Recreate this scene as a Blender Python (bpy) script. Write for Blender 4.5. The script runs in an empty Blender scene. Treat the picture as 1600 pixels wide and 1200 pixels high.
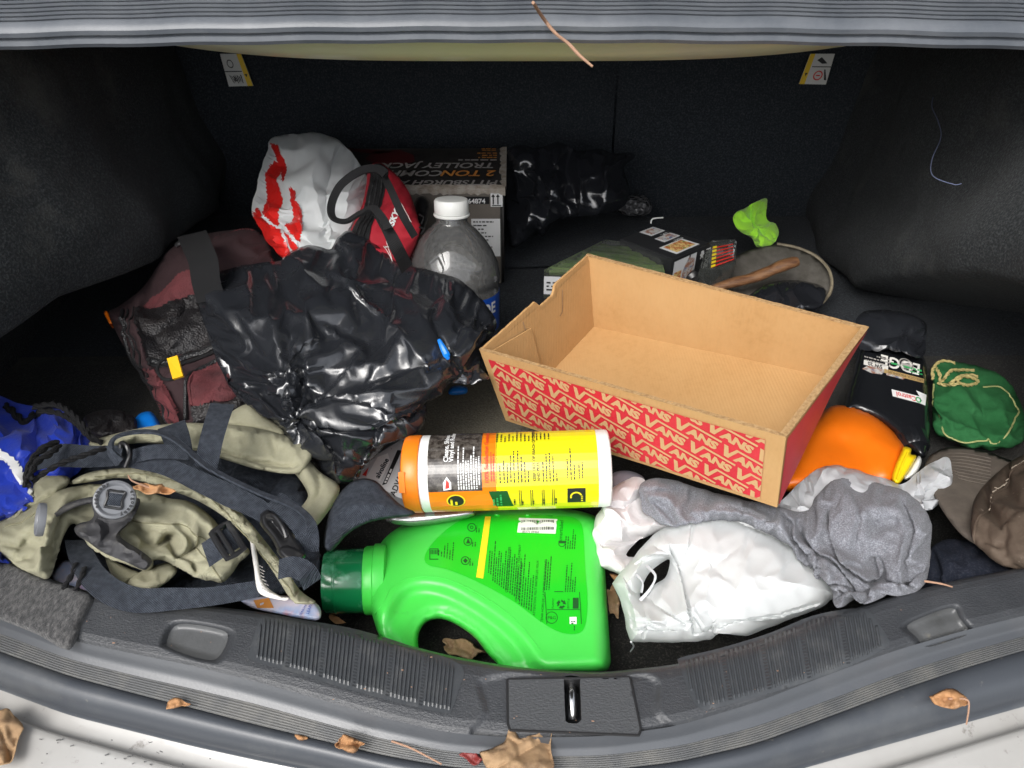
import bpy, bmesh, math, random
import numpy as np
from mathutils import Vector, Matrix, geometry

random.seed(7)
SC = bpy.context.scene
COL = SC.collection
R_ = math.radians

# ------------------------------------------------------------------ camera
CAMH, PITCH, FPX = 0.67, R_(40), 1186.0
cd = bpy.data.cameras.new('camera'); cam = bpy.data.objects.new('camera', cd); COL.objects.link(cam)
cam.location = (0, 0, CAMH); cam.rotation_euler = (math.pi/2 - PITCH, 0, 0)
cd.sensor_width = 36.0; cd.lens = 36.0*FPX/1600.0; cd.clip_start = 0.02; cd.clip_end = 500
cd.dof.use_dof = True; cd.dof.focus_distance = 0.80; cd.dof.aperture_fstop = 16
SC.camera = cam
# ------------------------------------------------------------------ world, sun, exposure
SUN_EL, SUN_AZ = R_(52), R_(212)       # azimuth clockwise from +y : light comes from behind the camera
W = bpy.data.worlds.new('World'); SC.world = W; W.use_nodes = True
nt = W.node_tree; nt.nodes.clear()
sky = nt.nodes.new('ShaderNodeTexSky'); sky.sky_type = 'NISHITA'; sky.sun_disc = False
sky.sun_elevation = SUN_EL; sky.sun_rotation = SUN_AZ; sky.dust_density = 4.0; sky.air_density = 1.2; sky.ozone_density = 1.0
hs = nt.nodes.new('ShaderNodeHueSaturation'); hs.inputs['Saturation'].default_value = 0.28
bg = nt.nodes.new('ShaderNodeBackground'); bg.inputs['Strength'].default_value = 0.15
wo = nt.nodes.new('ShaderNodeOutputWorld')
nt.links.new(sky.outputs[0], hs.inputs['Color']); nt.links.new(hs.outputs[0], bg.inputs['Color']); nt.links.new(bg.outputs[0], wo.inputs[0])
sl = bpy.data.lights.new('sun', 'SUN'); sl.energy = .9; sl.angle = R_(32); sl.color = (1.0, 0.98, 0.95)
so = bpy.data.objects.new('sun', sl); COL.objects.link(so)
sd = Vector((math.sin(SUN_AZ)*math.cos(SUN_EL), math.cos(SUN_AZ)*math.cos(SUN_EL), math.sin(SUN_EL)))
so.rotation_euler = (-sd).to_track_quat('-Z', 'Y').to_euler(); so.location = sd*5
SC.view_settings.view_transform = 'Standard'; SC.view_settings.look = 'None'
SC.view_settings.gamma = 1.0; SC.view_settings.use_curve_mapping = False
SC.view_settings.exposure = 0.93
SC.cycles.max_bounces = 8; SC.cycles.transparent_max_bounces = 24

# ------------------------------------------------------------------ geometry helpers
SP, CP = math.sin(PITCH), math.cos(PITCH)
CAMP = np.array([0, 0, CAMH])
def D(u, v):
    u = np.asarray(u, float); v = np.asarray(v, float)
    a = (u-800)/FPX; b = (600-v)/FPX
    return np.stack([a, CP+SP*b, -SP+CP*b], -1)
def Pz(u, v, z):
    d = D(u, v); t = (np.asarray(z, float)-CAMH)/d[..., 2]
    return CAMP + d*t[..., None]
def Py(u, v, y):
    d = D(u, v); t = np.asarray(y, float)/d[..., 1]
    return CAMP + d*t[..., None]
def planeV(v1, z1, v2, z2, tiltx=0.0):
    a = Pz(800, v1, z1); b = Pz(800, v2, z2)
    e = b-a; x = np.array([1.0, 0, tiltx])
    n = np.cross(x, e); n /= np.linalg.norm(n)
    if n[2] < 0: n = -n
    return a, n
def plane3(a, b, c):
    a, b, c = map(lambda q: np.asarray(q, float), (a, b, c))
    n = np.cross(b-a, c-a); n /= np.linalg.norm(n)
    if np.dot(n, CAMP-a) < 0: n = -n
    return a, n

def catmull(pts, closed=True, n=6):
    P = np.asarray(pts, float); N = len(P); out = []
    rng = range(N) if closed else range(N-1)
    for i in rng:
        if closed: p0, p1, p2, p3 = P[(i-1) % N], P[i], P[(i+1) % N], P[(i+2) % N]
        else: p0, p1, p2, p3 = P[max(i-1, 0)], P[i], P[i+1], P[min(i+2, N-1)]
        for k in range(n):
            t = k/n
            out.append(0.5*((2*p1)+(-p0+p2)*t+(2*p0-5*p1+4*p2-p3)*t*t+(-p0+3*p1-3*p2+p3)*t**3))
    if not closed: out.append(P[-1])
    return np.array(out)
def resample(P, sp, closed=True):
    P = np.asarray(P, float)
    Q = np.vstack([P, P[:1]]) if closed else P
    L = np.r_[0, np.cumsum(np.linalg.norm(np.diff(Q, axis=0), axis=1))]
    n = max(4 if closed else 2, int(round(L[-1]/sp)))
    s = np.linspace(0, L[-1], n+1)
    if closed: s = s[:-1]
    return np.stack([np.interp(s, L, Q[:, k]) for k in range(Q.shape[1])], 1)
def inside(poly, p):
    x, y = p[:, 0], p[:, 1]; c = np.zeros(len(p), bool); n = len(poly)
    for i in range(n):
        x1, y1 = poly[i]; x2, y2 = poly[(i+1) % n]
        if y1 == y2: continue
        m = ((y1 > y) != (y2 > y)) & (x < (x2-x1)*(y-y1)/(y2-y1)+x1)
        c ^= m
    return c
def segdist(poly, p, closed=True):
    n = len(poly); d = np.full(len(p), 1e9)
    for i in range(n if closed else n-1):
        a = poly[i]; b = poly[(i+1) % n]; e = b-a; L = e@e+1e-12
        t = np.clip(((p-a)@e)/L, 0, 1)
        q = a+t[:, None]*e
        d = np.minimum(d, np.hypot(p[:, 0]-q[:, 0], p[:, 1]-q[:, 1]))
    return d
def segside(P, p):
    n = len(P); best = np.full(len(p), 1e9); side = np.ones(len(p)); tt = np.zeros(len(p))
    for i in range(n-1):
        a = P[i]; e = P[i+1]-a; L = e@e+1e-12
        t = np.clip(((p-a)@e)/L, 0, 1); q = a+t[:, None]*e; d = np.hypot(p[:, 0]-q[:, 0], p[:, 1]-q[:, 1]); m = d < best
        best = np.where(m, d, best); sg = np.sign(e[0]*(p[:, 1]-a[1])-e[1]*(p[:, 0]-a[0])); side = np.where(m, sg, side); tt = np.where(m, (i+t)/(n-1), tt)
    return best, side, tt
def ridged(x, y, seed=0):
    wx = fbm(x*.7, y*.7, seed+5, 2)*1.1; wy = fbm(x*.7+9, y*.7, seed+8, 2)*1.1
    a = 1-np.abs(vnoise(x+wx, y+wy, seed))*3.2; b = 1-np.abs(vnoise((x+wx)*2.1+4, (y+wy)*2.1, seed+2))*3.2
    return np.clip(a, -.5, 1)+.4*np.clip(b, -.5, 1)-.5
def sdf(poly, p):
    d = segdist(poly, p); return np.where(inside(poly, p), d, -d)
def _hash(ix, iy, seed):
    h = (ix*374761393 + iy*668265263 + seed*974711) & 0x7fffffff
    h = ((h ^ (h >> 13))*1274126177) & 0x7fffffff
    return ((h ^ (h >> 16)) & 0xffff)/65535.0
def vnoise(x, y, seed=0):
    x = np.asarray(x, float); y = np.asarray(y, float)
    ix = np.floor(x).astype(np.int64); iy = np.floor(y).astype(np.int64)
    fx = x-ix; fy = y-iy; fx = fx*fx*(3-2*fx); fy = fy*fy*(3-2*fy)
    a = _hash(ix, iy, seed); b = _hash(ix+1, iy, seed); c = _hash(ix, iy+1, seed); d = _hash(ix+1, iy+1, seed)
    return (a*(1-fx)+b*fx)*(1-fy)+(c*(1-fx)+d*fx)*fy-0.5
def fbm(x, y, seed=0, o=3):
    s = 0; a = 1
    for k in range(o): s = s+a*vnoise(x*2**k, y*2**k, seed+k*17); a *= .5
    return s
def tri2d(pts, edges=()):
    r = geometry.delaunay_2d_cdt([Vector((float(a), float(b))) for a, b in pts], list(edges), [], 0, 1e-5)
    return np.array([(p.x, p.y) for p in r[0]]), np.array([f for f in r[2] if len(f) == 3], int)
def tin(p, sp, seed, ang=0.0, stretch=1.0):
    """faceted height: random heights on a random triangulation, linearly interpolated (crumpled film)"""
    c, s = math.cos(ang), math.sin(ang)
    q = np.stack([(p[:, 0]*c+p[:, 1]*s)/stretch, -p[:, 0]*s+p[:, 1]*c], 1)
    rng = np.random.RandomState(seed)
    lo = q.min(0)-sp*1.6; hi = q.max(0)+sp*1.6
    gx = np.arange(lo[0], hi[0]+sp, sp); gy = np.arange(lo[1], hi[1]+sp, sp)
    G = np.array([(a, b) for a in gx for b in gy]) + rng.uniform(-.48, .48, (len(gx)*len(gy), 2))*sp
    V, F = tri2d(G)
    h = rng.uniform(-.5, .5, len(V))
    out = np.zeros(len(q))
    A = V[F[:, 0]]; B = V[F[:, 1]]; Cc = V[F[:, 2]]
    cell = sp*3; key = np.floor((q-lo)/cell).astype(int)
    tmin = np.minimum(np.minimum(A, B), Cc); tmax = np.maximum(np.maximum(A, B), Cc)
    for k in set(map(tuple, key)):
        m = np.where((key[:, 0] == k[0]) & (key[:, 1] == k[1]))[0]
        c0 = lo+np.array(k)*cell; c1 = c0+cell
        ti = np.where((tmax[:, 0] >= c0[0]) & (tmin[:, 0] <= c1[0]) & (tmax[:, 1] >= c0[1]) & (tmin[:, 1] <= c1[1]))[0]
        for i in ti:
            a, b, c_ = A[i], B[i], Cc[i]
            det = (b[0]-a[0])*(c_[1]-a[1])-(c_[0]-a[0])*(b[1]-a[1])
            if abs(det) < 1e-9: continue
            x = q[m, 0]-a[0]; y = q[m, 1]-a[1]
            l1 = (x*(c_[1]-a[1])-y*(c_[0]-a[0]))/det; l2 = (y*(b[0]-a[0])-x*(b[1]-a[1]))/det
            ok = (l1 >= -1e-6) & (l2 >= -1e-6) & (l1+l2 <= 1+1e-6)
            out[m[ok]] = (h[F[i, 0]]*(1-l1-l2)+h[F[i, 1]]*l1+h[F[i, 2]]*l2)[ok]
    return out

# ------------------------------------------------------------------ object helpers
def mkmesh(name, V, F, mat, smooth=True):
    me = bpy.data.meshes.new(name)
    me.from_pydata([tuple(map(float, v)) for v in V], [], [tuple(int(i) for i in f) for f in F])
    if mat: me.materials.append(mat)
    if smooth:
        me.polygons.foreach_set('use_smooth', [True]*len(me.polygons))
    me.update()
    return me
def link(name, V, F, mat, parent=None, smooth=True, recalc=True, sharp=None):
    V = np.asarray(V, float)
    org = wloc(parent) if parent is not None else V.mean(0)
    me = mkmesh(name, V-org, F, mat, smooth)
    if recalc:
        bm = bmesh.new(); bm.from_mesh(me); bmesh.ops.recalc_face_normals(bm, faces=bm.faces); bm.to_mesh(me); bm.free()
    if sharp: me.set_sharp_from_angle(angle=R_(sharp))
    o = bpy.data.objects.new(name, me); COL.objects.link(o)
    if parent is not None: o.parent = parent
    else: o.location = org
    return o
WL = {}
def wloc(o):
    p = np.zeros(3)
    while o is not None:
        p = p+np.array(o.location); o = o.parent
    return p
def thing(name, loc, label, cat, group=None):
    o = bpy.data.objects.new(name, None); o.empty_display_size = .03; COL.objects.link(o)
    o.location = tuple(map(float, loc)); o['label'] = label; o['category'] = cat
    if group: o['group'] = group
    return o
def tag(o, label, cat, group=None):
    o['label'] = label; o['category'] = cat
    if group: o['group'] = group
    return o

class MB:
    def __init__(s): s.V = []; s.F = []
    def add(s, V, F):
        n = len(s.V); s.V += [tuple(v) for v in V]; s.F += [tuple(i+n for i in f) for f in F]; return s
    def hexa(s, c):  # 8 corners: 4 bottom loop, 4 top loop
        return s.add(c, [(0, 3, 2, 1), (4, 5, 6, 7), (0, 1, 5, 4), (1, 2, 6, 5), (2, 3, 7, 6), (3, 0, 4, 7)])
    def box(s, c, sz, M=None):
        c = np.array(c, float); h = np.array(sz, float)/2
        q = np.array([(-1, -1, -1), (1, -1, -1), (1, 1, -1), (-1, 1, -1), (-1, -1, 1), (1, -1, 1), (1, 1, 1), (-1, 1, 1)])*h
        if M is not None: q = q@np.array(M).T
        return s.hexa(q+c)
    def tube(s, path, r, n=8, cap=True, flat=1.0, up=(0, 0, 1)):
        P = np.asarray(path, float); m = len(P); r = np.broadcast_to(np.asarray(r, float), (m,))
        T = np.gradient(P, axis=0); T /= np.linalg.norm(T, axis=1)[:, None]+1e-12
        up = np.array(up, float); V = []
        for i in range(m):
            a = np.cross(up, T[i]); 
            if np.linalg.norm(a) < 1e-4: a = np.cross((1, 0, 0), T[i])
            a /= np.linalg.norm(a); b = np.cross(T[i], a)
            for k in range(n):
                w = 2*math.pi*k/n
                V.append(P[i]+r[i]*(a*math.cos(w)+b*math.sin(w)*flat))
        F = [(i*n+k, i*n+(k+1) % n, (i+1)*n+(k+1) % n, (i+1)*n+k) for i in range(m-1) for k in range(n)]
        if cap: F += [tuple(range(n-1, -1, -1)), tuple(range((m-1)*n, m*n))]
        return s.add(V, F)
    def ribbon(s, path, w, th, side):
        """flat strap: path points, width direction side (per point or single)"""
        P = np.asarray(path, float); m = len(P); S = np.broadcast_to(np.asarray(side, float), (m, 3)).copy()
        T = np.gradient(P, axis=0); T /= np.linalg.norm(T, axis=1)[:, None]+1e-12
        S -= (S*T).sum(1)[:, None]*T; S /= np.linalg.norm(S, axis=1)[:, None]+1e-12
        N = np.cross(T, S); w = np.broadcast_to(np.asarray(w, float), (m,)); V = []
        for i in range(m):
            for a, b in ((-.5, -.5), (-.46, .5), (0, .56), (.46, .5), (.5, -.5), (0, -.44)):
                V.append(P[i]+S[i]*a*w[i]+N[i]*b*th)
        n = 6
        F = [(i*n+k, i*n+(k+1) % n, (i+1)*n+(k+1) % n, (i+1)*n+k) for i in range(m-1) for k in range(n)]
        F += [tuple(range(n-1, -1, -1)), tuple(range((m-1)*n, m*n))]
        return s.add(V, F)
    def lathe(s, prof, org, axis, n=40, capend=True):
        A = np.array(axis, float); A /= np.linalg.norm(A)
        x = np.cross(A, (0, 1, 0.1)); x /= np.linalg.norm(x); y = np.cross(A, x)
        V = [np.array(org)+A*h+r*(x*math.cos(2*math.pi*k/n)+y*math.sin(2*math.pi*k/n)) for r, h in prof for k in range(n)]
        m = len(prof)
        F = [(i*n+k, i*n+(k+1) % n, (i+1)*n+(k+1) % n, (i+1)*n+k) for i in range(m-1) for k in range(n)]
        if capend: F += [tuple(range(n-1, -1, -1)), tuple(range((m-1)*n, m*n))]
        return s.add(V, F)
    def build(s, name, mat, parent=None, smooth=True, sharp=40):
        return link(name, s.V, s.F, mat, parent, smooth, True, sharp)

def rumple(X, F, pin, growth=.15, frames=14, bend=.3, goal=0.0, gravity=.3, seed=1, tens=15, spots=0):
    """real wrinkles: the sheet is given more cloth than its shape needs and is left to buckle"""
    c = X.mean(0); me = bpy.data.meshes.new('sim'); me.from_pydata([tuple(v) for v in (X-c)*10], [], [tuple(int(i) for i in f) for f in F]); me.update()
    o = bpy.data.objects.new('sim', me); COL.objects.link(o)
    rg = np.random.RandomState(seed); w = np.where(pin, 1.0, goal)
    if spots: w[rg.choice(len(X), spots, replace=False)] = .9
    g = o.vertex_groups.new(name='pin')
    for val in np.unique(w):
        if val > 0: g.add([int(i) for i in np.where(w == val)[0]], float(val), 'REPLACE')
    md = o.modifiers.new('cloth', 'CLOTH'); st = md.settings; st.quality = 6; st.mass = .15; st.vertex_group_mass = 'pin'; st.pin_stiffness = 1.0
    st.tension_stiffness = tens; st.compression_stiffness = tens; st.shear_stiffness = tens*.5; st.bending_stiffness = bend; st.shrink_min = -growth; st.air_damping = 2.0
    st.effector_weights.gravity = gravity; md.collision_settings.use_collision = False; md.point_cache.frame_start = 1; md.point_cache.frame_end = frames+2
    for f in range(1, frames+1): SC.frame_set(f)
    dg = bpy.context.evaluated_depsgraph_get(); ev = o.evaluated_get(dg); co = np.empty(len(X)*3); ev.data.vertices.foreach_get('co', co)
    bpy.data.objects.remove(o); SC.frame_set(1)
    Y = co.reshape(-1, 3)/10+c
    return Y if np.isfinite(Y).all() and np.abs(Y-X).max() < .12 else X

def crisp(X, F, pin, sig=.35, it=12, vit=14):
    """turns soft wrinkles into flat facets with sharp creases (edge-keeping smoothing of the face normals)"""
    X = X.copy(); F = np.asarray(F)
    E = {}
    for fi, f in enumerate(F):
        for a, b in ((f[0], f[1]), (f[1], f[2]), (f[2], f[0])): E.setdefault((min(a, b), max(a, b)), []).append(fi)
    prs = np.array([v for v in E.values() if len(v) == 2]); I = np.r_[prs[:, 0], prs[:, 1]]; J = np.r_[prs[:, 1], prs[:, 0]]
    def fn():
        n = np.cross(X[F[:, 1]]-X[F[:, 0]], X[F[:, 2]]-X[F[:, 0]]); A = np.linalg.norm(n, axis=1)+1e-12; return n/A[:, None], A
    n, A = fn()
    for _ in range(it):
        w = A[J]*np.exp(-((n[I]-n[J])**2).sum(1)/(2*sig*sig)); m = n*A[:, None]*.5
        for k in range(3): m[:, k] += np.bincount(I, w*n[J][:, k], len(n))
        n = m/(np.linalg.norm(m, axis=1)[:, None]+1e-12)
    cnt = np.bincount(F.ravel(), minlength=len(X)).astype(float)
    for _ in range(vit):
        c = X[F].mean(1); d = np.zeros_like(X)
        for k in range(3):
            v = F[:, k]; pr = ((c-X[v])*n).sum(1)
            for a in range(3): d[:, a] += np.bincount(v, pr*n[:, a], len(X))
        d /= cnt[:, None]+1e-9; d[pin] = 0; X += d
    return X

class Surf:
    """A shape with its own real depth: outline, resting plane, a swelling towards and away from the top, folds, crumples."""
    def __init__(s, outline, plane, H=.02, R=30, Hb=None, folds=(), tins=(), noise=(), p=2.0, smooth=5, hole=None, fade=10, extra=None, soft=False, jag=0.0, ridges=()):
        s.ridges = ridges; s.groove = 1.0
        s.raw = np.asarray(outline, float)
        s.poly = catmull(s.raw, True, smooth) if smooth > 1 else resample(s.raw, 6) if smooth == 1 else s.raw
        s.soft = soft
        if jag:
            Pq = resample(s.poly, 5); T = np.roll(Pq, -1, 0)-np.roll(Pq, 1, 0); T /= np.linalg.norm(T, axis=1)[:, None]+1e-9
            k = np.arange(len(Pq))*5.0; per = k[-1]+5
            w = np.cos(2*math.pi*k/per)*per/(2*math.pi), np.sin(2*math.pi*k/per)*per/(2*math.pi)
            h = vnoise(w[0]/16, w[1]/16, len(Pq))*1.3+vnoise(w[0]/7, w[1]/7, len(Pq)+3)*.7
            s.poly = Pq+np.stack([-T[:, 1], T[:, 0]], 1)*(h*jag*2)[:, None]
        s.hole = catmull(hole, True, 4) if hole is not None else None
        s.p0, s.n = plane; s.H, s.R, s.p = H, R, p; s.Hb = H if Hb is None else Hb
        s.folds, s.tins, s.noise, s.fade, s.extra = folds, tins, noise, fade, extra
    def dist(s, q):
        d = segdist(s.poly, q)
        if s.hole is not None: d = np.minimum(d, segdist(s.hole, q))
        return d
    def prof(s, q):
        x = np.clip(s.dist(q)/s.R, 0, 1); return (1-(1-x)**s.p)**(1/s.p)
    def disp(s, q):
        f = np.clip(s.dist(q)/s.fade, 0, 1); h = np.zeros(len(q))
        for pts, amp, w, *w2 in s.folds:
            P = catmull(pts, False, 5) if len(pts) > 2 else np.asarray(pts, float)
            if s.soft: h += amp*np.exp(-(segdist(P, q, False)/w)**2); continue
            d, side, tt = segside(P, q)
            ww = np.where(side > 0, w, w2[0] if w2 else w)*.85
            end = np.clip(np.minimum(tt, 1-tt)/.18, 0, 1)**.7 if w2 else 1.0
            h += amp*end*np.exp(-(np.sqrt(d*d+1.0)-1.0)/ww)
            if w2:
                steep = (side > 0) if w < w2[0] else (side <= 0)
                h -= np.where(steep, s.groove, 0.0)*abs(amp)*1.1*end*np.exp(-((d-4.5)/3.0)**2)
        for sp, amp, seed, *r in s.tins:
            h += amp*tin(q, sp, seed, *(r or ()))
        for sc, amp, seed in s.noise: h += amp*fbm(q[:, 0]/sc, q[:, 1]/sc, seed)
        for sc, amp, seed, ang, st in s.ridges:
            c_, s_ = math.cos(ang), math.sin(ang)
            h += amp*ridged((q[:, 0]*c_+q[:, 1]*s_)/sc/st, (-q[:, 0]*s_+q[:, 1]*c_)/sc, seed)
        if s.extra is not None: h += s.extra(q)
        return h*f
    def t0(s, q):
        d = D(q[:, 0], q[:, 1]); return ((s.p0-CAMP)@s.n)/(d@s.n)
    def point(s, q, off=0.0):
        q = np.atleast_2d(np.asarray(q, float)); d = D(q[:, 0], q[:, 1])
        t = s.t0(q)-s.H*s.prof(q)-s.disp(q)-off
        X = CAMP+d*t[:, None]
        if getattr(s, 'sim', None) is not None:
            sq, sF, dX = s.sim; A, B, C_ = sq[sF[:, 0]], sq[sF[:, 1]], sq[sF[:, 2]]
            det = (B[:, 0]-A[:, 0])*(C_[:, 1]-A[:, 1])-(C_[:, 0]-A[:, 0])*(B[:, 1]-A[:, 1]); det = np.where(np.abs(det) < 1e-9, 1e-9, det)
            for i in range(len(q)):
                x = q[i, 0]-A[:, 0]; y = q[i, 1]-A[:, 1]
                l1 = (x*(C_[:, 1]-A[:, 1])-y*(C_[:, 0]-A[:, 0]))/det; l2 = (y*(B[:, 0]-A[:, 0])-x*(B[:, 1]-A[:, 1]))/det
                k = int(np.argmin(np.maximum(np.maximum(-l1, -l2), l1+l2-1))); a, b = float(np.clip(l1[k], 0, 1)), float(np.clip(l2[k], 0, 1))
                X[i] += dX[sF[k, 0]]*(1-a-b)+dX[sF[k, 1]]*a+dX[sF[k, 2]]*b
        return X

    def grid(s, poly, sp, hole=None, seed=1):
        B = resample(poly, sp); E = [(i, (i+1) % len(B)) for i in range(len(B))]; pts = [B]; n = len(B)
        if hole is not None:
            Hh = resample(hole, sp); E += [(n+i, n+(i+1) % len(Hh)) for i in range(len(Hh))]; pts.append(Hh); n += len(Hh)
        lo, hi = B.min(0), B.max(0); dy = sp*.866
        ys = np.arange(lo[1], hi[1], dy)
        G = np.array([(x+(.5*sp if k % 2 else 0), y) for k, y in enumerate(ys) for x in np.arange(lo[0], hi[0], sp)])
        if len(G):
            G += np.random.RandomState(seed).uniform(-.12, .12, G.shape)*sp
            ok = sdf(poly, G) > .55*sp
            if hole is not None: ok &= sdf(hole, G) < -.55*sp
            pts.append(G[ok])
        V, F = tri2d(np.vstack(pts), E)
        c = V[F].mean(1); ok = inside(poly, c)
        if hole is not None: ok &= ~inside(hole, c)
        return V, F[ok]
    def build(s, name, mat, parent=None, sp=7, back=True, sharp=None, sheet=None, sim=None, facet=None):
        q, F = s.grid(s.poly, sp, s.hole)
        X = s.point(q)
        X0 = X
        if sim: X = rumple(X, F, s.dist(q) < .01, **sim)
        if facet: X = crisp(X, F, s.dist(q) < .01, **facet); sharp = sharp or 30
        if sim: s.sim = (q, F, X-X0)
        s.front = (q, F, X)
        if sheet:
            o = link(name, X, F, mat, parent, True, True, sharp); md = o.modifiers.new('thickness', 'SOLIDIFY'); md.thickness = sheet; return o
        if not back: return link(name, X, F, mat, parent, True, True, sharp)
        bd = s.dist(q) < 1e-3*10
        d = D(q[:, 0], q[:, 1]); pr = s.prof(q)
        tb = s.t0(q)+s.Hb*pr+0.0006
        XB = CAMP+d*tb[:, None]
        N = len(q); idx = np.where(bd, np.arange(N), np.arange(N)+N)
        V = np.vstack([X, XB]); FB = idx[F][:, ::-1]
        FF = np.vstack([F, FB])
        used = np.unique(FF); mp = -np.ones(2*N, int); mp[used] = np.arange(len(used))
        return link(name, V[used], mp[FF], mat, parent, True, True, sharp)
    def patch(s, name, poly, mat, parent=None, off=.0007, sp=6, smooth=4, th=0.0):
        poly = catmull(poly, True, smooth) if smooth > 1 else np.asarray(poly, float)
        q, F = s.grid(poly, sp)
        X = s.point(q, off)
        return link(name, X, F, mat, parent, True, False)
    def cut(s, name, poly, mat, parent=None, off=.0006, smooth=4):
        """a printed or sewn-on area that follows every wrinkle of the sheet"""
        q, F, X = s.front; poly = catmull(poly, True, smooth); ok = inside(poly, q[F].mean(1)); f = F[ok]
        n = np.cross(X[F[:, 1]]-X[F[:, 0]], X[F[:, 2]]-X[F[:, 0]]); N = np.zeros_like(X)
        for k in range(3):
            for a in range(3): N[:, a] += np.bincount(F[:, k], n[:, a], len(X))
        N /= np.linalg.norm(N, axis=1)[:, None]+1e-12; N *= np.sign(((CAMP-X)*N).sum(1))[:, None]
        used = np.unique(f); mp = -np.ones(len(X), int); mp[used] = np.arange(len(used))
        # draw the rim vertices onto the outline so that the edge is clean
        return link(name, (X+N*off)[used], mp[f], mat, parent, True, False, 30)
    def lines(s, name, paths, r, mat, parent=None, off=.0008, n=6, closed=False, flat=1.0):
        mb = MB()
        for p in paths:
            q = resample(catmull(p, closed, 5), 4, closed)
            if closed: q = np.vstack([q, q[:1]])
            mb.tube(s.point(q, off), r, n, flat=flat)
        return mb.build(name, mat, parent)

def strap(name, pts, wpx, mat, parent, th=.0016, twist=0, n=10, mb=None):
    """webbing: pts are (u, v, z); lies face up towards the opening, may twist along its length"""
    Q = catmull(np.array(pts, float), False, n); P = Pz(Q[:, 0], Q[:, 1], Q[:, 2])
    d = np.linalg.norm(P-CAMP, axis=1); w = np.interp(np.linspace(0, 1, len(Q)), np.linspace(0, 1, np.size(wpx)), np.atleast_1d(wpx))*d/FPX
    T = np.gradient(P, axis=0); T /= np.linalg.norm(T, axis=1)[:, None]
    vw = CAMP-P; vw = vw/np.linalg.norm(vw, axis=1)[:, None]*.6+np.array([0, 0, .6])
    S = np.cross(T, vw); S /= np.linalg.norm(S, axis=1)[:, None]
    if np.any(twist):
        a = np.interp(np.linspace(0, 1, len(Q)), np.linspace(0, 1, np.size(twist)), np.radians(np.atleast_1d(twist)))[:, None]
        N = np.cross(S, T); S = S*np.cos(a)+N*np.sin(a)
    m = mb or MB(); m.ribbon(P, w, th, S)
    return m if mb else m.build(name, mat, parent)
def cord(name, pts, rpx, mat, parent=None, braid=False, flat=1.0, n=8, dens=8):
    Q = catmull(np.array(pts, float), False, dens); P = Pz(Q[:, 0], Q[:, 1], Q[:, 2]); d = np.linalg.norm(P-CAMP, axis=1)
    r = np.interp(np.linspace(0, 1, len(Q)), np.linspace(0, 1, np.size(rpx)), np.atleast_1d(rpx))*d/FPX
    mb = MB()
    if not braid: mb.tube(P, r, n, flat=flat)
    else:
        rm = float(r.mean()); L = np.r_[0, np.cumsum(np.linalg.norm(np.diff(P, axis=0), axis=1))]
        m = max(20, int(L[-1]/(rm*.7))); s_ = np.linspace(0, L[-1], m); PP = np.stack([np.interp(s_, L, P[:, k]) for k in range(3)], 1)
        T = np.gradient(PP, axis=0); T /= np.linalg.norm(T, axis=1)[:, None]; A = np.cross(T, (0, 0, 1.0)); A /= np.linalg.norm(A, axis=1)[:, None]+1e-9; B = np.cross(T, A)
        for ph in (0, math.pi):
            a = (s_/(rm*3.2)*2*math.pi/2+ph)[:, None]
            mb.tube(PP+(A*np.cos(a)+B*np.sin(a))*rm*.48, rm*.62, 6)
    return mb.build(name, mat, parent)
# text -> flat polygons
def text2d(txt, size=1.0, bold=0.0, shear=0.0, spacing=1.0, align='LEFT', res=3):
    c = bpy.data.curves.new('t', 'FONT'); c.body = txt; c.size = size; c.offset = bold; c.shear = shear
    c.space_character = spacing; c.align_x = align; c.resolution_u = res
    o = bpy.data.objects.new('t', c); COL.objects.link(o)
    dg = bpy.context.evaluated_depsgraph_get(); dg.update()
    me = o.evaluated_get(dg).to_mesh()
    V = np.array([(v.co.x, v.co.y) for v in me.vertices]) if len(me.vertices) else np.zeros((0, 2))
    F = [tuple(p.vertices) for p in me.polygons]
    o.evaluated_get(dg).to_mesh_clear()
    bpy.data.objects.remove(o); bpy.data.curves.remove(c)
    return V, F
def refine2d(V, F, maxlen):
    bm = bmesh.new(); vs = [bm.verts.new((x, y, 0)) for x, y in V]
    for f in F:
        try: bm.faces.new([vs[i] for i in f])
        except ValueError: pass
    bmesh.ops.triangulate(bm, faces=bm.faces)
    for _ in range(5):
        ed = [e for e in bm.edges if e.calc_length() > maxlen]
        if not ed: break
        bmesh.ops.subdivide_edges(bm, edges=ed, cuts=1); bmesh.ops.triangulate(bm, faces=[f for f in bm.faces if len(f.verts) > 3])
    bm.verts.ensure_lookup_table(); V = np.array([(v.co.x, v.co.y) for v in bm.verts]); F = [tuple(v.index for v in f.verts) for f in bm.faces]
    bm.free(); return V, F
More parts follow.
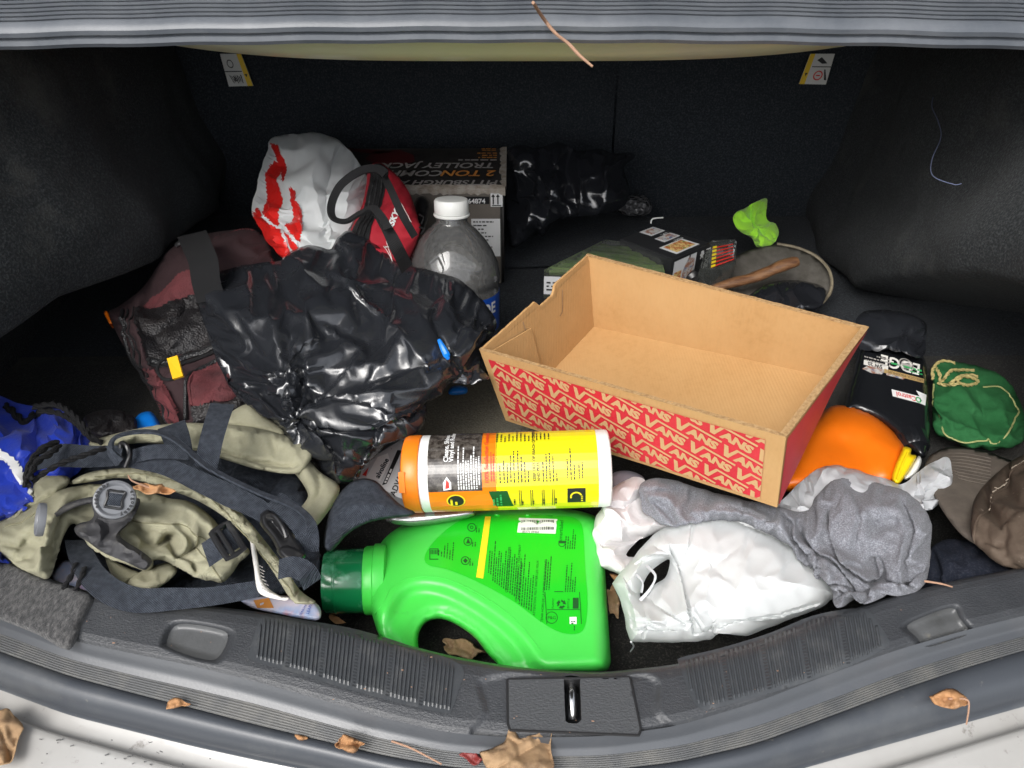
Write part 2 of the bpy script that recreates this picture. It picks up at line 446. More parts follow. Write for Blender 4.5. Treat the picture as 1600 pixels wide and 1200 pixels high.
class Print:
    """flat print collected in label coordinates and mapped onto a surface"""
    def __init__(s): s.V = []; s.F = []
    def add(s, V, F, M=None):
        V = np.asarray(V, float).reshape(-1, 2)
        if M is not None: V = V@np.array(M)[:2, :2].T+np.array(M)[:2, 2]
        n = len(s.V); s.V += [tuple(v) for v in V]; s.F += [tuple(i+n for i in f) for f in F]; return s
    def rect(s, x0, y0, x1, y1): return s.add([(x0, y0), (x1, y0), (x1, y1), (x0, y1)], [(0, 1, 2, 3)])
    def poly(s, pts):
        pts = np.asarray(pts, float); V, F = tri2d(pts, [(i, (i+1) % len(pts)) for i in range(len(pts))])
        c = V[F].mean(1); return s.add(V, F[inside(pts, c)])
    def ring(s, cx, cy, r0, r1, n=28, a0=0, a1=360, sx=1.0):
        V = []; m = n+1
        for k in range(m):
            a = R_(a0+(a1-a0)*k/n); V += [(cx+r0*sx*math.cos(a), cy+r0*math.sin(a)), (cx+r1*sx*math.cos(a), cy+r1*math.sin(a))]
        return s.add(V, [(2*k, 2*k+1, 2*k+3, 2*k+2) for k in range(n)])
    def text(s, txt, x, y, size, ang=0, **kw):
        V, F = text2d(txt, size, **kw)
        a = R_(ang); M = [[math.cos(a), -math.sin(a), x], [math.sin(a), math.cos(a), y]]
        return s.add(V, F, M)
    def micro(s, x, y, L, n, pitch, h, ang=0, seed=0, dens=.82):
        """blocks of print too small to read: broken dashes"""
        rng = random.Random(seed); a = R_(ang); ca, sa = math.cos(a), math.sin(a)
        for k in range(n):
            cx = 0; end = L*(1 if k < n-1 else rng.uniform(.4, .9))
            while cx < end:
                w = h*rng.uniform(.8, 3.2); w = min(w, end-cx)
                yy = -k*pitch
                q = [(cx, yy), (cx+w, yy), (cx+w, yy+h), (cx, yy+h)]
                s.add([(x+px*ca-py*sa, y+px*sa+py*ca) for px, py in q], [(0, 1, 2, 3)])
                cx += w+h*rng.uniform(.35, .9)
        return s
    def clip(s, x0, y0, x1, y1):
        bm = bmesh.new(); vs = [bm.verts.new((x, y, 0)) for x, y in s.V]
        for f in s.F:
            try: bm.faces.new([vs[i] for i in f])
            except ValueError: pass
        for co, no in (((x0, 0, 0), (-1, 0, 0)), ((x1, 0, 0), (1, 0, 0)), ((0, y0, 0), (0, -1, 0)), ((0, y1, 0), (0, 1, 0))):
            bmesh.ops.bisect_plane(bm, geom=bm.verts[:]+bm.edges[:]+bm.faces[:], dist=1e-7, plane_co=co, plane_no=no, clear_outer=True)
        bm.verts.ensure_lookup_table(); bm.verts.index_update()
        s.V = [(v.co.x, v.co.y) for v in bm.verts]; s.F = [tuple(v.index for v in f.verts) for f in bm.faces]; bm.free(); return s
    def build(s, name, fn, mat, parent, maxlen=None):
        V, F = np.array(s.V), s.F
        if maxlen: V, F = refine2d(V, F, maxlen)
        return link(name, fn(V), F, mat, parent, False, False)

def aff(o, ex, ey):
    """label coordinates -> picture-plane coordinates"""
    o, ex, ey = np.array(o, float), np.array(ex, float), np.array(ey, float)
    return lambda V: o+V[:, :1]*ex+V[:, 1:2]*ey

# ------------------------------------------------------------------ materials
def mat(name, col, rough=.5, metal=0.0, spec=.5, bumps=(), var=None, var2=None, sheen=0, coat=0, transl=0.0, alpha=None, sss=0, rvar=None):
    m = bpy.data.materials.new(name); m.use_nodes = True; n = m.node_tree.nodes; l = m.node_tree.links
    b = n['Principled BSDF']; out = n['Material Output']
    b.inputs['Base Color'].default_value = (*col, 1); b.inputs['Roughness'].default_value = rough
    b.inputs['Metallic'].default_value = metal; b.inputs['Specular IOR Level'].default_value = spec
    if sheen: b.inputs['Sheen Weight'].default_value = sheen; b.inputs['Sheen Roughness'].default_value = .6
    if coat: b.inputs['Coat Weight'].default_value = coat; b.inputs['Coat Roughness'].default_value = .08
    if sss:
        b.inputs['Subsurface Weight'].default_value = sss; b.inputs['Subsurface Radius'].default_value = (.01, .01, .01); b.inputs['Subsurface Scale'].default_value = .4
    tc = n.new('ShaderNodeTexCoord'); co = tc.outputs['Object']
    def noise(scale, detail=3, rough_=.6, kind='N', stretch=None):
        src = co
        if stretch:
            mp = n.new('ShaderNodeMapping'); mp.inputs['Scale'].default_value = stretch[:3]
            if len(stretch) > 3: mp.inputs['Rotation'].default_value = tuple(R_(a) for a in stretch[3:6])
            l.new(co, mp.inputs[0]); src = mp.outputs[0]
        if kind == 'N':
            t = n.new('ShaderNodeTexNoise'); t.inputs['Scale'].default_value = scale; t.inputs['Detail'].default_value = detail; t.inputs['Roughness'].default_value = rough_
            l.new(src, t.inputs['Vector']); return t.outputs['Fac']
        if kind in ('V', 'E'):
            t = n.new('ShaderNodeTexVoronoi'); t.inputs['Scale'].default_value = scale
            t.feature = 'DISTANCE_TO_EDGE' if kind == 'E' else 'F1'
            l.new(src, t.inputs['Vector']); return t.outputs['Distance']
        if kind == 'X':   # faceted crumple: voronoi cells on a warped coordinate
            w = n.new('ShaderNodeTexNoise'); w.inputs['Scale'].default_value = scale*.6; l.new(src, w.inputs['Vector'])
            mx = n.new('ShaderNodeVectorMath'); mx.operation = 'MULTIPLY_ADD'; mx.inputs[1].default_value = (.9/scale,)*3
            l.new(w.outputs['Color'], mx.inputs[0]); l.new(src, mx.inputs[2])
            t = n.new('ShaderNodeTexVoronoi'); t.inputs['Scale'].default_value = scale; t.distance = 'CHEBYCHEV'
            l.new(mx.outputs[0], t.inputs['Vector']); return t.outputs['Distance']
        t = n.new('ShaderNodeTexWave'); t.inputs['Scale'].default_value = scale; t.bands_direction = kind[1]
        if len(kind) > 2: t.inputs['Distortion'].default_value = float(kind[2:])
        l.new(src, t.inputs['Vector']); return t.outputs['Fac']
    colout = None
    for v in (var, var2):
        if v is None: continue
        c2, scale, lo, hi = v[:4]; kind = v[4] if len(v) > 4 else 'N'; st = v[5] if len(v) > 5 else None
        mr = n.new('ShaderNodeMapRange'); mr.inputs[1].default_value = lo; mr.inputs[2].default_value = hi
        l.new(noise(scale, 5, .65, kind, st), mr.inputs[0])
        mx = n.new('ShaderNodeMix'); mx.data_type = 'RGBA'; mx.inputs[7].default_value = (*c2, 1)
        if colout is None: mx.inputs[6].default_value = (*col, 1)
        else: l.new(colout, mx.inputs[6])
        l.new(mr.outputs[0], mx.inputs[0]); colout = mx.outputs[2]
    if colout is not None: l.new(colout, b.inputs['Base Color'])
    if rvar:
        mr = n.new('ShaderNodeMapRange'); mr.inputs[1].default_value = .35; mr.inputs[2].default_value = .65
        mr.inputs[3].default_value = rvar[1]; mr.inputs[4].default_value = rvar[2]
        l.new(noise(rvar[0]), mr.inputs[0]); l.new(mr.outputs[0], b.inputs['Roughness'])
    prev = None
    for bp in bumps:
        kind, scale, dist = bp[:3]; st = bp[3] if len(bp) > 3 else None
        bn = n.new('ShaderNodeBump'); bn.inputs['Strength'].default_value = 1.0; bn.inputs['Distance'].default_value = dist
        l.new(noise(scale, 4, .6, kind, st), bn.inputs['Height'])
        if prev is not None: l.new(prev, bn.inputs['Normal'])
        prev = bn.outputs[0]
    if prev is not None: l.new(prev, b.inputs['Normal'])
    sh = b.outputs[0]
    if transl:
        tr = n.new('ShaderNodeBsdfTranslucent'); tr.inputs[0].default_value = (*col, 1)
        if colout is not None: l.new(colout, tr.inputs[0])
        mx = n.new('ShaderNodeMixShader'); mx.inputs[0].default_value = transl
        l.new(sh, mx.inputs[1]); l.new(tr.outputs[0], mx.inputs[2]); sh = mx.outputs[0]
    if alpha is not None:
        tr = n.new('ShaderNodeBsdfTransparent'); mx = n.new('ShaderNodeMixShader'); mx.inputs[0].default_value = alpha
        l.new(tr.outputs[0], mx.inputs[1]); l.new(sh, mx.inputs[2]); sh = mx.outputs[0]
    l.new(sh, out.inputs[0])
    return m

M = {}
M['carpet'] = mat('carpet', (.013, .015, .0165), .95, spec=.10, sheen=.06, var=((.058, .064, .066), 380, .46, .73), var2=((.075, .075, .068), 7, .56, .82), bumps=(('N', 380, .0020), ('N', 60, .0012)))
M['dusty_mat'] = mat('dusty_mat', (.15, .14, .11), .95, spec=.1, var=((.26, .24, .19), 420, .42, .70), bumps=(('N', 450, .0012),))  # dusty carpet colour, made paler to carry the light falling on it
M['lid_liner'] = mat('lid_liner', (.02, .021, .023), .9, bumps=(('N', 600, .0008),))
M['carpet_dark'] = mat('carpet_dark', (.018, .0215, .026), .95, spec=.10, sheen=.06, var=((.060, .068, .078), 380, .47, .76), bumps=(('N', 380, .0016),))
M['carpet_grey'] = mat('carpet_grey', (.036, .036, .037), .95, spec=.12, sheen=.2, var=((.115, .112, .11), 300, .42, .74, 'N', (1, .6, 1, 0, 0, 50)), bumps=(('N', 300, .0020),))
M['floor'] = mat('floor_carpet', (.016, .016, .0155), .95, spec=.12, sheen=.08, var=((.095, .09, .078), 520, .52, .74), var2=((.05, .047, .04), 9, .48, .75), bumps=(('N', 450, .0016), ('N', 150, .001)))
M['trim'] = mat('trim_plastic', (.036, .0385, .043), .40, spec=.55, bumps=(('N', 420, .00055, (1, 1.8, 1)), ('E', 700, .00012)), var=((.052, .055, .060), 14, .45, .75), var2=((.10, .098, .09), 90, .64, .80), rvar=(30, .32, .48))
M['trim_smooth'] = mat('trim_smooth', (.058, .063, .071), .34, spec=.8, var=((.075, .078, .084), 20, .5, .8), bumps=(('N', 420, .0001),))  # lighter than the trim: the shoulder's highlight is partly in this base colour
M['cover'] = mat('cover_plastic', (.055, .058, .062), .46, spec=.5, bumps=(('N', 420, .0006, (1, 1.8, 1)),))
M['pad'] = mat('pad_plastic', (.045, .049, .054), .42, var=((.085, .088, .09), 60, .5, .8), bumps=(('N', 500, .0001),))
M['dimple'] = mat('dimple_plastic', (.085, .088, .09), .36, var=((.24, .21, .15), 40, .60, .85), var2=((.045, .046, .045), 18, .48, .75), bumps=(('N', 500, .0002),))
M['rubber'] = mat('rubber', (.050, .056, .066), .38, spec=.6, var=((.10, .105, .108), 12, .5, .85), var2=((.16, .155, .14), 110, .66, .8), bumps=(('N', 500, .00008),))
M['rib'] = mat('ribbed_rubber', (.085, .095, .11), .40, var=((.15, .16, .175), 15, .4, .8), bumps=(('N', 400, .0001),))
M['rib_dark'] = mat('ribbed_channel', (.085, .088, .09), .5, var=((.17, .165, .15), 30, .45, .8), bumps=(('N', 400, .0002),))
M['paint'] = mat('silver_paint', (.385, .38, .365), .32, coat=.5, var=((.31, .30, .285), 6, .4, .8), var2=((.13, .115, .10), 60, .63, .76), bumps=(('N', 2000, .00001),))
M['flange'] = mat('green_reflect_paint', (.50, .53, .27), .4, coat=.3, var=((.46, .44, .33), 3, .35, .65))  # yellow-green reflection is put into the flange's base colour
M['chrome'] = mat('steel', (.6, .6, .6), .18, 1.0)
M['card'] = mat('cardboard', (.45, .262, .108), .85, spec=.2, var=((.40, .228, .09), 140, .45, .75), var2=((.485, .295, .13), 7, .4, .7), bumps=(('WX', 95, .00012), ('N', 500, .0001)))
M['card_edge'] = mat('cardboard_edge', (.42, .27, .13), .9, spec=.2, var=((.25, .14, .06), 300, .4, .7), bumps=(('N', 400, .0006),))
M['red_print'] = mat('red_print', (.56, .026, .038), .5, var=((.48, .020, .032), 20, .4, .7), bumps=(('N', 500, .0001),))
M['kraft'] = mat('kraft_print', (.50, .31, .15), .8, spec=.2)
M['black_film'] = mat('black_film', (.015, .0165, .020), .20, spec=1.0, bumps=(('N', 160, .0002),), rvar=(25, .17, .30))
M['black_film_far'] = mat('black_film_far', (.013, .014, .017), .20, spec=1.0, bumps=(('N', 120, .0003),))
M['white_film'] = mat('white_film', (.82, .84, .84), .45, spec=.3, transl=.35, bumps=(('N', 60, .0004),), var=((.76, .79, .785), 9, .4, .8))
M['white_film2'] = mat('white_film_thin', (.70, .72, .74), .32, spec=.5, transl=.35, bumps=(('X', 45, .0016), ('N', 20, .003)))
M['bag_red'] = mat('bag_red', (.58, .018, .015), .3, spec=.5, bumps=(('X', 60, .0014),))
M['tissue'] = mat('tissue', (.76, .74, .74), .9, spec=.1, transl=.15, bumps=(('N', 60, .0015), ('N', 700, .0002)))
M['lilac'] = mat('lilac_cloth', (.22, .205, .235), .9, bumps=(('N', 900, .0003),))
M['heather'] = mat('heather_jersey', (.125, .130, .148), .95, spec=.1, sheen=.12, var=((.31, .318, .348), 750, .42, .66), var2=((.17, .176, .195), 300, .45, .8), bumps=(('N', 900, .0006),))
M['navy'] = mat('navy_cloth', (.014, .017, .026), .95, spec=.1, var=((.05, .052, .065), 500, .5, .8), bumps=(('N', 600, .0005),))
M['green_plastic'] = mat('green_plastic', (.060, .60, .070), .36, spec=.5, sss=.15, var=((.07, .64, .085), 8, .4, .7), var2=((.05, .42, .06), 26, .66, .82), bumps=(('N', 12, .0006), ('N', 800, .00002)))
M['green_label'] = mat('green_label', (.012, .50, .016), .28, spec=.5)
M['dark_ink'] = mat('dark_green_ink', (.004, .075, .012), .5)
M['white_ink'] = mat('white_ink', (.75, .75, .74), .5)
M['black_ink'] = mat('black_ink', (.012, .012, .013), .5)
M['yellow_ink'] = mat('yellow_ink', (.78, .62, .02), .4)
M['green_cap'] = mat('green_cap', (.006, .17, .055), .22, spec=.7, coat=.4, var=((.10, .36, .20), 55, .50, .70), bumps=(('N', 60, .0004),))
M['orange_plastic'] = mat('orange_plastic', (.80, .165, .006), .34, spec=.45, sss=.1, var=((.66, .12, .008), 22, .60, .85), bumps=(('N', 14, .001),))
M['yellow_cap'] = mat('yellow_cap', (.82, .60, .01), .3)
M['white_plastic'] = mat('white_plastic', (.78, .79, .76), .35, spec=.5)
M['label_yellow'] = mat('label_yellow', (.80, .70, .012), .22, coat=.5)
M['label_orange'] = mat('label_orange', (.80, .20, .008), .22, coat=.5)
M['label_black'] = mat('label_leather_print', (.030, .024, .020), .25, coat=.5, var=((.13, .115, .10), 160, .42, .66))
M['lid_orange'] = mat('lid_orange', (.82, .20, .01), .35)
M['clear'] = mat('clear_plastic', (.40, .41, .40), .06, spec=1.0, alpha=.20, var=((.75, .75, .73), 420, .55, .74), bumps=(('N', 12, .002),))
M['clear2'] = mat('clear_bin', (.35, .37, .35), .06, spec=.9, alpha=.30)
M['blue_label'] = mat('blue_label', (.010, .075, .42), .35)
M['jack_card'] = mat('jack_card', (.020, .018, .017), .55, var=((.05, .046, .042), 12, .4, .7), bumps=(('N', 60, .0005),))
M['jack_side'] = mat('jack_side', (.155, .135, .115), .6, var=((.11, .095, .08), 10, .4, .7), bumps=(('N', 30, .002),))
M['torn'] = mat('torn_card', (.42, .38, .33), .9, var=((.25, .2, .15), 90, .4, .7), bumps=(('N', 200, .001),))
M['orange_ink'] = mat('orange_ink', (.62, .25, .05), .6)
M['grey_ink'] = mat('grey_ink', (.34, .32, .30), .6)
M['maroon_ink'] = mat('maroon_ink', (.07, .008, .01), .5)
M['tool_red'] = mat('tool_red_canvas', (.34, .006, .018), .8, bumps=(('N', 700, .0004), ('N', 30, .002)))
M['webbing_black'] = mat('webbing_black', (.010, .010, .011), .75, spec=.3, bumps=(('WX', 300, .0003), ('WY', 300, .0003)))
M['webbing'] = mat('webbing_navy', (.024, .030, .042), .7, spec=.35, var=((.060, .070, .088), 200, .4, .7), bumps=(('WX', 260, .00045, (1, 1, 1, 0, 0, 35)), ('WX', 260, .00045, (1, 1, 1, 0, 0, -55))))
M['khaki'] = mat('khaki_canvas', (.40, .385, .262), .92, spec=.12, sheen=.05, var=((.44, .425, .30), 300, .35, .7), var2=((.26, .24, .165), 10, .54, .86), bumps=(('WX', 420, .0003), ('WY', 420, .0003)))
M['khaki_seam'] = mat('khaki_seam', (.20, .19, .115), .9)
M['hard_black'] = mat('hard_black_plastic', (.013, .013, .014), .3, spec=.5, var=((.05, .05, .048), 80, .55, .8), bumps=(('N', 300, .0001),))
M['dusty_leather'] = mat('dusty_leather', (.035, .035, .038), .7, var=((.13, .125, .115), 60, .5, .75), bumps=(('N', 120, .0006),))
M['grey_plastic'] = mat('grey_plastic', (.15, .157, .17), .4)
M['tagwhite'] = mat('tag_fabric', (.70, .68, .64), .9)
M['maroon'] = mat('maroon_canvas', (.125, .026, .030), .9, var=((.05, .016, .018), 14, .4, .7), bumps=(('V', 500, .0004), ('N', 20, .003)))
M['maroon_dark'] = mat('maroon_dark', (.028, .011, .013), .85, bumps=(('N', 18, .003), ('N', 700, .0003)))
M['mesh'] = mat('mesh_pocket', (.006, .005, .006), .55, var=((.022, .018, .018), 25, .5, .75), bumps=(('V', 420, .0008), ('N', 50, .003)))
M['zip'] = mat('zip_teeth', (.015, .015, .016), .4, bumps=(('V', 500, .0008),))
M['yellow_rubber'] = mat('yellow_rubber', (.80, .45, .01), .45)
M['blue_nylon'] = mat('blue_nylon', (.008, .035, .40), .38, spec=.5, sheen=.1, bumps=(('N', 22, .004), ('N', 900, .0001)))
M['bright_blue'] = mat('bright_blue', (.004, .17, .62), .35)
M['cord'] = mat('cord_black', (.007, .007, .008), .8, spec=.3, bumps=(('V', 700, .0005),))
M['leaf'] = mat('dry_leaf', (.42, .22, .10), .7, spec=.3, transl=.12, var=((.24, .12, .055), 70, .48, .75), var2=((.54, .34, .20), 40, .55, .8), bumps=(('N', 90, .0006),))
M['leaf_brown'] = mat('dry_leaf_brown', (.36, .235, .13), .8, spec=.3, transl=.1, var=((.17, .10, .06), 60, .48, .74), var2=((.46, .34, .22), 50, .55, .8), bumps=(('N', 90, .0008),))
M['leaf_red'] = mat('red_leaf', (.18, .022, .02), .5, bumps=(('N', 90, .001),))
M['twig'] = mat('twig', (.34, .20, .13), .8, bumps=(('N', 300, .0005),))
M['wood'] = mat('wood_handle', (.21, .10, .04), .6, var=((.09, .035, .014), 40, .4, .65, 'N', (1, 6, 6)), bumps=(('N', 120, .0008),))
M['disc'] = mat('dusty_disc', (.075, .068, .056), .85, var=((.125, .115, .10), 60, .4, .7), bumps=(('N', 250, .0004),))
M['disc_rim'] = mat('disc_rim', (.26, .22, .15), .7, var=((.12, .10, .07), 90, .4, .7), bumps=(('N', 250, .0005),))
M['lime'] = mat('lime_cloth', (.33, .74, .03), .85, sheen=.2, var=((.24, .42, .04), 45, .56, .75), bumps=(('N', 45, .002), ('N', 900, .0002)))
M['carton_black'] = mat('carton_black', (.020, .021, .023), .4)
M['carton_white'] = mat('carton_photo', (.62, .63, .64), .45)
M['veg'] = mat('asparagus', (.30, .52, .08), .5, var=((.46, .60, .18), 60, .4, .7), bumps=(('N', 120, .0008),))
M['food'] = mat('food_photo', (.42, .12, .035), .5, var=((.70, .55, .22), 190, .45, .6), var2=((.10, .25, .05), 140, .58, .64))
M['food2'] = mat('food_photo_pale', (.50, .50, .48), .5, var=((.30, .13, .08), 150, .45, .6), var2=((.12, .16, .28), 120, .55, .62))
M['red_ink'] = mat('red_ink', (.60, .03, .02), .5)
M['castrol'] = mat('black_bottle', (.009, .010, .012), .22, spec=.6, coat=.2, bumps=(('N', 14, .0012),))
M['green_ink'] = mat('green_ink', (.03, .33, .09), .5)
M['tan_ink'] = mat('tan_ink', (.45, .30, .12), .5)
M['pouch'] = mat('green_cotton', (.018, .098, .032), .92, spec=.12, var=((.035, .15, .055), 16, .4, .7), bumps=(('N', 35, .002), ('N', 900, .0003)))
M['gold'] = mat('gold_cord', (.40, .33, .13), .6, bumps=(('V', 420, .0008),))
M['gold2'] = mat('gold_trim', (.36, .38, .15), .6, bumps=(('V', 420, .0006),))
M['brim'] = mat('brim_leather', (.082, .068, .055), .75, var=((.12, .10, .08), 60, .4, .75), bumps=(('N', 400, .0003),))
M['crown'] = mat('crown_leather', (.065, .047, .034), .78, spec=.3, var=((.11, .08, .058), 14, .4, .75), var2=((.30, .25, .20), 130, .64, .78), bumps=(('N', 30, .001), ('N', 300, .0005)))
M['stitch'] = mat('stitch', (.40, .34, .27), .8)
M['valvo'] = mat('oil_label', (.52, .53, .54), .35)
M['valvo_bottle'] = mat('silver_bottle', (.20, .21, .22), .3, metal=.3)
M['silver'] = mat('silver_tin', (.40, .40, .40), .22, metal=.8)
M['paper'] = mat('magazine_paper', (.66, .60, .68), .35, var=((.25, .42, .72), 14, .45, .62), var2=((.72, .25, .22), 19, .56, .68))
M['warn'] = mat('warning_sticker', (.60, .60, .58), .5)
M['warn_yellow'] = mat('warning_yellow', (.75, .50, .02), .5)
M['glitter'] = mat('bubble_wrap', (.10, .10, .105), .12, spec=.9, bumps=(('V', 130, .008),))
M['asphalt'] = mat('asphalt', (.05, .05, .05), .9, var=((.08, .08, .078), 120, .4, .7), bumps=(('N', 90, .004),))
M['lint'] = mat('lint', (.10, .12, .20), .9)

def clear_mat(name, tint, haze, hz=.16):
    m = bpy.data.materials.new(name); m.use_nodes = True; n = m.node_tree.nodes; l = m.node_tree.links; n.remove(n['Principled BSDF']); out = n['Material Output']
    tc = n.new('ShaderNodeTexCoord'); no = n.new('ShaderNodeTexNoise'); no.inputs['Scale'].default_value = 260; no.inputs['Detail'].default_value = 4; l.new(tc.outputs['Object'], no.inputs['Vector'])
    n2 = n.new('ShaderNodeTexNoise'); n2.inputs['Scale'].default_value = 16; l.new(tc.outputs['Object'], n2.inputs['Vector'])
    bp = n.new('ShaderNodeBump'); bp.inputs['Distance'].default_value = .002; l.new(n2.outputs['Fac'], bp.inputs['Height'])
    tr = n.new('ShaderNodeBsdfTransparent'); tr.inputs[0].default_value = (*tint, 1)
    df = n.new('ShaderNodeBsdfDiffuse'); df.inputs[0].default_value = (*haze, 1)
    gl = n.new('ShaderNodeBsdfGlossy'); gl.inputs['Roughness'].default_value = .05; l.new(bp.outputs[0], gl.inputs['Normal'])
    fr = n.new('ShaderNodeFresnel'); fr.inputs['IOR'].default_value = 1.65; l.new(bp.outputs[0], fr.inputs['Normal'])
    mr = n.new('ShaderNodeMapRange'); mr.inputs[1].default_value = .45; mr.inputs[2].default_value = .72; mr.inputs[3].default_value = hz*.9; mr.inputs[4].default_value = hz*1.7; l.new(no.outputs['Fac'], mr.inputs[0])
    a = n.new('ShaderNodeMixShader'); l.new(mr.outputs[0], a.inputs[0]); l.new(tr.outputs[0], a.inputs[1]); l.new(df.outputs[0], a.inputs[2])
    b = n.new('ShaderNodeMixShader'); l.new(fr.outputs[0], b.inputs[0]); l.new(a.outputs[0], b.inputs[1]); l.new(gl.outputs[0], b.inputs[2]); l.new(b.outputs[0], out.inputs[0]); return m
M['clear'] = clear_mat('clear_plastic_film', (.90, .91, .90), (.50, .50, .49), .15)
M['clear2'] = clear_mat('clear_bin_plastic', (.88, .90, .88), (.6, .64, .6), .07)

# ================================================================== ground
gb = MB(); gb.box((0, 0, -.66), (120, 120, .02)); gnd = gb.build('ground', M['asphalt']); gnd['kind'] = 'structure'

# ================================================================== the car
car = thing('car', (0, .8, 0), 'pale silver saloon car with its boot open, lined in black carpet', 'car')

def sstep(a, b, x): t = np.clip((x-a)/(b-a), 0, 1); return t*t*(3-2*t)
def gridmesh(name, P, m, parent=car, smooth=True, sharp=None, flip=False):
    a, b = P.shape[:2]
    F = [(i*b+j, (i+1)*b+j, (i+1)*b+j+1, i*b+j+1) for i in range(a-1) for j in range(b-1)]
    if flip: F = [f[::-1] for f in F]
    return link(name, P.reshape(-1, 3), F, m, parent, smooth, False, sharp)

# floor carpet
for nm, y0, y1 in (('boot_floor', .22, .86), ('rear_floor', .86, 1.32)):
    xs, ys = np.meshgrid(np.linspace(-.85, .85, 120), np.linspace(y0, y1, 60), indexing='ij')
    zf = fbm(xs*9, ys*9, 3)*.006
    gridmesh(nm, np.stack([xs, ys, zf], -1), M['floor'] if y0 < .5 else M['carpet_dark'])
Surf([(600, 700), (610, 620), (650, 590), (720, 582), (790, 590), (850, 640), (860, 720), (760, 760), (660, 750)], (np.array([0, 0, .006]), np.array([0, 0, 1.0])), H=.006, R=20, Hb=.002, noise=((30, .002, 4),)).build('dusty_mat', M['dusty_mat'], car, 7)  # added sheet: dusty floor carpet with the light on it painted in
# seat back, with the split line between its two halves
def seat(x0, x1, name):
    xs, zs = np.meshgrid(np.linspace(x0, x1, 50), np.linspace(-.01, .52, 40), indexing='ij')
    e = np.minimum(xs-x0, x1-xs); y = 1.27+.20*zs+.012*np.exp(-e/.012)+fbm(xs*5, zs*5, 8)*.010
    gridmesh(name, np.stack([xs, y, zs], -1), M['carpet_dark'])
seat(-.80, .178, 'seat_back'); seat(.182, .80, 'seat_back')
mb = MB(); mb.box((.18, 1.31+.03, .25), (.03, .01, .56)); mb.build('seat_gap', M['carpet_dark'], car)
# ledge in front of the seats (dark step)
xs, q = np.meshgrid(np.linspace(-.8, .8, 60), np.linspace(0, 1, 12), indexing='ij')
yy = 1.10+.19*q; zz = .003*sstep(0, .25, q)+.0+fbm(xs*8, q*2, 4)*.006
gridmesh('floor_mat', np.stack([xs, yy, zz+.004], -1), M['carpet_dark'])

# side liners: bulging wheel arch above a recess
def liner(sx, edge_y, edge_z, xin_y, xin, xrec, name):
    Y = np.linspace(.18, 1.46, 110); Q = np.linspace(0, 1, 90)
    P = np.zeros((len(Y), len(Q), 3))
    for i, y in enumerate(Y):
        ze = np.interp(y, edge_y, edge_z); xi = np.interp(y, xin_y, xin)
        for j, qq in enumerate(Q):
            z = -.01+.52*qq
            k = sstep(ze-.045, ze+.02, z)
            swell = .03*np.exp(-((z-ze-.05)/.07)**2)
            x = xrec*(1-k)+(xi-swell*k+.12*sstep(ze+.06, .5, z)*0.4)*k
            x += float(fbm(y*7, z*7, 12 if sx > 0 else 31))*.022
            P[i, j] = (sx*x, y, z)
    P[:, :, 0] = P[:, :, 0]
    return gridmesh(name, P, M['carpet'])
liner(-1, [.2, .6, .72, .95, 1.2, 1.45], [.20, .19, .18, .11, .05, .03], [.2, .55, .7, .9, 1.15, 1.45], [.60, .565, .53, .50, .52, .56], .70, 'side_liner')
liner(1, [.2, .6, .75, .9, 1.0, 1.2, 1.45], [.27, .25, .19, .09, .01, -.03, -.03], [.2, .5, .65, .8, .95, 1.1, 1.2, 1.45], [.60, .57, .56, .55, .555, .56, .57, .58], .80, 'side_liner')
# dusty scuffs are in the carpet; a pale hair stuck to the right-hand liner
# parcel shelf above the boot, roof and outer skin (beyond the opening)
mb = MB(); mb.box((0, 1.14, .505), (1.7, .72, .02)); mb.build('parcel_shelf', M['carpet_dark'], car)
# painted flange under the seal, gently arched
U = np.linspace(-.62, .62, 90); P = []
for x in U:
    zb = .4285+.040*(abs(x)/.44)**3.6 if abs(x) < .44 else .4685
    P.append([(x, .772, .500), (x, .778, .47), (x, .786, min(zb+.010, .494)), (x, .792, zb), (x, .803, zb+.001), (x, .808, .50)])
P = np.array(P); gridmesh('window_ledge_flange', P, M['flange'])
# ribbed seal along the front edge of the opening
def top_z(x): return .464-.0085*(abs(x)/.45)**2
P = []
prof = [(.770, .516), (.745, .516)]
n = 7
for k in range(n):
    z1 = .512-.0245*k/n; z0 = .512-.0245*(k+1)/n
    prof += [(.7395, z1-.0004), (.7395, z0+.0013), (.7413, z0+.0009), (.7413, z0+.0001)]
prof += [(.738, .4865), (.733, .4835), (.731, .480), (.7315, .476), (.7345, .4745), (.7350, .4735), (.7335, .4725), (.7325, .4685), (.7345, .4650), (.740, .4640), (.77, .4645)]
for x in np.linspace(-.62, .62, 140):
    dz = top_z(x)-.464; wob = .0004*math.sin(x*60)
    P.append([(x, y-.02*(1-(abs(x)/.62)**2)+.01, z+dz+wob) for y, z in prof])
gridmesh('window_ledge_seal', np.array(P), M['rib'], sharp=35)
mb = MB(); mb.box((0, .80, .545), (1.4, .12, .05)); mb.build('rear_deck', M['paint'], car)

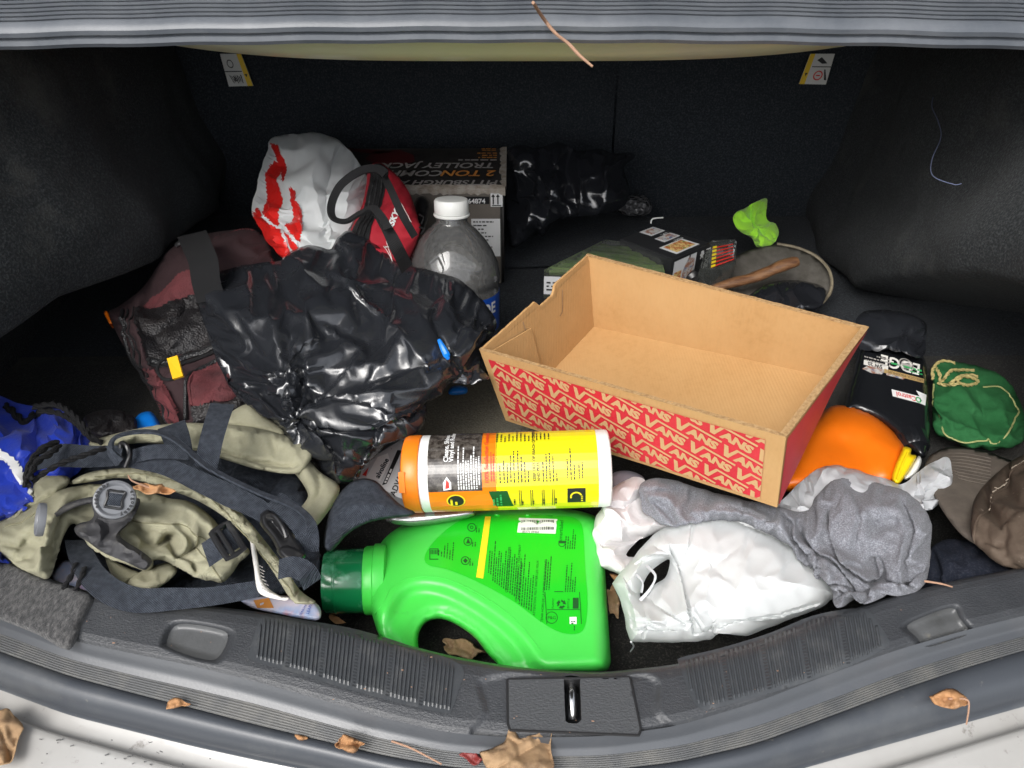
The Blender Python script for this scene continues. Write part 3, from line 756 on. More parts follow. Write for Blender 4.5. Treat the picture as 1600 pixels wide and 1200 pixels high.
# ---- sill at the back of the boot: curves traced in plan, each at its own height
UU = [-260, -150, 0, 108, 220, 300, 400, 500, 600, 700, 790, 870, 950, 1060, 1180, 1300, 1400, 1500, 1600, 1750, 1860]
cB = [790, 832, 884, 918, 934, 944, 955, 974, 998, 1024, 1040, 1048, 1050, 1038, 1008, 962, 930, 905, 886, 862, 846]
cS = [850, 905, 962, 1000, 1024, 1040, 1065, 1093, 1122, 1145, 1152, 1152, 1150, 1134, 1098, 1052, 1016, 987, 962, 928, 900]
cT = [880, 936, 990, 1030, 1058, 1076, 1100, 1128, 1155, 1174, 1181, 1182, 1180, 1166, 1136, 1092, 1054, 1022, 994, 958, 930]
cR = [905, 960, 1018, 1056, 1086, 1106, 1132, 1156, 1180, 1198, 1204, 1205, 1203, 1190, 1162, 1118, 1080, 1046, 1016, 978, 948]
cE = [965, 1020, 1078, 1118, 1146, 1166, 1188, 1208, 1232, 1250, 1256, 1257, 1255, 1244, 1222, 1188, 1160, 1132, 1104, 1062, 1030]
def cv(c, u):
    u = np.asarray(u, float); k = 0
    w = [-24, -12, 0, 12, 24]
    return sum(np.interp(u+d, UU, c) for d in w)/5.0
ZB, ZS, ZT, ZR, ZE = .118, .120, .104, .097, .086
# features pressed into the trim
def smoothpoly(P, q, w): return np.clip(sdf(catmull(P, True, 5), q)/w, 0, 1)
DIM_L = [(272, 968), (352, 978), (368, 996), (348, 1034), (318, 1036), (262, 1018), (248, 1004)]
DIM_R = [(1405, 978), (1440, 958), (1492, 942), (1508, 962), (1526, 990), (1490, 1006), (1442, 1018), (1424, 1000)]
PAD_L = [(412, 960), (470, 968), (560, 984), (650, 1012), (722, 1040), (716, 1080), (706, 1108), (690, 1114), (560, 1082), (470, 1054), (394, 1032), (390, 1018), (400, 985)]
PAD_R = [(1062, 1040), (1062, 1028), (1120, 1014), (1200, 990), (1270, 962), (1338, 950), (1360, 958), (1388, 998), (1384, 1012), (1330, 1040), (1240, 1072), (1120, 1106), (1092, 1106), (1078, 1085)]
LATCH = [(793, 1062), (984, 1058), (1001, 1140), (998, 1149), (798, 1141), (794, 1134)]
RECESS = [(762, 1052), (1010, 1048), (1034, 1110), (1052, 1156), (740, 1160), (752, 1112)]
SLOT = [(881, 1061), (906, 1061), (909, 1124), (902, 1131), (890, 1131), (883, 1126)]
def trim_dz(q):
    h = np.zeros(len(q))
    for Pp, dep, w in ((DIM_L, -.007, 16), (DIM_R, -.007, 16), (RECESS, -.0028, 14), (SLOT, -.02, 3)):
        lo = np.min(Pp, 0)-5; hi = np.max(Pp, 0)+5
        m = (q[:, 0] > lo[0]) & (q[:, 0] < hi[0]) & (q[:, 1] > lo[1]) & (q[:, 1] < hi[1])
        if m.any():
            x = smoothpoly(Pp, q[m], w); h[m] += dep*x*x*(3-2*x)
    return h
def loft(name, ca, za, cb, zb, m, nu=300, nv=24, bulge=0, dz=None, u0=-260, u1=1860, fz=None):
    us = np.linspace(u0, u1, nu); P = np.zeros((nu, nv, 3)); A = cv(ca, us); B = cv(cb, us)
    QS = np.linspace(0, 1, nv)
    uu = np.repeat(us[:, None], nv, 1); vv = A[:, None]*(1-QS)+B[:, None]*QS
    zz = za*(1-QS)+zb*QS+bulge*np.sin(math.pi*QS)
    if fz is not None: zz = fz(QS)
    zz = np.repeat(zz[None, :], nu, 0)
    if dz is not None: zz = zz+dz(np.stack([uu.ravel(), vv.ravel()], 1)).reshape(nu, nv)
    X = Pz(uu, vv, zz)
    return gridmesh(name, X, m)
def trimz(Q):   # flat tread, soft shoulder
    return np.interp(Q, [0, .03, .08, .2, .8, .93, 1], [.112, .1175, .1195, .1205, .1205, .119, .1165])
sill = loft('sill_trim', cB, 0, cS, 0, M['trim'], 760, 96, dz=trim_dz, fz=trimz)
def z_sh(Q): return np.interp(Q, [0, .25, .6, 1], [.1165, .113, .1075, .104])
loft('sill_shoulder', cS, 0, cT, 0, M['trim_smooth'], 300, 12, fz=z_sh)
# inner wall of the sill, down to the floor
us = np.linspace(-260, 1860, 200); top = Pz(us, cv(cB, us), .112)
P = np.stack([top+np.array([0, -.004*0+.012*k, 0])*0+np.array([0, .0+.004*k, -(.118)*k]) for k in (0, .15, .5, 1.0)], 1)
gridmesh('sill_inner_wall', P, M['trim'])
# ribbed channel strip and bulb seal
nr = 7; QR = []; ZR_ = []
for k in range(nr):
    for a, h in ((0.0, 0), (.12, .0012), (.62, .0012), (.78, 0)): QR.append((k+a)/nr); ZR_.append(h)
QR.append(1.0); ZR_.append(0)
us = np.linspace(-260, 1860, 260); A = cv(cT, us)+0; B = cv(cR, us)
P = np.zeros((len(us), len(QR), 3))
for j, (qq, h) in enumerate(zip(QR, ZR_)): P[:, j] = Pz(us, A*(1-qq)+B*qq, .0995*(1-qq)+.0955*qq+h)
gridmesh('ribbed_channel', P, M['rib_dark'], sharp=30)
Q = np.linspace(0, 1, 16); P = np.zeros((len(us), 16, 3)); A = cv(cR, us); B = cv(cE, us)
for j, qq in enumerate(Q): P[:, j] = Pz(us, A*(1-qq)+B*qq, .094*(1-qq)+.072*qq+.011*math.sin(math.pi*min(1, qq*1.08))**.6)
gridmesh('boot_seal', P, M['rubber'])
# rear bumper / body skin: from under the seal outwards and down
top = Pz(us, cv(cE, us)-6, .070)
P = []
for k, (off, dz) in enumerate(((-.01, 0), (0, -.006), (.010, -.011), (.017, -.011), (.019, -.003), (.0215, -.0005), (.026, -.001), (.05, -.003), (.09, -.010), (.11, -.03), (.13, -.036), (.17, -.05), (.185, -.08), (.19, -.20), (.18, -.40), (.12, -.55))):
    ctr = np.array([0, .75, 0]); dirv = top-ctr; dirv[:, 2] = 0; dirv /= np.linalg.norm(dirv, axis=1)[:, None]
    X = top+dirv*off; X[:, 2] = .070+dz; P.append(X)
gridmesh('rear_body', np.stack(P, 1), M['paint'])
# flanks of the body
for sx in (-1, 1):
    P = np.array([[(sx*(.88+.03*math.sin(z*3)), y, z) for z in np.linspace(-.5, .52, 14)] for y in np.linspace(.35, 2.6, 20)])
    gridmesh('quarter_panel', P, M['paint'])
    P = np.array([[(sx*x, y, .50+.02*(1-x)) for x in np.linspace(.60, .885, 8)] for y in np.linspace(.35, 2.6, 20)])
    gridmesh('body_shoulder', P, M['paint'])

# grip pads with moulded ribs
class TrimSurf:
    def point(s, q, off=0.0):
        q = np.atleast_2d(q); A = cv(cB, q[:, 0]); B = cv(cS, q[:, 0]); z = trimz((q[:, 1]-A)/(B-A))+trim_dz(q)+off
        return Pz(q[:, 0], q[:, 1], z)
TS = TrimSurf()
def pad(poly, ax, blocks, name, n_rib=7, lean=0.0):
    """ribs cross the pad; ax = px line along the pad"""
    P = catmull(poly, True, 4); a, b = np.array(ax[0], float), np.array(ax[1], float)
    e = (b-a); L = np.linalg.norm(e); e /= L; nn = np.array([-e[1], e[0]])
    q = []
    B = resample(P, 3.0); lo, hi = B.min(0), B.max(0)
    s = (P-a)@e; s0, s1 = s.min(), s.max(); w = (P-a)@nn; w0, w1 = w.min(), w.max()
    bl = (s1-s0-8)/blocks; rp = bl/(n_rib+1.3)
    base = surfpatch('grip_pad', P, .0006, M['pad'], car)
    mb = MB()
    for k in range(blocks):
        for r in range(n_rib):
            sc = s0+5+k*bl+(r+.8)*rp
            ww = np.linspace(w0, w1, 60); pp = a+np.outer(sc+ww*lean, e)+np.outer(ww, nn)
            ok = sdf(P, pp) > 4.5
            if ok.sum() < 4: continue
            ww = ww[ok]; ww = np.linspace(ww.min(), ww.max(), 12)
            hw = rp*.33
            c = a+np.outer(sc+ww*lean, e)+np.outer(ww, nn)
            VV = []
            for i in range(12):
                for du, dz in ((-hw, .0002), (-hw*.55, .0017), (hw*.55, .0017), (hw, .0002)):
                    VV.append(TS.point(c[i]+e*du, dz+.0004 if 0 < i < 11 else .0003)[0])
            mb.add(VV, [(4*i+j, 4*i+j+1, 4*i+j+5, 4*i+j+4) for i in range(11) for j in range(3)])
        # fine serrated edge between blocks
        sc = s0+5+(k+1)*bl-.0*rp
        for ww in np.arange(w0+6, w1-6, 5.0):
            pc = a+e*(sc+ww*lean-rp*.1)+nn*ww
            if k < blocks-1 and sdf(P, pc[None])[0] > 5:
                VV = [TS.point(pc+e*x*rp*.4+nn*y, z)[0] for x, y, z in ((-1, -1.6, .0006), (1, -1.6, .0006), (1, 1.2, .0013), (-1, 1.2, .0013))]
                mb.add(VV, [(0, 1, 2, 3)])
    o = mb.build('grip_rib', M['pad'], base, sharp=30); o['kind'] = 'stuff'
def surfpatch(name, P, off, m, parent, sp=6):
    S = Surf([(0, 0), (1, 0), (0, 1)], (np.zeros(3), np.array([0, 0, 1.0])), smooth=1)
    q, F = S.grid(P, sp); return link(name, TS.point(q, off), F, m, parent, True, False)
pad(PAD_L, ((400, 1000), (715, 1090)), 6, 'pad', 7, .18)
pad(PAD_R, ((1075, 1070), (1380, 985)), 5, 'pad', 7, -.10)
for Dm in (DIM_L, DIM_R):
    P = catmull(Dm, True, 5); c = P.mean(0); surfpatch('finger_hollow', c+(P-c)*.80, .0005, M['dimple'], car, 4)
# latch cover with its slot and the striker bar
Lp = np.array(LATCH, float)
q, F = Surf([(0, 0), (1, 0), (0, 1)], (np.zeros(3), np.array([0, 0, 1.0])), smooth=1).grid(Lp, 6, np.array(SLOT, float))
X = TS.point(q, 0.0); A = cv(cB, q[:, 0]); X = Pz(q[:, 0], q[:, 1], np.full(len(q), .1198))
lc = link('latch_cover', X, F, M['cover'], car, True, False)
mb = MB(); ring = resample(Lp, 5); ring = np.vstack([ring, ring[:1]]); mb.tube(Pz(ring[:, 0], ring[:, 1], .1192), .0011, 6); mb.build('cover_edge', M['black_ink'], lc)
mb = MB(); pp = np.array([(893, 1066), (893, 1080), (894, 1100), (895, 1122)]); mb.tube(Pz(pp[:, 0], pp[:, 1], np.array([.108, .113, .113, .106])), .0038, 12); mb.build('striker', M['chrome'], car)
mb = MB(); pp = np.array(SLOT, float); X0 = Pz(pp[:, 0], pp[:, 1], .1198); X1 = X0-np.array([0, 0, .03]); n = len(pp)
mb.add(np.vstack([X0, X1]), [(i, (i+1) % n, n+(i+1) % n, n+i) for i in range(n)]+[tuple(range(n, 2*n))]); mb.build('latch_well', M['black_ink'], lc, smooth=False)
# piece of grey carpet trim at the left end of the sill
cp = [(-260, 772), (-100, 838), (0, 872), (60, 898), (148, 928), (146, 940), (128, 978), (108, 1016), (60, 992), (0, 968), (-120, 922), (-260, 850)]
S_cp = Surf(cp, (Pz(0, 930, .120), np.array([0, 0, 1.0])), H=.007, R=14, Hb=.003, noise=((18, .002, 5),), smooth=3)
S_cp.build('corner_carpet', M['carpet_grey'], car, sp=8)
# warning stickers on the seat back
def sticker(cs, lines):
    X = np.array([Py(u, v, 1.31) for u, v in cs]); X = np.array([x*0+CAMP+(x-CAMP)*((1.27+.2*x[2]-.012)/x[1]) for x in X])
    mb = MB(); n = np.cross(X[1]-X[0], X[3]-X[0]); n /= np.linalg.norm(n); n *= np.sign(n@(CAMP-X[0]))
    f = lambda V: np.array([X[0]*(1-a)*(1-b)+X[1]*a*(1-b)+X[2]*a*b+X[3]*(1-a)*b+n*.0015 for a, b in V])
    f2 = lambda V: f(V)+n*.0006
    mb.hexa(list(X)+list(X+n*.0012)); s = mb.build('warning_label', M['warn'], car, smooth=False)
    return s, f2
s, f = sticker([(344, 84), (377, 84), (396, 134), (358, 135)], 0)
p = Print(); p.rect(.78, 0, 1, 1); p.build('yellow_band', f, M['warn_yellow'], s)
p = Print(); p.rect(.02, .52, .76, .55); p.ring(.4, .78, .03, .06, sx=1.2)
for a in range(7): p.poly([(.15+.08*a, .62+.03*(a % 3)), (.20+.08*a, .66+.04*(a % 2)), (.30+.06*a, .90-.03*(a % 3)), (.27+.06*a, .90-.03*(a % 3))])
p.ring(.35, .3, .10, .13, sx=1.1); p.poly([(.82, .62), (.95, .62), (.885, .72)]); p.build('pictogram', lambda V: f(V)+np.array([0, -.0008, 0]), M['black_ink'], s)
s, f = sticker([(1266, 84), (1304, 84), (1290, 132), (1248, 131)], 0)
p = Print(); p.rect(0, 0, .2, 1); p.build('yellow_band', f, M['warn_yellow'], s)
p = Print(); p.rect(.24, .40, .98, .43); p.poly([(.06, .62), (.16, .62), (.11, .74)]); p.poly([(.75, .5), (.8, .5), (.95, .85), (.86, .85)]); p.poly([(.35, .2), (.5, .1), (.8, .3), (.6, .32)])
p.build('pictogram', lambda V: f(V)+np.array([0, -.0008, 0]), M['black_ink'], s)
p = Print(); p.ring(.58, .70, .12, .16, sx=1.1); p.rect(.50, .68, .66, .72); p.build('prohibition_sign', lambda V: f(V)+np.array([0, -.001, 0]), M['red_ink'], s)

# the open boot lid, hinged at the front edge of the opening and standing above it
A = [(.84, .60), (.81, .70), (.75, .86), (.67, 1.04), (.56, 1.22), (.44, 1.36), (.39, 1.39)]
xs = np.linspace(-.66, .66, 24)
Pin = np.array([[(x, y-.02*(x/.66)**2, z-.03*(x/.66)**2) for y, z in A] for x in xs]); gridmesh('lid_liner', Pin, M['lid_liner'])
Pout = np.array([[(x*1.06, y+.05-.02*(x/.66)**2, z+.05-.03*(x/.66)**2) for y, z in A] for x in xs]); gridmesh('boot_lid', Pout, M['paint'])
edge = np.array([[Pin[i, -1], (Pin[i, -1]+Pout[i, -1])/2+[0, -.01, .01], Pout[i, -1]] for i in range(24)]); gridmesh('lid_edge', edge, M['paint'])
for sx in (0, 23):
    gridmesh('lid_edge', np.array([[Pin[sx, j], Pout[sx, j]] for j in range(len(A))]), M['paint'])
for x in (-.56, .56):
    mb = MB(); mb.tube(catmull([(x, .95, .46), (x, .97, .55), (x, .86, .62), (x, .74, .76)], False, 6), .010, 8); mb.build('hinge_arm', M['hard_black'], car)

# grit and small scrape marks on the painted edge
rgp = random.Random(31); mb = MB()
for k in range(34):
    u, v = rgp.uniform(60, 330), rgp.uniform(1150, 1195)
    if v < float(cv(cE, u))+6: continue
    c_ = Pz(u, v, .0705); a = rgp.uniform(-.6, .6); L_ = rgp.uniform(.0004, .003); w_ = rgp.uniform(.0003, .0008)
    mb.box(c_, (L_, w_, .0006), [[math.cos(a), -math.sin(a), 0], [math.sin(a), math.cos(a), 0], [0, 0, 1]])
g_ = mb.build('paint_grit', M['rib_dark'], car, smooth=False); g_['kind'] = 'stuff'

# ================================================================== shoe box
def Pt(u, v, t): return CAMP+D(u, v)*t
TFL, TFR, TBR, TBL = Pt(749, 546, .831), Pt(1228, 683, .645), Pt(1357, 512, .765), Pt(918, 397, .947)
BFL, BFR, BBL = Pt(790, 657, .888), Pt(1214, 793, .700), Pt(926, 512, .998)
BBR = BBL+(BFR-BFL)*.985+np.array([-.006, 0, 0])
box = thing('shoe_box', (BFL+BFR+BBL+BBR)/4, 'open empty cardboard shoe box with repeated cream lettering on its red front', 'box')
def quadfn(a, b, c, d, off=0.0, ref=None):
    """bilinear map of the unit square a(0,0) b(1,0) c(1,1) d(0,1), pushed outwards"""
    n = np.cross(b-a, d-a); n /= np.linalg.norm(n)
    if ref is not None and n@(a-ref) < 0: n = -n
    def f(V):
        x, y = V[:, :1], V[:, 1:2]
        return a*(1-x)*(1-y)+b*x*(1-y)+c*x*y+d*(1-x)*y+n*off
    return f
ctr = (TFL+TFR+TBR+TBL+BFL+BFR+BBL+BBR)/8
TH = .0032
def panel(name, a, b, c, d, m=M['card'], nx=40, ny=12, notch=None, warp=.0012, seed=1, th=TH, fray=.0006):
    """a,b bottom; c,d top; thickness inwards"""
    f = quadfn(a, b, c, d, 0, ctr); fi = quadfn(a, b, c, d, -th, ctr)
    V = []; F = []
    for k, fn in enumerate((f, fi)):
        for i in range(nx+1):
            for j in range(ny+1):
                x, y = i/nx, j/ny
                if notch is not None: y *= 1-notch(x)
                p = fn(np.array([[x, y]]))[0]
                w = warp*float(fbm(x*3+seed, y*2, seed))*math.sin(math.pi*x)*1.0
                nn = (fi(np.array([[.5, .5]]))-f(np.array([[.5, .5]])))[0]/th
                p = p+nn*w
                if j == ny: p = p+np.array([0, 0, 1])*fray*float(vnoise(i*1.7, seed*3.1, 5))*2
                V.append(p)
    m1 = (nx+1)*(ny+1); idx = lambda k, i, j: k*m1+i*(ny+1)+j
    for i in range(nx):
        for j in range(ny):
            F.append((idx(0, i, j), idx(0, i+1, j), idx(0, i+1, j+1), idx(0, i, j+1)))
            F.append((idx(1, i, j), idx(1, i, j+1), idx(1, i+1, j+1), idx(1, i+1, j)))
        for j in (0, ny): F.append((idx(0, i, j), idx(1, i, j), idx(1, i+1, j), idx(0, i+1, j)))
    for j in range(ny):
        for i in (0, nx): F.append((idx(0, i, j), idx(0, i, j+1), idx(1, i, j+1), idx(1, i, j)))
    return link(name, V, F, m, box, False)
fp = panel('front_panel', BFL, BFR, TFR, TFL, seed=2)
panel('back_panel', BBL, BBR, TBR, TBL, seed=4)
notch = lambda x: .10*float(sstep(.47, .50, x)*(1-sstep(.62, .66, x)))
lp_ = panel('end_panel', BFL, BBL, TBL, TFL, notch=notch, nx=60, seed=6)
rp_ = panel('end_panel', BFR, BBR, TBR, TFR, nx=30, seed=8)
panel('base_panel', BFL+[0, 0, .001], BFR+[0, 0, .001], BBR+[0, 0, .001], BBL+[0, 0, .001], seed=9, warp=0, fray=0)
# folded inner flaps: second ply along the end walls with locking slits and a bent corner flap
def inner(a, b, c, d, o): return quadfn(a, b, c, d, -TH-o, ctr)
f = inner(BFL, BBL, TBL, TFL, .0012)
p = Print(); p.poly([(.04, .03), (.985, .03), (.985, .95), (.66, .93), (.64, .86), (.50, .86), (.47, .93), (.04, .95)])
p.build('inner_flap', f, M['card'], box, .06)
p = Print()
for x0, y0, x1, y1 in ((.70, .88, .67, .62), (.67, .62, .64, .60), (.33, .92, .34, .55), (.34, .55, .31, .50)):
    dx, dy = x1-x0, y1-y0; L = math.hypot(dx, dy); nx_, ny_ = -dy/L*.004, dx/L*.008
    p.poly([(x0-nx_, y0-ny_), (x1-nx_, y1-ny_), (x1+nx_, y1+ny_), (x0+nx_, y0+ny_)])
p.build('flap_slit', lambda V: inner(BFL, BBL, TBL, TFL, .0016)(V), M['leaf_brown'], box)
f = inner(BFL, BFR, TFR, TFL, .002)
mb = MB(); g = inner(BFL, BBL, TBL, TFL, .004); q0 = g(np.array([[.05, .10], [.36, .06], [.36, .80], [.05, .93]])); q1 = g(np.array([[.05, .10], [.36, .06], [.36, .80], [.05, .93]]))+(q0[1]-q0[0])*0+np.array([.0016, 0, 0])
mb.hexa(list(q0)+list(q1)); mb.build('corner_flap', M['card'], box, smooth=False)
# raw corrugated rims on top of each wall
def rim(name, a, b, seed, off=.0, w=.0036, skip=None):
    n = 110; X = np.array([a+(b-a)*k/n for k in range(n+1)]); e = (b-a)/np.linalg.norm(b-a)
    s = np.cross(e, [0, 0, 1.0]); s /= np.linalg.norm(s); s *= np.sign(s@(ctr-a))
    rg = np.random.RandomState(seed); mb = MB(); V = []; 
    for k in range(n+1):
        h = .0007+.0005*rg.rand(); j = .0004*(rg.rand()-.5)
        if skip and skip[0] < k/n < skip[1]: h -= .0145*float(sstep(skip[0], skip[0]+.05, k/n)*(1-sstep(skip[1]-.06, skip[1], k/n)))
        V += [X[k]+s*(-.0003), X[k]+s*(-.0003+j)+[0, 0, h], X[k]+s*(w*.5)+[0, 0, h*.5+.0002+(-.0004 if k % 2 else .0004)], X[k]+s*(w+j)+[0, 0, h*.9], X[k]+s*(w+.0002)-[0, 0, .001]]
    mb.add(V, [(5*i+j, 5*i+j+1, 5*i+j+6, 5*i+j+5) for i in range(n) for j in range(4)])
    return mb.build(name, M['card_edge'], box, smooth=False)
rim('rim', TFL, TFR, 1); rim('rim', TBL, TBR, 2); rim('rim', TFR, TBR, 4, w=.0058)
# printed front: red field with kraft lettering
red = Print(); red.rect(.028, .06, .950, .90)
red.build('printed_front', quadfn(BFL, BFR, TFR, TFL, .0010, ctr), M['red_print'], box, .05)
LW, LH = .33, .10
pr = Print()
vs, fs = text2d('ANS', .0135, bold=.0008, spacing=1.0, res=3)
vs[:, 0] -= vs[:, 0].min(); vs[:, 1] -= vs[:, 1].min(); vs = vs*np.array([.0295/vs[:, 0].max(), .0098/vs[:, 1].max()])
wA, hA = .0295, .0098
V_ = np.array([(-.0130, hA*1.30), (-.0090, hA*1.30), (-.0054, .0048), (-.0016, hA*1.44), (wA+.0012, hA*1.44), (wA+.0012, hA*1.21), (.0006, hA*1.21), (-.0036, -.0004), (-.0078, -.0004)])
word = Print(); word.poly(V_); word.add(vs+np.array([.0004, 0]), fs)
word.V = [(x*1.08, y*1.16) for x, y in word.V]
ang = R_(-21.2)
for i in range(-6, 12):
    for j in range(-12, 14):
        X = .1943+i*.0465+j*.0330-.0; Y = .0716-.0*i-i*.018+j*.0086-.012
        X += .011
        if not (-.06 < X < LW+.03 and -.05 < Y < LH+.05): continue
        Mx = [[math.cos(ang), -math.sin(ang), X], [math.sin(ang), math.cos(ang), Y]]
        pr.add(word.V, word.F, Mx)
pr.clip(.028*LW, .06*LH, .950*LW, .90*LH)
ff = quadfn(BFL, BFR, TFR, TFL, .0014, ctr)
pr.build('lettering', lambda V: ff(V/np.array([LW, LH])), M['kraft'], box)
red = Print(); red.rect(.012, .01, .995, .965)
red.build('printed_end', quadfn(BFR, BBR, TBR, TFR, .0009, ctr), M['red_print'], box, .05)
# torn kraft nibs along the print's upper border
# crease and dent marks on the inside
# ================================================================== wipes canister
A0, A1 = Pz(637, 741, .118), Pz(944, 731, .128)
AX = (A1-A0); LEN = np.linalg.norm(AX); AX /= LEN
mid = (A0+A1)/2; e1 = (CAMP-mid); e1 -= AX*(e1@AX); e1 /= np.linalg.norm(e1); e2 = np.cross(e1, AX); 
if e2[2] < 0: e2 = -e2
RC = .0378
can = thing('wipes_canister', mid-np.array([0, 0, RC]), 'round tub of wipes lying on its side, orange lid, black and yellow label', 'canister')
def cyl(V, r=RC+.0004): a = V[:, 1:2]/RC; return A0+AX*V[:, :1]+r*(np.cos(a)*e1+np.sin(a)*e2)
pxm = LEN/(944-637)           # metres per pixel along it
X_ = lambda u: (u-637)*pxm
def rev(name, prof, m, parent, n=64, cap=True):
    mb = MB(); mb.lathe(prof, A0, AX, n, cap); return mb.build(name, m, parent, sharp=35)
rev('body', [(RC*.93, X_(661)), (RC, X_(664)), (RC, X_(945)), (RC*.985, X_(949)), (RC*.94, X_(951)), (RC*.86, X_(951)), (RC*.82, X_(947)), (.001, X_(946))], M['white_plastic'], can)
lid = rev('lid', [(.001, X_(634.5)), (RC*.86, X_(634.5)), (RC*.97, X_(637)), (RC*1.005, X_(641)), (RC*1.015, X_(659)), (RC*1.0, X_(661.5)), (RC*.9, X_(661.8))], M['lid_orange'], can)
mb = MB(); c0 = cyl(np.array([[X_(640), -.003]]), RC*1.02)[0]
mb.add(np.vstack([cyl(np.array([(X_(634), -.017), (X_(643), -.017), (X_(643), .002), (X_(634), .002)]), RC*1.005), cyl(np.array([(X_(634), -.017), (X_(643), -.017), (X_(643), .002), (X_(634), .002)]), RC*1.06)]), [(0, 1, 2, 3), (4, 5, 6, 7), (0, 1, 5, 4), (1, 2, 6, 5), (2, 3, 7, 6), (3, 0, 4, 7)]); mb.build('lid_tab', M['lid_orange'], lid, sharp=30)
def cprint(name, rects, m, r, ml=.004, polys=()):
    p = Print()
    for a in rects: p.rect(*a)
    for q in polys: p.poly(q)
    return p.build(name, lambda V: cyl(V, r), m, can, ml)
full = math.pi*RC*1.0
yl = -.0180
cprint('label', [(X_(677), -full, X_(779), full)], M['label_orange'], RC+.0003)
cprint('label', [(X_(779), -full, X_(931), full)], M['label_yellow'], RC+.0003)
cprint('label_panel', [(X_(677), yl, X_(758), full*.62)], M['label_black'], RC+.0006)
cprint('label_panel', [], M['dark_ink'], RC+.0006, polys=[[(X_(767), yl-.001), (X_(795), yl-.001), (X_(803), -.040), (X_(777), -.040)]])
cprint('label_panel', [(X_(884), -.0365, X_(911), -.0185)], M['black_ink'], RC+.0006)
cp_ = lambda p, name, m, r=RC+.0010: p.build(name, lambda V: cyl(V, r), m, can, .006)
# white lettering on black
p = Print()
p.text('Cleans, Shines', X_(708), .010, .0062, 90, bold=.00012); p.text('Vinyl and Rubber', X_(716), .010, .0062, 90, bold=.00012)
for k in range(9): p.micro(X_(724)+k*.00245, yl+.002+ (0 if k < 8 else .004), .052-(.006 if k in (2, 5) else 0), 1, .002, .00115, 90, seed=k)
cp_(p, 'lettering', M['white_ink'])
p = Print(); p.text('100% Satisfaction Guarantee', X_(768), yl+.007, .0052, 90, bold=.00008)
for k in range(2): p.micro(X_(773)+k*.0023, yl+.009, .044, 1, .002, .0010, 90, seed=40+k)
cp_(p, 'lettering', M['red_ink'])
p = Print(); p.text('KEEP OUT OF REACH OF CHILDREN', X_(838), -.0105, .00385, 90, bold=.00007); p.text('AND PETS', X_(844), -.0105, .00385, 90, bold=.00007)
rg = random.Random(5)
for k, (u, y0, L) in enumerate([(786, -.011, .034), (792, -.011, .030), (797, -.011, .036), (802, -.010, .028), (807, -.011, .034), (813, -.011, .036), (818, -.011, .033), (823, -.011, .036), (828, -.011, .024), (850, -.011, .035), (855, -.011, .030), (860, -.011, .034), (865, -.011, .036), (870, -.011, .022), (886, -.008, .034), (891, -.010, .036), (896, -.010, .018), (903, -.009, .025), (908, -.009, .02),
        (782, .03, .02), (788, .03, .02), (794, .03, .02), (800, .031, .02), (806, .031, .02), (812, .031, .02), (818, .03, .02), (824, .03, .02), (830, .03, .02), (836, .031, .02), (842, .031, .02), (848, .032, .02), (854, .032, .02), (860, .032, .018)]):
    p.micro(X_(u), y0, L, 1, .002, .00115, 90, seed=100+k)
for u in (812, 829, 846, 861):
    p.rect(X_(u), -.040, X_(u)+.0006, -.0185); p.rect(X_(u)+.0018, -.040, X_(u)+.0024, -.0185)
p.rect(X_(779)+.0004, -.0130, X_(779)+.0008, .05)
for u, s in ((806, 30), (818, 31), (834, 32), (850, 33), (868, 34)): p.micro(X_(u), -.037, .012, 1, .002, .0015, 90, seed=s)
cp_(p, 'lettering', M['black_ink'])
p = Print(); p.ring(X_(717), -.0290, 0, .0078, sx=1.15); cp_(p, 'badge', M['yellow_ink'], RC+.0008)
p = Print(); p.ring(X_(717), -.0290, 0, .0066, sx=1.15); cp_(p, 'badge', M['black_ink'], RC+.0011)
p = Print(); p.micro(X_(712), -.034, .009, 1, .002, .0022, 90, seed=2); p.micro(X_(719), -.034, .009, 1, .002, .0022, 90, seed=3); cp_(p, 'badge_lettering', M['yellow_ink'], RC+.0014)
p = Print(); p.ring(X_(897), -.028, .0042, .0058, a0=20, a1=200); p.micro(X_(907), -.0345, .013, 1, .002, .0018, 90, seed=7); cp_(p, 'gauge_symbol', M['yellow_ink'], RC+.0009)
p = Print(); p.poly([(X_(700), -.0165), (X_(712), -.0155), (X_(712), -.009), (X_(706), -.0035), (X_(700), -.009)]); cp_(p, 'crest', M['white_ink'], RC+.0010)
p = Print(); p.poly([(X_(703), -.015), (X_(709), -.014), (X_(709), -.009), (X_(705), -.006)]); cp_(p, 'crest', M['red_ink'], RC+.0013)
p = Print(); 
for k in range(3): p.micro(X_(775)+k*.0035, -.0375, .017, 1, .002, .0018, 90, seed=60+k)
cp_(p, 'lettering', M['green_ink'], RC+.0010)

# ================================================================== green detergent bottle
det_out = [(583, 966), (577, 930), (581, 880), (594, 850), (618, 827), (660, 809), (720, 798), (800, 793), (870, 794), (918, 802), (937, 817), (944, 870), (949, 950), (953, 1010), (953, 1040), (935, 1052), (860, 1056), (800, 1058), (700, 1054), (640, 1036), (600, 1006)]
det_hole = [(654, 992), (668, 971), (698, 969), (738, 993), (762, 1022), (780, 1044), (740, 1045), (690, 1040), (658, 1022)]
grip = [(590, 1010), (606, 940), (640, 908), (690, 908), (740, 930), (800, 972), (840, 1020), (860, 1075), (700, 1085)]
gp = catmull(grip, True, 5)
def gripd(q): x = np.clip(sdf(gp, q)/26, 0, 1); return -.013*x*x*(3-2*x)
DP = planeV(1050, .050, 800, .046)
det = thing('detergent_bottle', Pz(760, 930, .004), 'big bright green detergent bottle with dark green cap lying by the boot sill', 'bottle')
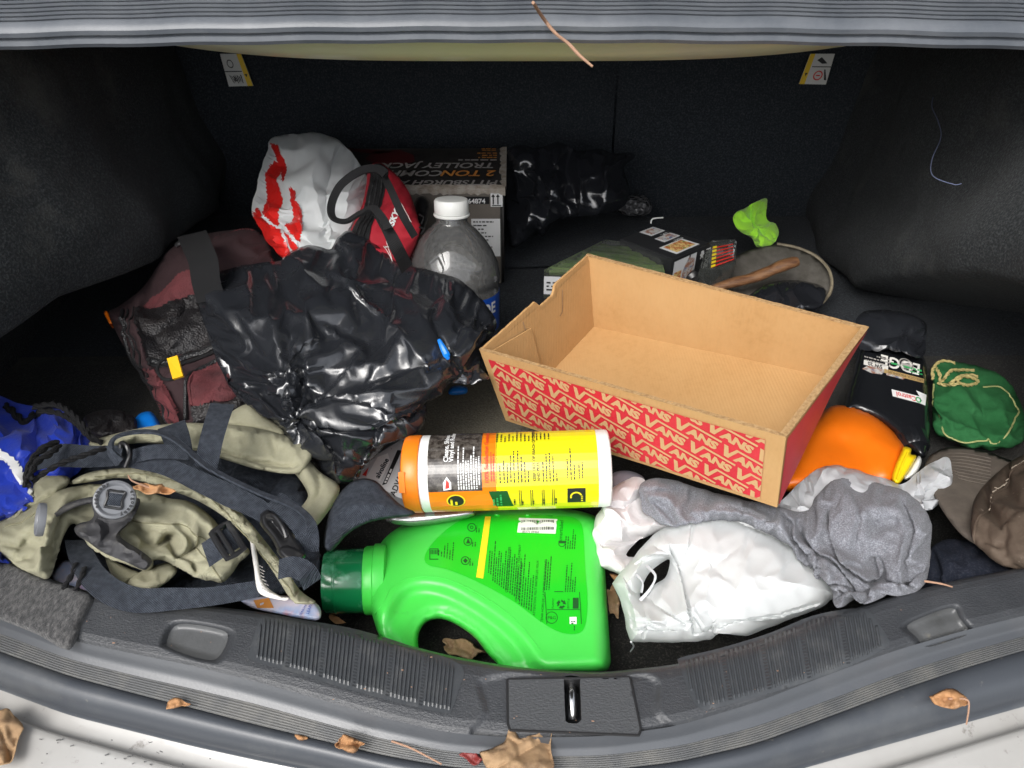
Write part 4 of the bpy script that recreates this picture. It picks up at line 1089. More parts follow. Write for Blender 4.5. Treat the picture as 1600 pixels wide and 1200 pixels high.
DS = Surf(det_out, DP, H=.036, R=30, Hb=.036, p=2.3, hole=det_hole, extra=gripd, fade=14, smooth=5, noise=((70, .0016, 3),), soft=True)
DS.build('body', M['green_plastic'], det, sp=6)
DS.lines('mould_seam', [[(584, 962), (600, 940), (612, 918), (640, 903), (690, 903), (745, 926), (805, 968), (846, 1018)]], .0005, M['green_plastic'], det, -.0001)
# neck collar and cap: turned about the bottle's long axis
nb = Pz(590, 906, .052); nd = Pz(520, 909, .054)-nb; nd /= np.linalg.norm(nd)
sc = .655/1186
mb = MB(); mb.lathe([(.018, -.012), (.0330, -.008), (.0345, -.002), (.0345, .002), (.0325, .0035), (.0325, .010), (.0315, .012), (.02, .0125)], nb, nd, 56); mb.build('collar', M['green_plastic'], det, sharp=35)
prof = [(.02, .0115)]
prof += [(.0298, .0120), (.0306, .0135), (.0298, .046), (.0288, .0495), (.026, .0505), (.0255, .047), (.001, .0465)]
mb = MB(); mb.lathe(prof, nb, nd, 64); capo = mb.build('cap', M['green_cap'], det, sharp=35)
mb = MB(); mb.lathe([(.0300, .0372), (.0304, .038), (.0304, .0392), (.0300, .040)], nb, nd, 64, False); mb.build('cap_ring', M['green_cap'], capo)
# label
lab = [(663, 874), (670, 856), (692, 832), (722, 812), (756, 804), (876, 806), (902, 812), (911, 828), (914, 880), (918, 940), (914, 978), (902, 990), (876, 988), (846, 972), (800, 938), (744, 908), (700, 890), (672, 884)]
DS.patch('label', lab, M['green_label'], det, .0006)
gf = lambda off: (lambda V: DS.point(np.c_[V[:, 0], -V[:, 1]], off))
def dp(p, name, m, off=.0010, ml=None): return p.build(name, gf(off), m, det, ml)
p = Print(); p.poly([(758, -807), (767, -807), (755, -904), (744, -902)]); dp(p, 'yellow_strip', M['yellow_ink'], .0010, 12)
p = Print(); p.poly([(811, -809), (871, -811), (868, -834), (808, -832)]); dp(p, 'barcode_field', M['white_ink'], .0010, 12)
p = Print(); rg = random.Random(3); x = 814
while x < 866:
    w = rg.choice((.6, .9, 1.3, 1.8)); p.rect(x, -828.5+(.02*(x-814)), x+w, -812.5); x += w+rg.choice((.6, .9, 1.3))
p.text('80772 09466', 816, -832.8, 5.0); dp(p, 'barcode', M['black_ink'], .0014)
p = Print()
TA = 86
for k in range(15): p.micro(770+k*3.35-6, -903-k*2.4+(8 if k < 2 else 0), 84-(k % 3)*3+k*1.4, 1, 2, 1.55, TA, seed=200+k)
p.text('CAUTION: MAY IRRITATE EYES', 793, -926, 5.2, TA); p.text('OF CHILDREN. FIRST AID TREATMENT', 808, -940, 5.2, TA)
for k in range(6): p.micro(812+k*3.7, -944-k*2.2, 86+(k % 2)*12, 1, 2, 1.6, TA, seed=230+k)
p.text("ATTENTION: PEUT IRRITER LES YEUX", 836, -962, 5.2, TA); p.text("TENIR HORS DE LA PORTEE DES ENFANTS", 848, -972, 5.2, TA)
for k in range(3): p.micro(851+k*3.7, -922, 80-k*6, 1, 2, 1.6, TA, seed=250+k)
for k in range(5): p.micro(884+k*3.6, -858, 40-(k % 3)*8, 1, 2, 1.5, TA, seed=260+k)
for k in range(5): p.micro(884+k*3.6, -925, 52-(k % 2)*14, 1, 2, 1.5, TA, seed=270+k)
p.text('smartlabel', 878, -846, 8.0, TA)
for k in range(6): p.micro(686+k*4.3, -868-k*1.5, 16+k*5, 1, 2, 1.5, TA, seed=280+k)
for cxy in ((737, 824), (731, 846), (727, 876)):
    p.ring(cxy[0], -cxy[1], 5.6, 6.8); p.micro(cxy[0]+8, -cxy[1]-8, 15, 1, 2, 1.5, TA, seed=cxy[1]); p.micro(cxy[0]+12, -cxy[1]-8, 12, 1, 2, 1.5, TA, seed=cxy[1]+1)
p.ring(737, -824, 1.6, 2.6); p.poly([(728, -849), (735, -849), (731.5, -841)]); p.poly([(723.5, -876), (727, -872), (731, -876), (727, -880)])
for x0, y0, x1, y1 in ((671, -857, 685, -858), (671, -873, 685, -874.4), (671, -857, 672.2, -874), (684, -857, 685.2, -868)): p.rect(x0, min(y0, y1), x1, max(y0, y1))
for k in range(5): p.rect(673+k*2.3, -866, 674.2+k*2.3, -859)
p.ring(878, -849, 4.5, 5.6, a0=180, a1=360); p.rect(872.6, -849, 883.5, -845)
for poly_ in (((866, -925), (880, -925), (880, -923.8), (866, -923.8)), ((851, -925), (852, -925), (855, -975), (854, -975)), ((905, -925), (906, -925), (909, -975), (908, -975)), ((855, -953), (906, -953), (906, -952), (855, -952))): p.poly(poly_)
p.micro(878, -926, 0, 0, 1, 1)
# recycling arrows
for k in range(3):
    a = R_(90+120*k); c, s_ = math.cos(a), math.sin(a); ctrp = np.array([877.0, -944.0])
    for q in ([(-3.8, 6.2), (1.5, 6.2), (3.0, 3.2), (-1.9, 3.2)], [(1.0, 8.2), (6.8, 3.4), (1.6, 1.2)]):
        p.poly([(ctrp[0]+x*c-y*s_, ctrp[1]+x*s_+y*c) for x, y in q])
p.rect(895, -951, 904, -934); p.text('BOTTLE', 889, -951, 4.4, TA); p.text('PLASTIC', 865, -951, 4.4, TA)
p.ring(862, -965, 8.4, 9.4); p.text('P&G', 855.5, -967.5, 7.0, 0)
p.micro(898, -985, 14, 1, 2, 1.5, TA, seed=3)
dp(p, 'lettering', M['dark_ink'], .0011)
p = Print(); p.rect(890, -975, 901, -964); dp(p, 'small_mark', M['white_ink'], .0010)
p = Print(); p.micro(892.5, -972, 6, 2, 3.2, 1.8, 0, seed=1); dp(p, 'small_mark', M['dark_ink'], .0014)

# ================================================================== water jug
jt = Pz(705, 312, .225); jb = np.array([-.080, .842, .004])
ja = jt-jb; JL = np.linalg.norm(ja); ja /= JL; k_ = JL/.235
jug = thing('water_jug', jb, 'empty clear plastic water jug with a white screw cap and blue label', 'jug')
prof = [(.045, 0), (.058, .004), (.0615, .012), (.0615, .055), (.060, .059), (.0615, .063), (.0615, .118), (.0600, .121), (.0625, .125), (.0630, .134), (.0600, .150), (.0530, .166), (.0430, .182), (.0320, .195), (.0230, .203), (.0200, .2065), (.0205, .209), (.0195, .211), (.0195, .2145)]
mb = MB(); mb.lathe([(r, h*k_) for r, h in prof], jb, ja, 64, False); mb.build('body', M['clear'], jug, sharp=60)
mb = MB(); mb.lathe([(.0225, .2135*k_), (.0235, .2150*k_), (.0235, .2165*k_), (.0228, .2170*k_)], jb, ja, 48, True); mb.build('neck_ring', M['white_plastic'], jug)
# cap with fine knurling
mb = MB(); A = ja; x = np.cross(A, (0, 1, .1)); x /= np.linalg.norm(x); y = np.cross(A, x); n = 144; V = []
for r, h, kn in ((.0212, .2175, 0), (.0220, .2185, 1), (.0218, .2335, 1), (.0206, .2358, 0), (.0150, .2362, 0), (.0005, .2362, 0)):
    for q in range(n):
        rr = r+(.0003 if (q % 3 == 0) else 0)*kn; V.append(jb+A*h*k_+rr*(x*math.cos(2*math.pi*q/n)+y*math.sin(2*math.pi*q/n)))
mb.add(V, [(i*n+q, i*n+(q+1) % n, (i+1)*n+(q+1) % n, (i+1)*n+q) for i in range(5) for q in range(n)]); mb.build('screw_cap', M['white_plastic'], jug, sharp=50)
# label wrapped round the lower body, with its lettering
je1 = CAMP-jb; je1 -= ja*(je1@ja); je1 /= np.linalg.norm(je1); je2 = np.cross(ja, je1)
def jf(V, r): a = V[:, :1]/.0615; return jb+ja*V[:, 1:2]*k_+r*(np.cos(a)*je1+np.sin(a)*je2)
p = Print(); p.rect(-.15, .060, .15, .112); p.build('label', lambda V: jf(V, .0622), M['blue_label'], jug, .006)
p = Print(); p.text('DE', .038, .089, .022, 0, bold=.0006); p.text('PA', .038, .066, .022, 0, bold=.0006); p.micro(.030, .108, .018, 1, .003, .0014, 0, seed=4)
p.build('lettering', lambda V: jf(V, .0627), M['white_ink'], jug, .008)
# low handle ring and moulding lines
for hh in (.1205, .0575):
    mb = MB(); mb.lathe([(.0612, (hh-.0012)*k_), (.0606, hh*k_), (.0612, (hh+.0012)*k_)], jb, ja, 64, False)

# ================================================================== trolley jack carton
zt = .172
jB, jF, jR, jLx = 1.190, 1.045, -.010, -.31
jk = thing('trolley_jack_carton', (-.16, 1.11, .0), 'long black trolley jack carton with upside-down lettering, behind the water jug', 'box')
P8 = [(jLx, jF, .004), (jR-.003, jF, .004), (jR, jB, .004), (jLx, jB, .004), (jLx, jF, zt), (jR-.003, jF, zt), (jR, jB, zt), (jLx, jB, zt)]
mb = MB(); mb.hexa(P8); o = mb.build('carton', M['jack_card'], jk, smooth=False)
bm = bmesh.new(); bm.from_mesh(o.data); bmesh.ops.bevel(bm, geom=bm.edges[:], offset=.003, segments=2, affect='EDGES'); bm.to_mesh(o.data); bm.free()
p = Print(); p.rect(.006, .006, .292, .166); p.build('side_panel', lambda V: np.c_[jLx+V[:, 0], np.full(len(V), jF-.0008), V[:, 1]], M['jack_side'], jk, .02)
sidef = lambda o: (lambda V: np.c_[V[:, 0], np.full(len(V), jF-o), V[:, 1]])
topf = lambda o: (lambda V: np.c_[jR-V[:, 0], jF+.0+V[:, 1]*-1+.147, np.full(len(V), zt+o)])
# flat print on the top; text is upside down as seen from the boot
def tf(o):    # label x runs right to left, label y runs from the seats towards us downwards
    return lambda V: np.c_[jR-.012-V[:, 0], jF-V[:, 1], np.full(len(V), zt+o)]
kw = dict(bold=.0006, shear=.22)
p = Print(); p.text('COMPACT', .082, -.056, .0275, 0, **kw); p.text('TROLLEY JACK', .004, -.084, .0265, 0, **kw); p.text('PITTSBURGH AUTOMOTIVE', -.002, -.022, .022, 0, **kw)
p.build('lettering', tf(.0009), M['grey_ink'], jk)
p = Print(); p.text('2 TON', .002, -.056, .0275, 0, **kw)
for k in range(3): p.micro(.002, -.106-k*.0085, .050-(k % 2)*.012, 1, .002, .0032, 0, seed=k+9)
for k in range(2): p.micro(.004, -.134-k*.006, .030, 1, .002, .0026, 0, seed=k+19)
p.build('lettering', tf(.0010), M['orange_ink'], jk)
p = Print(); p.micro(.002, -.097, .085, 1, .002, .004, 0, seed=5); p.build('lettering', tf(.0011), M['grey_ink'], jk)
p = Print(); p.poly([(.135, -.115), (.16, -.135), (.20, -.128), (.21, -.100), (.19, -.080), (.15, -.078), (.13, -.090)]); p.poly([(.17, -.13), (.25, -.142), (.25, -.132), (.19, -.118)])
p.build('jack_picture', tf(.0008), M['maroon_ink'], jk)
mb = MB(); rg = random.Random(4); X = np.linspace(jLx, jR, 60)
V = []
for x in X: V += [(x, jF-.0022, zt-.008-rg.random()*.004), (x, jF-.0030, zt-.001), (x, jF+.004+rg.random()*.003, zt+.0016)]
mb.add(V, [(3*i+j, 3*i+j+1, 3*i+j+4, 3*i+j+3) for i in range(59) for j in range(2)]); mb.build('torn_edge', M['torn'], jk, smooth=False)
V = []; mb = MB()
for k in range(26):
    y = jF+(jB-jF)*k/25; V += [(jR-.005-rg.random()*.005, y, zt+.0014), (jR+.0012, y, zt+.0016), (jR+.0014, y, zt-.004-rg.random()*.006)]
mb.add(V, [(3*i+j, 3*i+j+1, 3*i+j+4, 3*i+j+3) for i in range(25) for j in range(2)]); mb.build('torn_edge', M['torn'], jk, smooth=False)
p = Print(); p.rect(-.100, zt-.026, -.034, zt-.014); p.build('code_strip', sidef(.0016), M['black_ink'], jk)
p = Print(); p.text('64874', -.066, zt-.0245, .0105, 0, bold=.0003); p.rect(-.032, zt-.030, -.014, zt-.006); p.rect(-.062, zt-.115, -.018, zt-.050); p.build('lettering', sidef(.0022), M['white_ink'], jk)
p = Print()
for x in (-.028, -.021): p.rect(x-.001, zt-.026, x+.001, zt-.014); p.poly([(x-.003, zt-.014), (x+.003, zt-.014), (x, zt-.009)])
p.rect(-.030, zt-.0285, -.016, zt-.027)
for k in range(9): p.micro(-.059, zt-.056-k*.0062, .036, 1, .002, .0022, 0, seed=k+70)
p.build('lettering', sidef(.0028), M['black_ink'], jk)

# ================================================================== fridge bin / skewer set in its sleeve
sk = thing('food_bin_set', Pz(1010, 420, .05), 'clear food bins in a black cardboard sleeve with food photos, behind the shoe box', 'packaging')
zT = .120
def T(u, v, z=zT): return Pz(u, v, z)
def slab(name, top, h, m, parent, bev=.002):
    top = np.array(top); mb = MB(); mb.hexa(list(top-np.array([0, 0, h]))+list(top)); o = mb.build(name, m, parent, smooth=True, sharp=30)
    if bev:
        bm = bmesh.new(); bm.from_mesh(o.data); bmesh.ops.bevel(bm, geom=bm.edges[:], offset=bev, segments=2, affect='EDGES'); bm.to_mesh(o.data); bm.free(); o.data.set_sharp_from_angle(angle=R_(30))
    return o
a, b, c, d = T(968, 373), T(1052, 405), T(1111, 379), T(1020, 353)
slab('sleeve', [a, b, c, d], .062, M['carton_black'], sk, .0015)
sf = quadfn(a, b, c, d, .0009, np.array([0, 1, -5.0]))
for k, (x0, y0, x1, y1, mm) in enumerate(((.10, .06, .34, .42, 'food2'), (.14, .52, .36, .94, 'food2'), (.42, .06, .62, .40, 'food2'), (.66, .10, .98, .60, 'food'))): pass
def photo(x0, y0, x1, y1, mm):
    p = Print(); p.rect(x0, y0, x1, y1); o = p.build('photo_border', sf, M['carton_white'], sk)
    dx, dy = (x1-x0)*.1, (y1-y0)*.1
    p = Print(); p.rect(x0+dx, y0+dy, x1-dx, y1-dy); p.build('food_picture', lambda V: sf(V)+np.array([0, 0, .0005]), M[mm], o)
photo(.04, .52, .26, .93, 'food2'); photo(.36, .45, .54, .90, 'food2'); photo(.62, .18, .93, .80, 'food')
p = Print(); p.text('6 PC', .31, .86, .09, -90); p.text('FRIDGE', .58, .86, .07, -90); p.build('lettering', sf, M['white_ink'], sk)
fr = [b-[0, 0, .062], c-[0, 0, .062], c, b]
rf = quadfn(fr[0], fr[1], fr[2], fr[3], .0012, np.array([0, 1.2, .08]))
p = Print(); p.rect(.03, 0, .42, .92); p.rect(.46, .0, .62, .92); p.build('photo_border', rf, M['carton_white'], sk)
p = Print(); p.rect(.06, .05, .26, .62); p.build('food_picture', lambda V: rf(V)+np.array([0, -.0006, 0]), M['food'], sk)
p = Print(); p.poly([(.28, .2), (.6, .3), (.58, .8), (.4, .88), (.3, .6)]); p.build('food_picture', lambda V: rf(V)+np.array([0, -.0008, 0]), M['food2'], sk)
p = Print(); p.text('FRIDGE', .88, .9, .16, -90, bold=.006); p.text('6 PC', .74, .9, .11, -90, bold=.004); p.poly([(.72, .80), (.78, .90), (.84, .80), (.78, .70)]); p.build('lettering', lambda V: rf(V)+np.array([0, -.0006, 0]), M['white_ink'], sk)
# bins sticking out of the sleeve left and right
def L(p, q, t): return p+(q-p)*t
aL, dL = T(848, 420, zT-.008), T(945, 372, zT-.006); aL2, dL2 = T(1040, 426, zT-.008), T(1030, 384, zT-.006)
slab('clear_bin', [aL, L(aL, aL2, 1), L(dL, dL2, 1), dL], .052, M['clear2'], sk, .003)
slab('clear_bin', [T(1090, 428, .112), T(1150, 412, .112), T(1152, 372, .112), T(1108, 374, .112)], .05, M['clear2'], sk, .003)
mb = MB(); rg = random.Random(8)
for k in range(20):
    q0 = L(aL, dL, .06+.044*k)+[.004, 0, -.006-.010*rg.random()]; q1 = L(aL2, dL2, .04+.044*k)+[0, 0, -.006-.010*rg.random()]
    mid_ = (q0+q1)/2+np.array([0, rg.uniform(-.003, .003), rg.uniform(0, .004)])
    mb.tube(catmull([q0, mid_, q1], False, 4), np.linspace(.0046, .0034, 9), 7)
mb.build('green_stalk', M['veg'], sk)
p = Print(); q0 = [aL-[0, 0, .045], L(aL, aL2, .35)-[0, 0, .045], L(aL, aL2, .35)-[0, 0, .008], aL-[0, 0, .008]]
wf = quadfn(*q0, .0008, np.array([0, 1.3, .08])); p.rect(.04, .1, .8, .9); p.build('bin_label', wf, M['carton_white'], sk)
p = Print(); p.micro(.10, .6, .45, 3, .16, .07, 0, seed=3); p.poly([(.62, .3), (.7, .3), (.7, .6), (.62, .6)]); p.build('lettering', lambda V: wf(V)+np.array([0, -.0006, 0]), M['black_ink'], sk)
e0, e1_ = T(1112, 384, .113), T(1148, 378, .113); f0, f1_ = T(1108, 424, .113), T(1150, 408, .113)
p = Print(); g_ = quadfn(f0, f1_, e1_, e0, .0012, np.array([0, 1, -5.0]))
for k in range(6): p.rect(.05, .08+k*.15, .92, .14+k*.15)
p.build('red_bar', g_, M['red_ink'], sk)
p = Print(); 
for k in range(6): p.rect(.05, .08+k*.15, .22, .17+k*.15)
p.build('yellow_bar', lambda V: g_(V)+np.array([0, 0, .0005]), M['yellow_ink'], sk)
mb = MB(); pp = [T(1118, 370, .12), T(1126, 362, .13), T(1140, 361, .13)]
mb = MB(); mb.tube(catmull([Pz(1017, 349, .115), Pz(1020, 342, .122), Pz(1036, 340, .122)], False, 5), .0011, 6); mb.build('hanger_hook', M['white_plastic'], sk)

# ================================================================== hammer
hm = thing('hammer', Pz(1180, 440, .06), 'hammer with a worn brown wooden handle pointing up behind the shoe box', 'hammer')
h0, h1 = Pz(1105, 456, .075), Pz(1246, 409, .112)
X = np.array([L(h0, h1, t) for t in np.linspace(0, 1, 24)]); X[:, 2] += .002*np.sin(np.linspace(0, 9, 24))
mb = MB(); mb.tube(X, [.0072+.0022*t+.0005*math.sin(t*25) for t in np.linspace(0, .94, 23)]+[.0070], 16, flat=.85); mb.build('handle', M['wood'], hm, sharp=60)
hd = L(h0, h1, -.05); mb = MB(); ax = np.cross(h1-h0, [0, 0, 1]); ax /= np.linalg.norm(ax)
mb.tube([hd-ax*.045, hd-ax*.035, hd-ax*.03, hd-ax*.012, hd, hd+ax*.014, hd+ax*.03, hd+ax*.05], [.013, .0145, .010, .012, .014, .012, .009, .003], 16); mb.build('head', M['hard_black'], hm, sharp=40)
# black clutter by the hammer: glove
S = Surf([(1165, 470), (1195, 445), (1225, 438), (1262, 440), (1290, 452), (1282, 478), (1250, 485), (1200, 485)], planeV(485, .060, 438, .07), H=.014, R=16, Hb=.03, tins=((14, .004, 4),))
tag(S.build('work_glove', M['black_film_far'], None, 4, sim=dict(growth=.12, frames=8, bend=.3)), 'crumpled black bundle in front of the round grey disc', 'glove')

# ================================================================== round grey disc with pale rim
disc_o = [(1128, 420), (1150, 400), (1180, 388), (1214, 382), (1245, 388), (1274, 401), (1294, 421), (1300, 442), (1296, 460), (1286, 472), (1240, 478), (1180, 472), (1140, 455)]
S = Surf(disc_o, planeV(475, .045, 385, .085), H=.003, R=14, Hb=.004)
dsc = S.build('round_disc', M['disc'], None, 7); tag(dsc, 'flat round dusty grey disc with a pale worn rim under the wooden handle', 'disc')
o = S.lines('rim', [[(1214, 381), (1245, 387), (1274, 400), (1294, 420), (1300, 441), (1296, 459), (1285, 473)]], .0024, M['disc_rim'], dsc, .0005)
o.location = tuple(-wloc(dsc)+np.array(o.location)*0+wloc(dsc))if False else o.location

# ================================================================== black bottle of engine oil
cas = thing('oil_bottle', Pz(1400, 620, .03), 'black engine oil bottle lying upside down with white lettering, next to the green pouch', 'bottle')
CSo = [(1318, 640), (1335, 575), (1350, 535), (1395, 535), (1442, 556), (1449, 600), (1452, 650), (1453, 690), (1448, 712), (1438, 716), (1420, 702), (1398, 678), (1372, 658), (1340, 644)]
CS_ = Surf(CSo, planeV(715, .045, 535, .050), H=.026, R=22, Hb=.03, p=2.4)
CS_.build('body', M['castrol'], cas, 5)
cf = lambda off: (lambda V: CS_.point(np.c_[V[:, 0], -V[:, 1]], off))
# affine frame of the upside-down label: x runs right to left and slightly up
def lf(off, o=(1446, 628), ex=(-1, -.26), ey=(.17, 1.0)):
    return lambda V: CS_.point(np.array(o)+V[:, :1]*np.array(ex)+V[:, 1:2]*np.array(ey), off)
p = Print(); p.text('EDGE', 3, -25, 25, 0, bold=.5, shear=.25); p.poly([(0, 2), (24, 2), (36, -4), (14, -4)])if False else None
p.build('lettering', lf(.0008, (1446, 596)), M['tagwhite'], cas)
p = Print(); p.poly([(6, 0), (50, 0), (50, 11), (6, 11)]); p.build('badge', lf(.0008, (1443, 621)), M['white_ink'], cas, 8)
p = Print(); p.poly([(0, -1), (16, -4), (9, 11), (28, 13), (5, 17)]); p.build('badge', lf(.0009, (1448, 618)), M['white_ink'], cas, 8)
p = Print(); p.text('Castrol', 12, 2.2, 10.5, 0, bold=.2); p.build('lettering', lf(.0013, (1443, 621)), M['red_ink'], cas)
p = Print(); p.ring(9, 6, 2.5, 4.5); p.build('badge', lf(.0014, (1443, 621)), M['green_ink'], cas)
p = Print(); p.poly([(0, 0), (62, 0), (66, 7), (2, 7)]); p.build('gold_band', lf(.0008, (1444, 592)), M['tan_ink'], cas, 8)
p = Print(); p.text('UNLOCK MAXIMUM', 2, 1.2, 6, 0); p.build('lettering', lf(.0012, (1444, 592)), M['black_ink'], cas)
p = Print(); p.rect(0, 0, 48, 3); p.micro(0, 6, 46, 1, 1, 2, 0, seed=3); p.build('green_line', lf(.0008, (1440, 578)), M['green_ink'], cas, 8)
p = Print(); p.ring(0, 0, 8.5, 10, sx=1.15); p.ring(0, 0, 5.6, 6.6, sx=1.15); p.rect(-6, -2, 6, 2); p.micro(30, -26, 14, 1, 1, 4, 0, seed=5); p.micro(26, 8, 40, 3, 5, 2, 0, seed=8); p.micro(46, -18, 24, 2, 5, 3.4, 0, seed=11)
p.build('round_seal', lf(.0009, (1416, 570)), M['grey_ink'], cas)
p = Print(); p.poly([(0, 0), (38, 0), (40, 8), (2, 8)]); p.build('grade_field', lf(.0008, (1388, 572)), M['tagwhite'], cas, 8)
p = Print(); p.text('5W 20', 10, 1.4, 8, 0, bold=.25); p.build('lettering', lf(.0012, (1388, 572)), M['black_ink'], cas)
p = Print(); p.poly([(0, 0), (12, -4), (30, 0), (38, 6), (24, 9), (8, 7)]); p.poly([(-30, 3), (0, 2), (0, 6), (-26, 6)]); p.build('engine_picture', lf(.0008, (1384, 580)), M['food2'], cas, 8)
cb0, cb1 = Pz(1424, 690, .050), Pz(1438, 722, .048)
mb = MB(); A = cb1-cb0; Ln = np.linalg.norm(A); A /= Ln; x = np.cross(A, (0, 0, 1)); x /= np.linalg.norm(x); y = np.cross(A, x); n = 60; V = []
for r, h in ((.006, -.012), (.0170, -.010), (.0172, -.002), (.0168, .010), (.0155, .013), (.0005, .013)):
    for q in range(n): rr = r+(.0007 if q % 4 < 2 and r > .016 else 0); V.append(cb0+A*h+rr*(x*math.cos(2*math.pi*q/n)+y*math.sin(2*math.pi*q/n)))
mb.add(V, [(i*n+q, i*n+(q+1) % n, (i+1)*n+(q+1) % n, (i+1)*n+q) for i in range(5) for q in range(n)]); mb.build('cap', M['castrol'], cas, sharp=40)
# crumpled black film over the oil bottle's base
S = Surf([(1338, 500), (1352, 486), (1385, 484), (1420, 490), (1447, 505), (1446, 528), (1442, 556), (1400, 548), (1350, 538), (1342, 525)], planeV(560, .070, 486, .075), H=.02, R=22, Hb=.03, tins=((26, .016, 3), (10, .004, 8)), folds=(([(1375, 540), (1410, 525), (1444, 508)], .008, 6), ([(1380, 528), (1425, 520)], -.006, 6)))
tag(S.build('black_plastic_bag', M['black_film'], None, 3.2, facet=dict(sig=.3), sim=dict(growth=.13, frames=10, bend=.04)), 'small scrap of shiny black film wrapped over the end of the oil bottle', 'plastic bag')

# ================================================================== orange jug with yellow cap
og = thing('orange_bottle', Pz(1330, 710, .01), 'bright orange plastic bottle with a yellow cap beside the shoe box', 'bottle')
OS = Surf([(1212, 760), (1240, 700), (1290, 640), (1325, 634), (1342, 637), (1375, 655), (1408, 688), (1414, 702), (1406, 735), (1396, 756), (1350, 760), (1280, 770)], planeV(765, .050, 635, .052), H=.034, R=34, Hb=.036, p=2.1, noise=((60, .004, 4),), folds=(([(1300, 690), (1340, 705), (1365, 740)], -.005, 18),), soft=True)
OS.build('body', M['orange_plastic'], og, 5)
S = Surf([(1393, 748), (1398, 728), (1408, 706), (1412, 698), (1424, 701), (1423, 710), (1432, 712), (1426, 726), (1412, 748), (1402, 757)], planeV(757, .068, 700, .072), H=.012, R=6, Hb=.03)
S.build('cap', M['yellow_cap'], og, 3)
S.lines('cap_ridge', [[(1401, 750), (1408, 730), (1419, 706)]], .0012, M['yellow_cap'], og, .0006)
S = Surf([(1412, 748), (1428, 722), (1436, 712), (1440, 722), (1432, 740), (1420, 748)], planeV(757, .060, 700, .064), H=.010, R=6, Hb=.02); S.build('spout', M['white_plastic'], og, 3)
# ================================================================== oil bottle with white label, under the film
vl = thing('silver_oil_bottle', Pz(606, 735, .01), 'silver engine oil bottle with a pale label, mostly under the black bag', 'bottle')
VS_ = Surf([(545, 755), (555, 730), (585, 705), (615, 688), (645, 680), (660, 700), (655, 760), (665, 800), (700, 808), (690, 818), (640, 815), (600, 800)], planeV(800, .050, 690, .060), H=.014, R=14, Hb=.04); VS_.build('body', M['valvo_bottle'], vl, 5)
VS_.patch('label', [(560, 748), (566, 732), (588, 712), (612, 696), (640, 684), (645, 720), (640, 775), (625, 778), (600, 765), (580, 755)], M['valvo'], vl, .0006)
vf = lambda off: (lambda V: VS_.point(np.c_[V[:, 0], -V[:, 1]], off))
p = Print(); p.text('ADVANCED', 617, -776, 12.5, 68, bold=.35); p.build('lettering', vf(.0010), M['black_ink'], vl)
p = Print(); p.poly([(597, -758), (604, -756), (628, -704), (621, -703)]); p.poly([(624, -740), (642, -690), (650, -692), (632, -745)]); p.build('dark_band', vf(.0009), M['black_ink'], vl)
p = Print(); p.micro(603, -755, 46, 1, 3, 3, 65, seed=4); p.build('lettering', vf(.0013), M['white_ink'], vl)
p = Print(); p.poly([(572, -746), (594, -752), (610, -722), (606, -708), (590, -714)]); p.build('oval_field', vf(.0011), M['white_ink'], vl)
p = Print(); p.text('alvoline', 592, -748, 11, 62, bold=.3); p.build('lettering', vf(.0014), M['navy'], vl)
p = Print(); p.poly([(566, -742), (576, -730), (572, -744)]); p.build('red_mark', vf(.0012), M['red_ink'], vl)
S = Surf([(600, 812), (640, 800), (700, 797), (735, 795), (740, 806), (700, 815), (640, 822)], planeV(822, .075, 795, .085), H=.012, R=9, Hb=.02)
tag(S.build('metal_can', M['silver'], None, 4), 'silver metal can lying between the orange canister and the green detergent bottle', 'can')

# ================================================================== big black plastic bag
bb_o = [(308, 470), (312, 448), (325, 430), (352, 422), (380, 414), (418, 410), (442, 407), (452, 394), (482, 382), (508, 388), (518, 388), (526, 372), (545, 360), (574, 370), (600, 393), (628, 413), (680, 424), (722, 440), (752, 466), (770, 492), (776, 512), (758, 545), (752, 575), (766, 592), (742, 598), (700, 600), (690, 612), (668, 622), (668, 648), (655, 672), (630, 684), (600, 698), (574, 728), (542, 756), (512, 746), (492, 722), (458, 706), (440, 674), (405, 645), (372, 622), (352, 592), (336, 555), (320, 510)]
def polar(c, ka, kr):
    def f(q):
        d = q-np.array(c, float); r = np.hypot(d[:, 0], d[:, 1]); return np.stack([(np.arctan2(d[:, 1], d[:, 0])+2.2) % (2*math.pi)*ka, r*kr], 1), r
    return f
PF1, PF2 = polar((462, 640), 110, .30), polar((442, 548), 110, .40)
def bag_streaks(q):
    a, r = PF1(q); b, r2 = PF2(q)
    w1 = np.clip(r/60, .15, 1)*np.clip(1.5-r/300, .25, 1); w2 = np.clip(r2/40, .1, 1)*np.clip(1.2-r2/170, 0, 1)
    return .024*w1*tin(a, 34, 41)+.014*w2*tin(b, 30, 43)
bagf = [([(440, 700), (455, 650), (500, 610), (555, 595), (560, 605)], .014, 5, 16), ([(500, 645), (580, 640), (660, 625)], .013, 4, 18), ([(430, 440), (470, 455), (476, 500), (478, 560)], .010, 5, 14), ([(535, 435), (600, 480), (660, 560)], .011, 5, 14),
        ([(690, 450), (670, 490), (700, 560), (760, 590)], -.014, 7, 14), ([(500, 400), (540, 430), (610, 420)], .010, 5, 14), ([(350, 490), (372, 520), (360, 540)], .009, 5, 10), ([(560, 515), (530, 560), (490, 590)], .010, 4, 12), ([(500, 650), (505, 700), (520, 745)], .010, 4, 12), ([(600, 655), (590, 690), (555, 735)], .011, 4, 16), ([(380, 560), (420, 600), (460, 640)], .010, 4, 12), ([(340, 560), (400, 610), (455, 645)], .010, 5, 12)]
bagf = [(f[0], f[1]*.6)+tuple(f[2:]) for f in bagf]
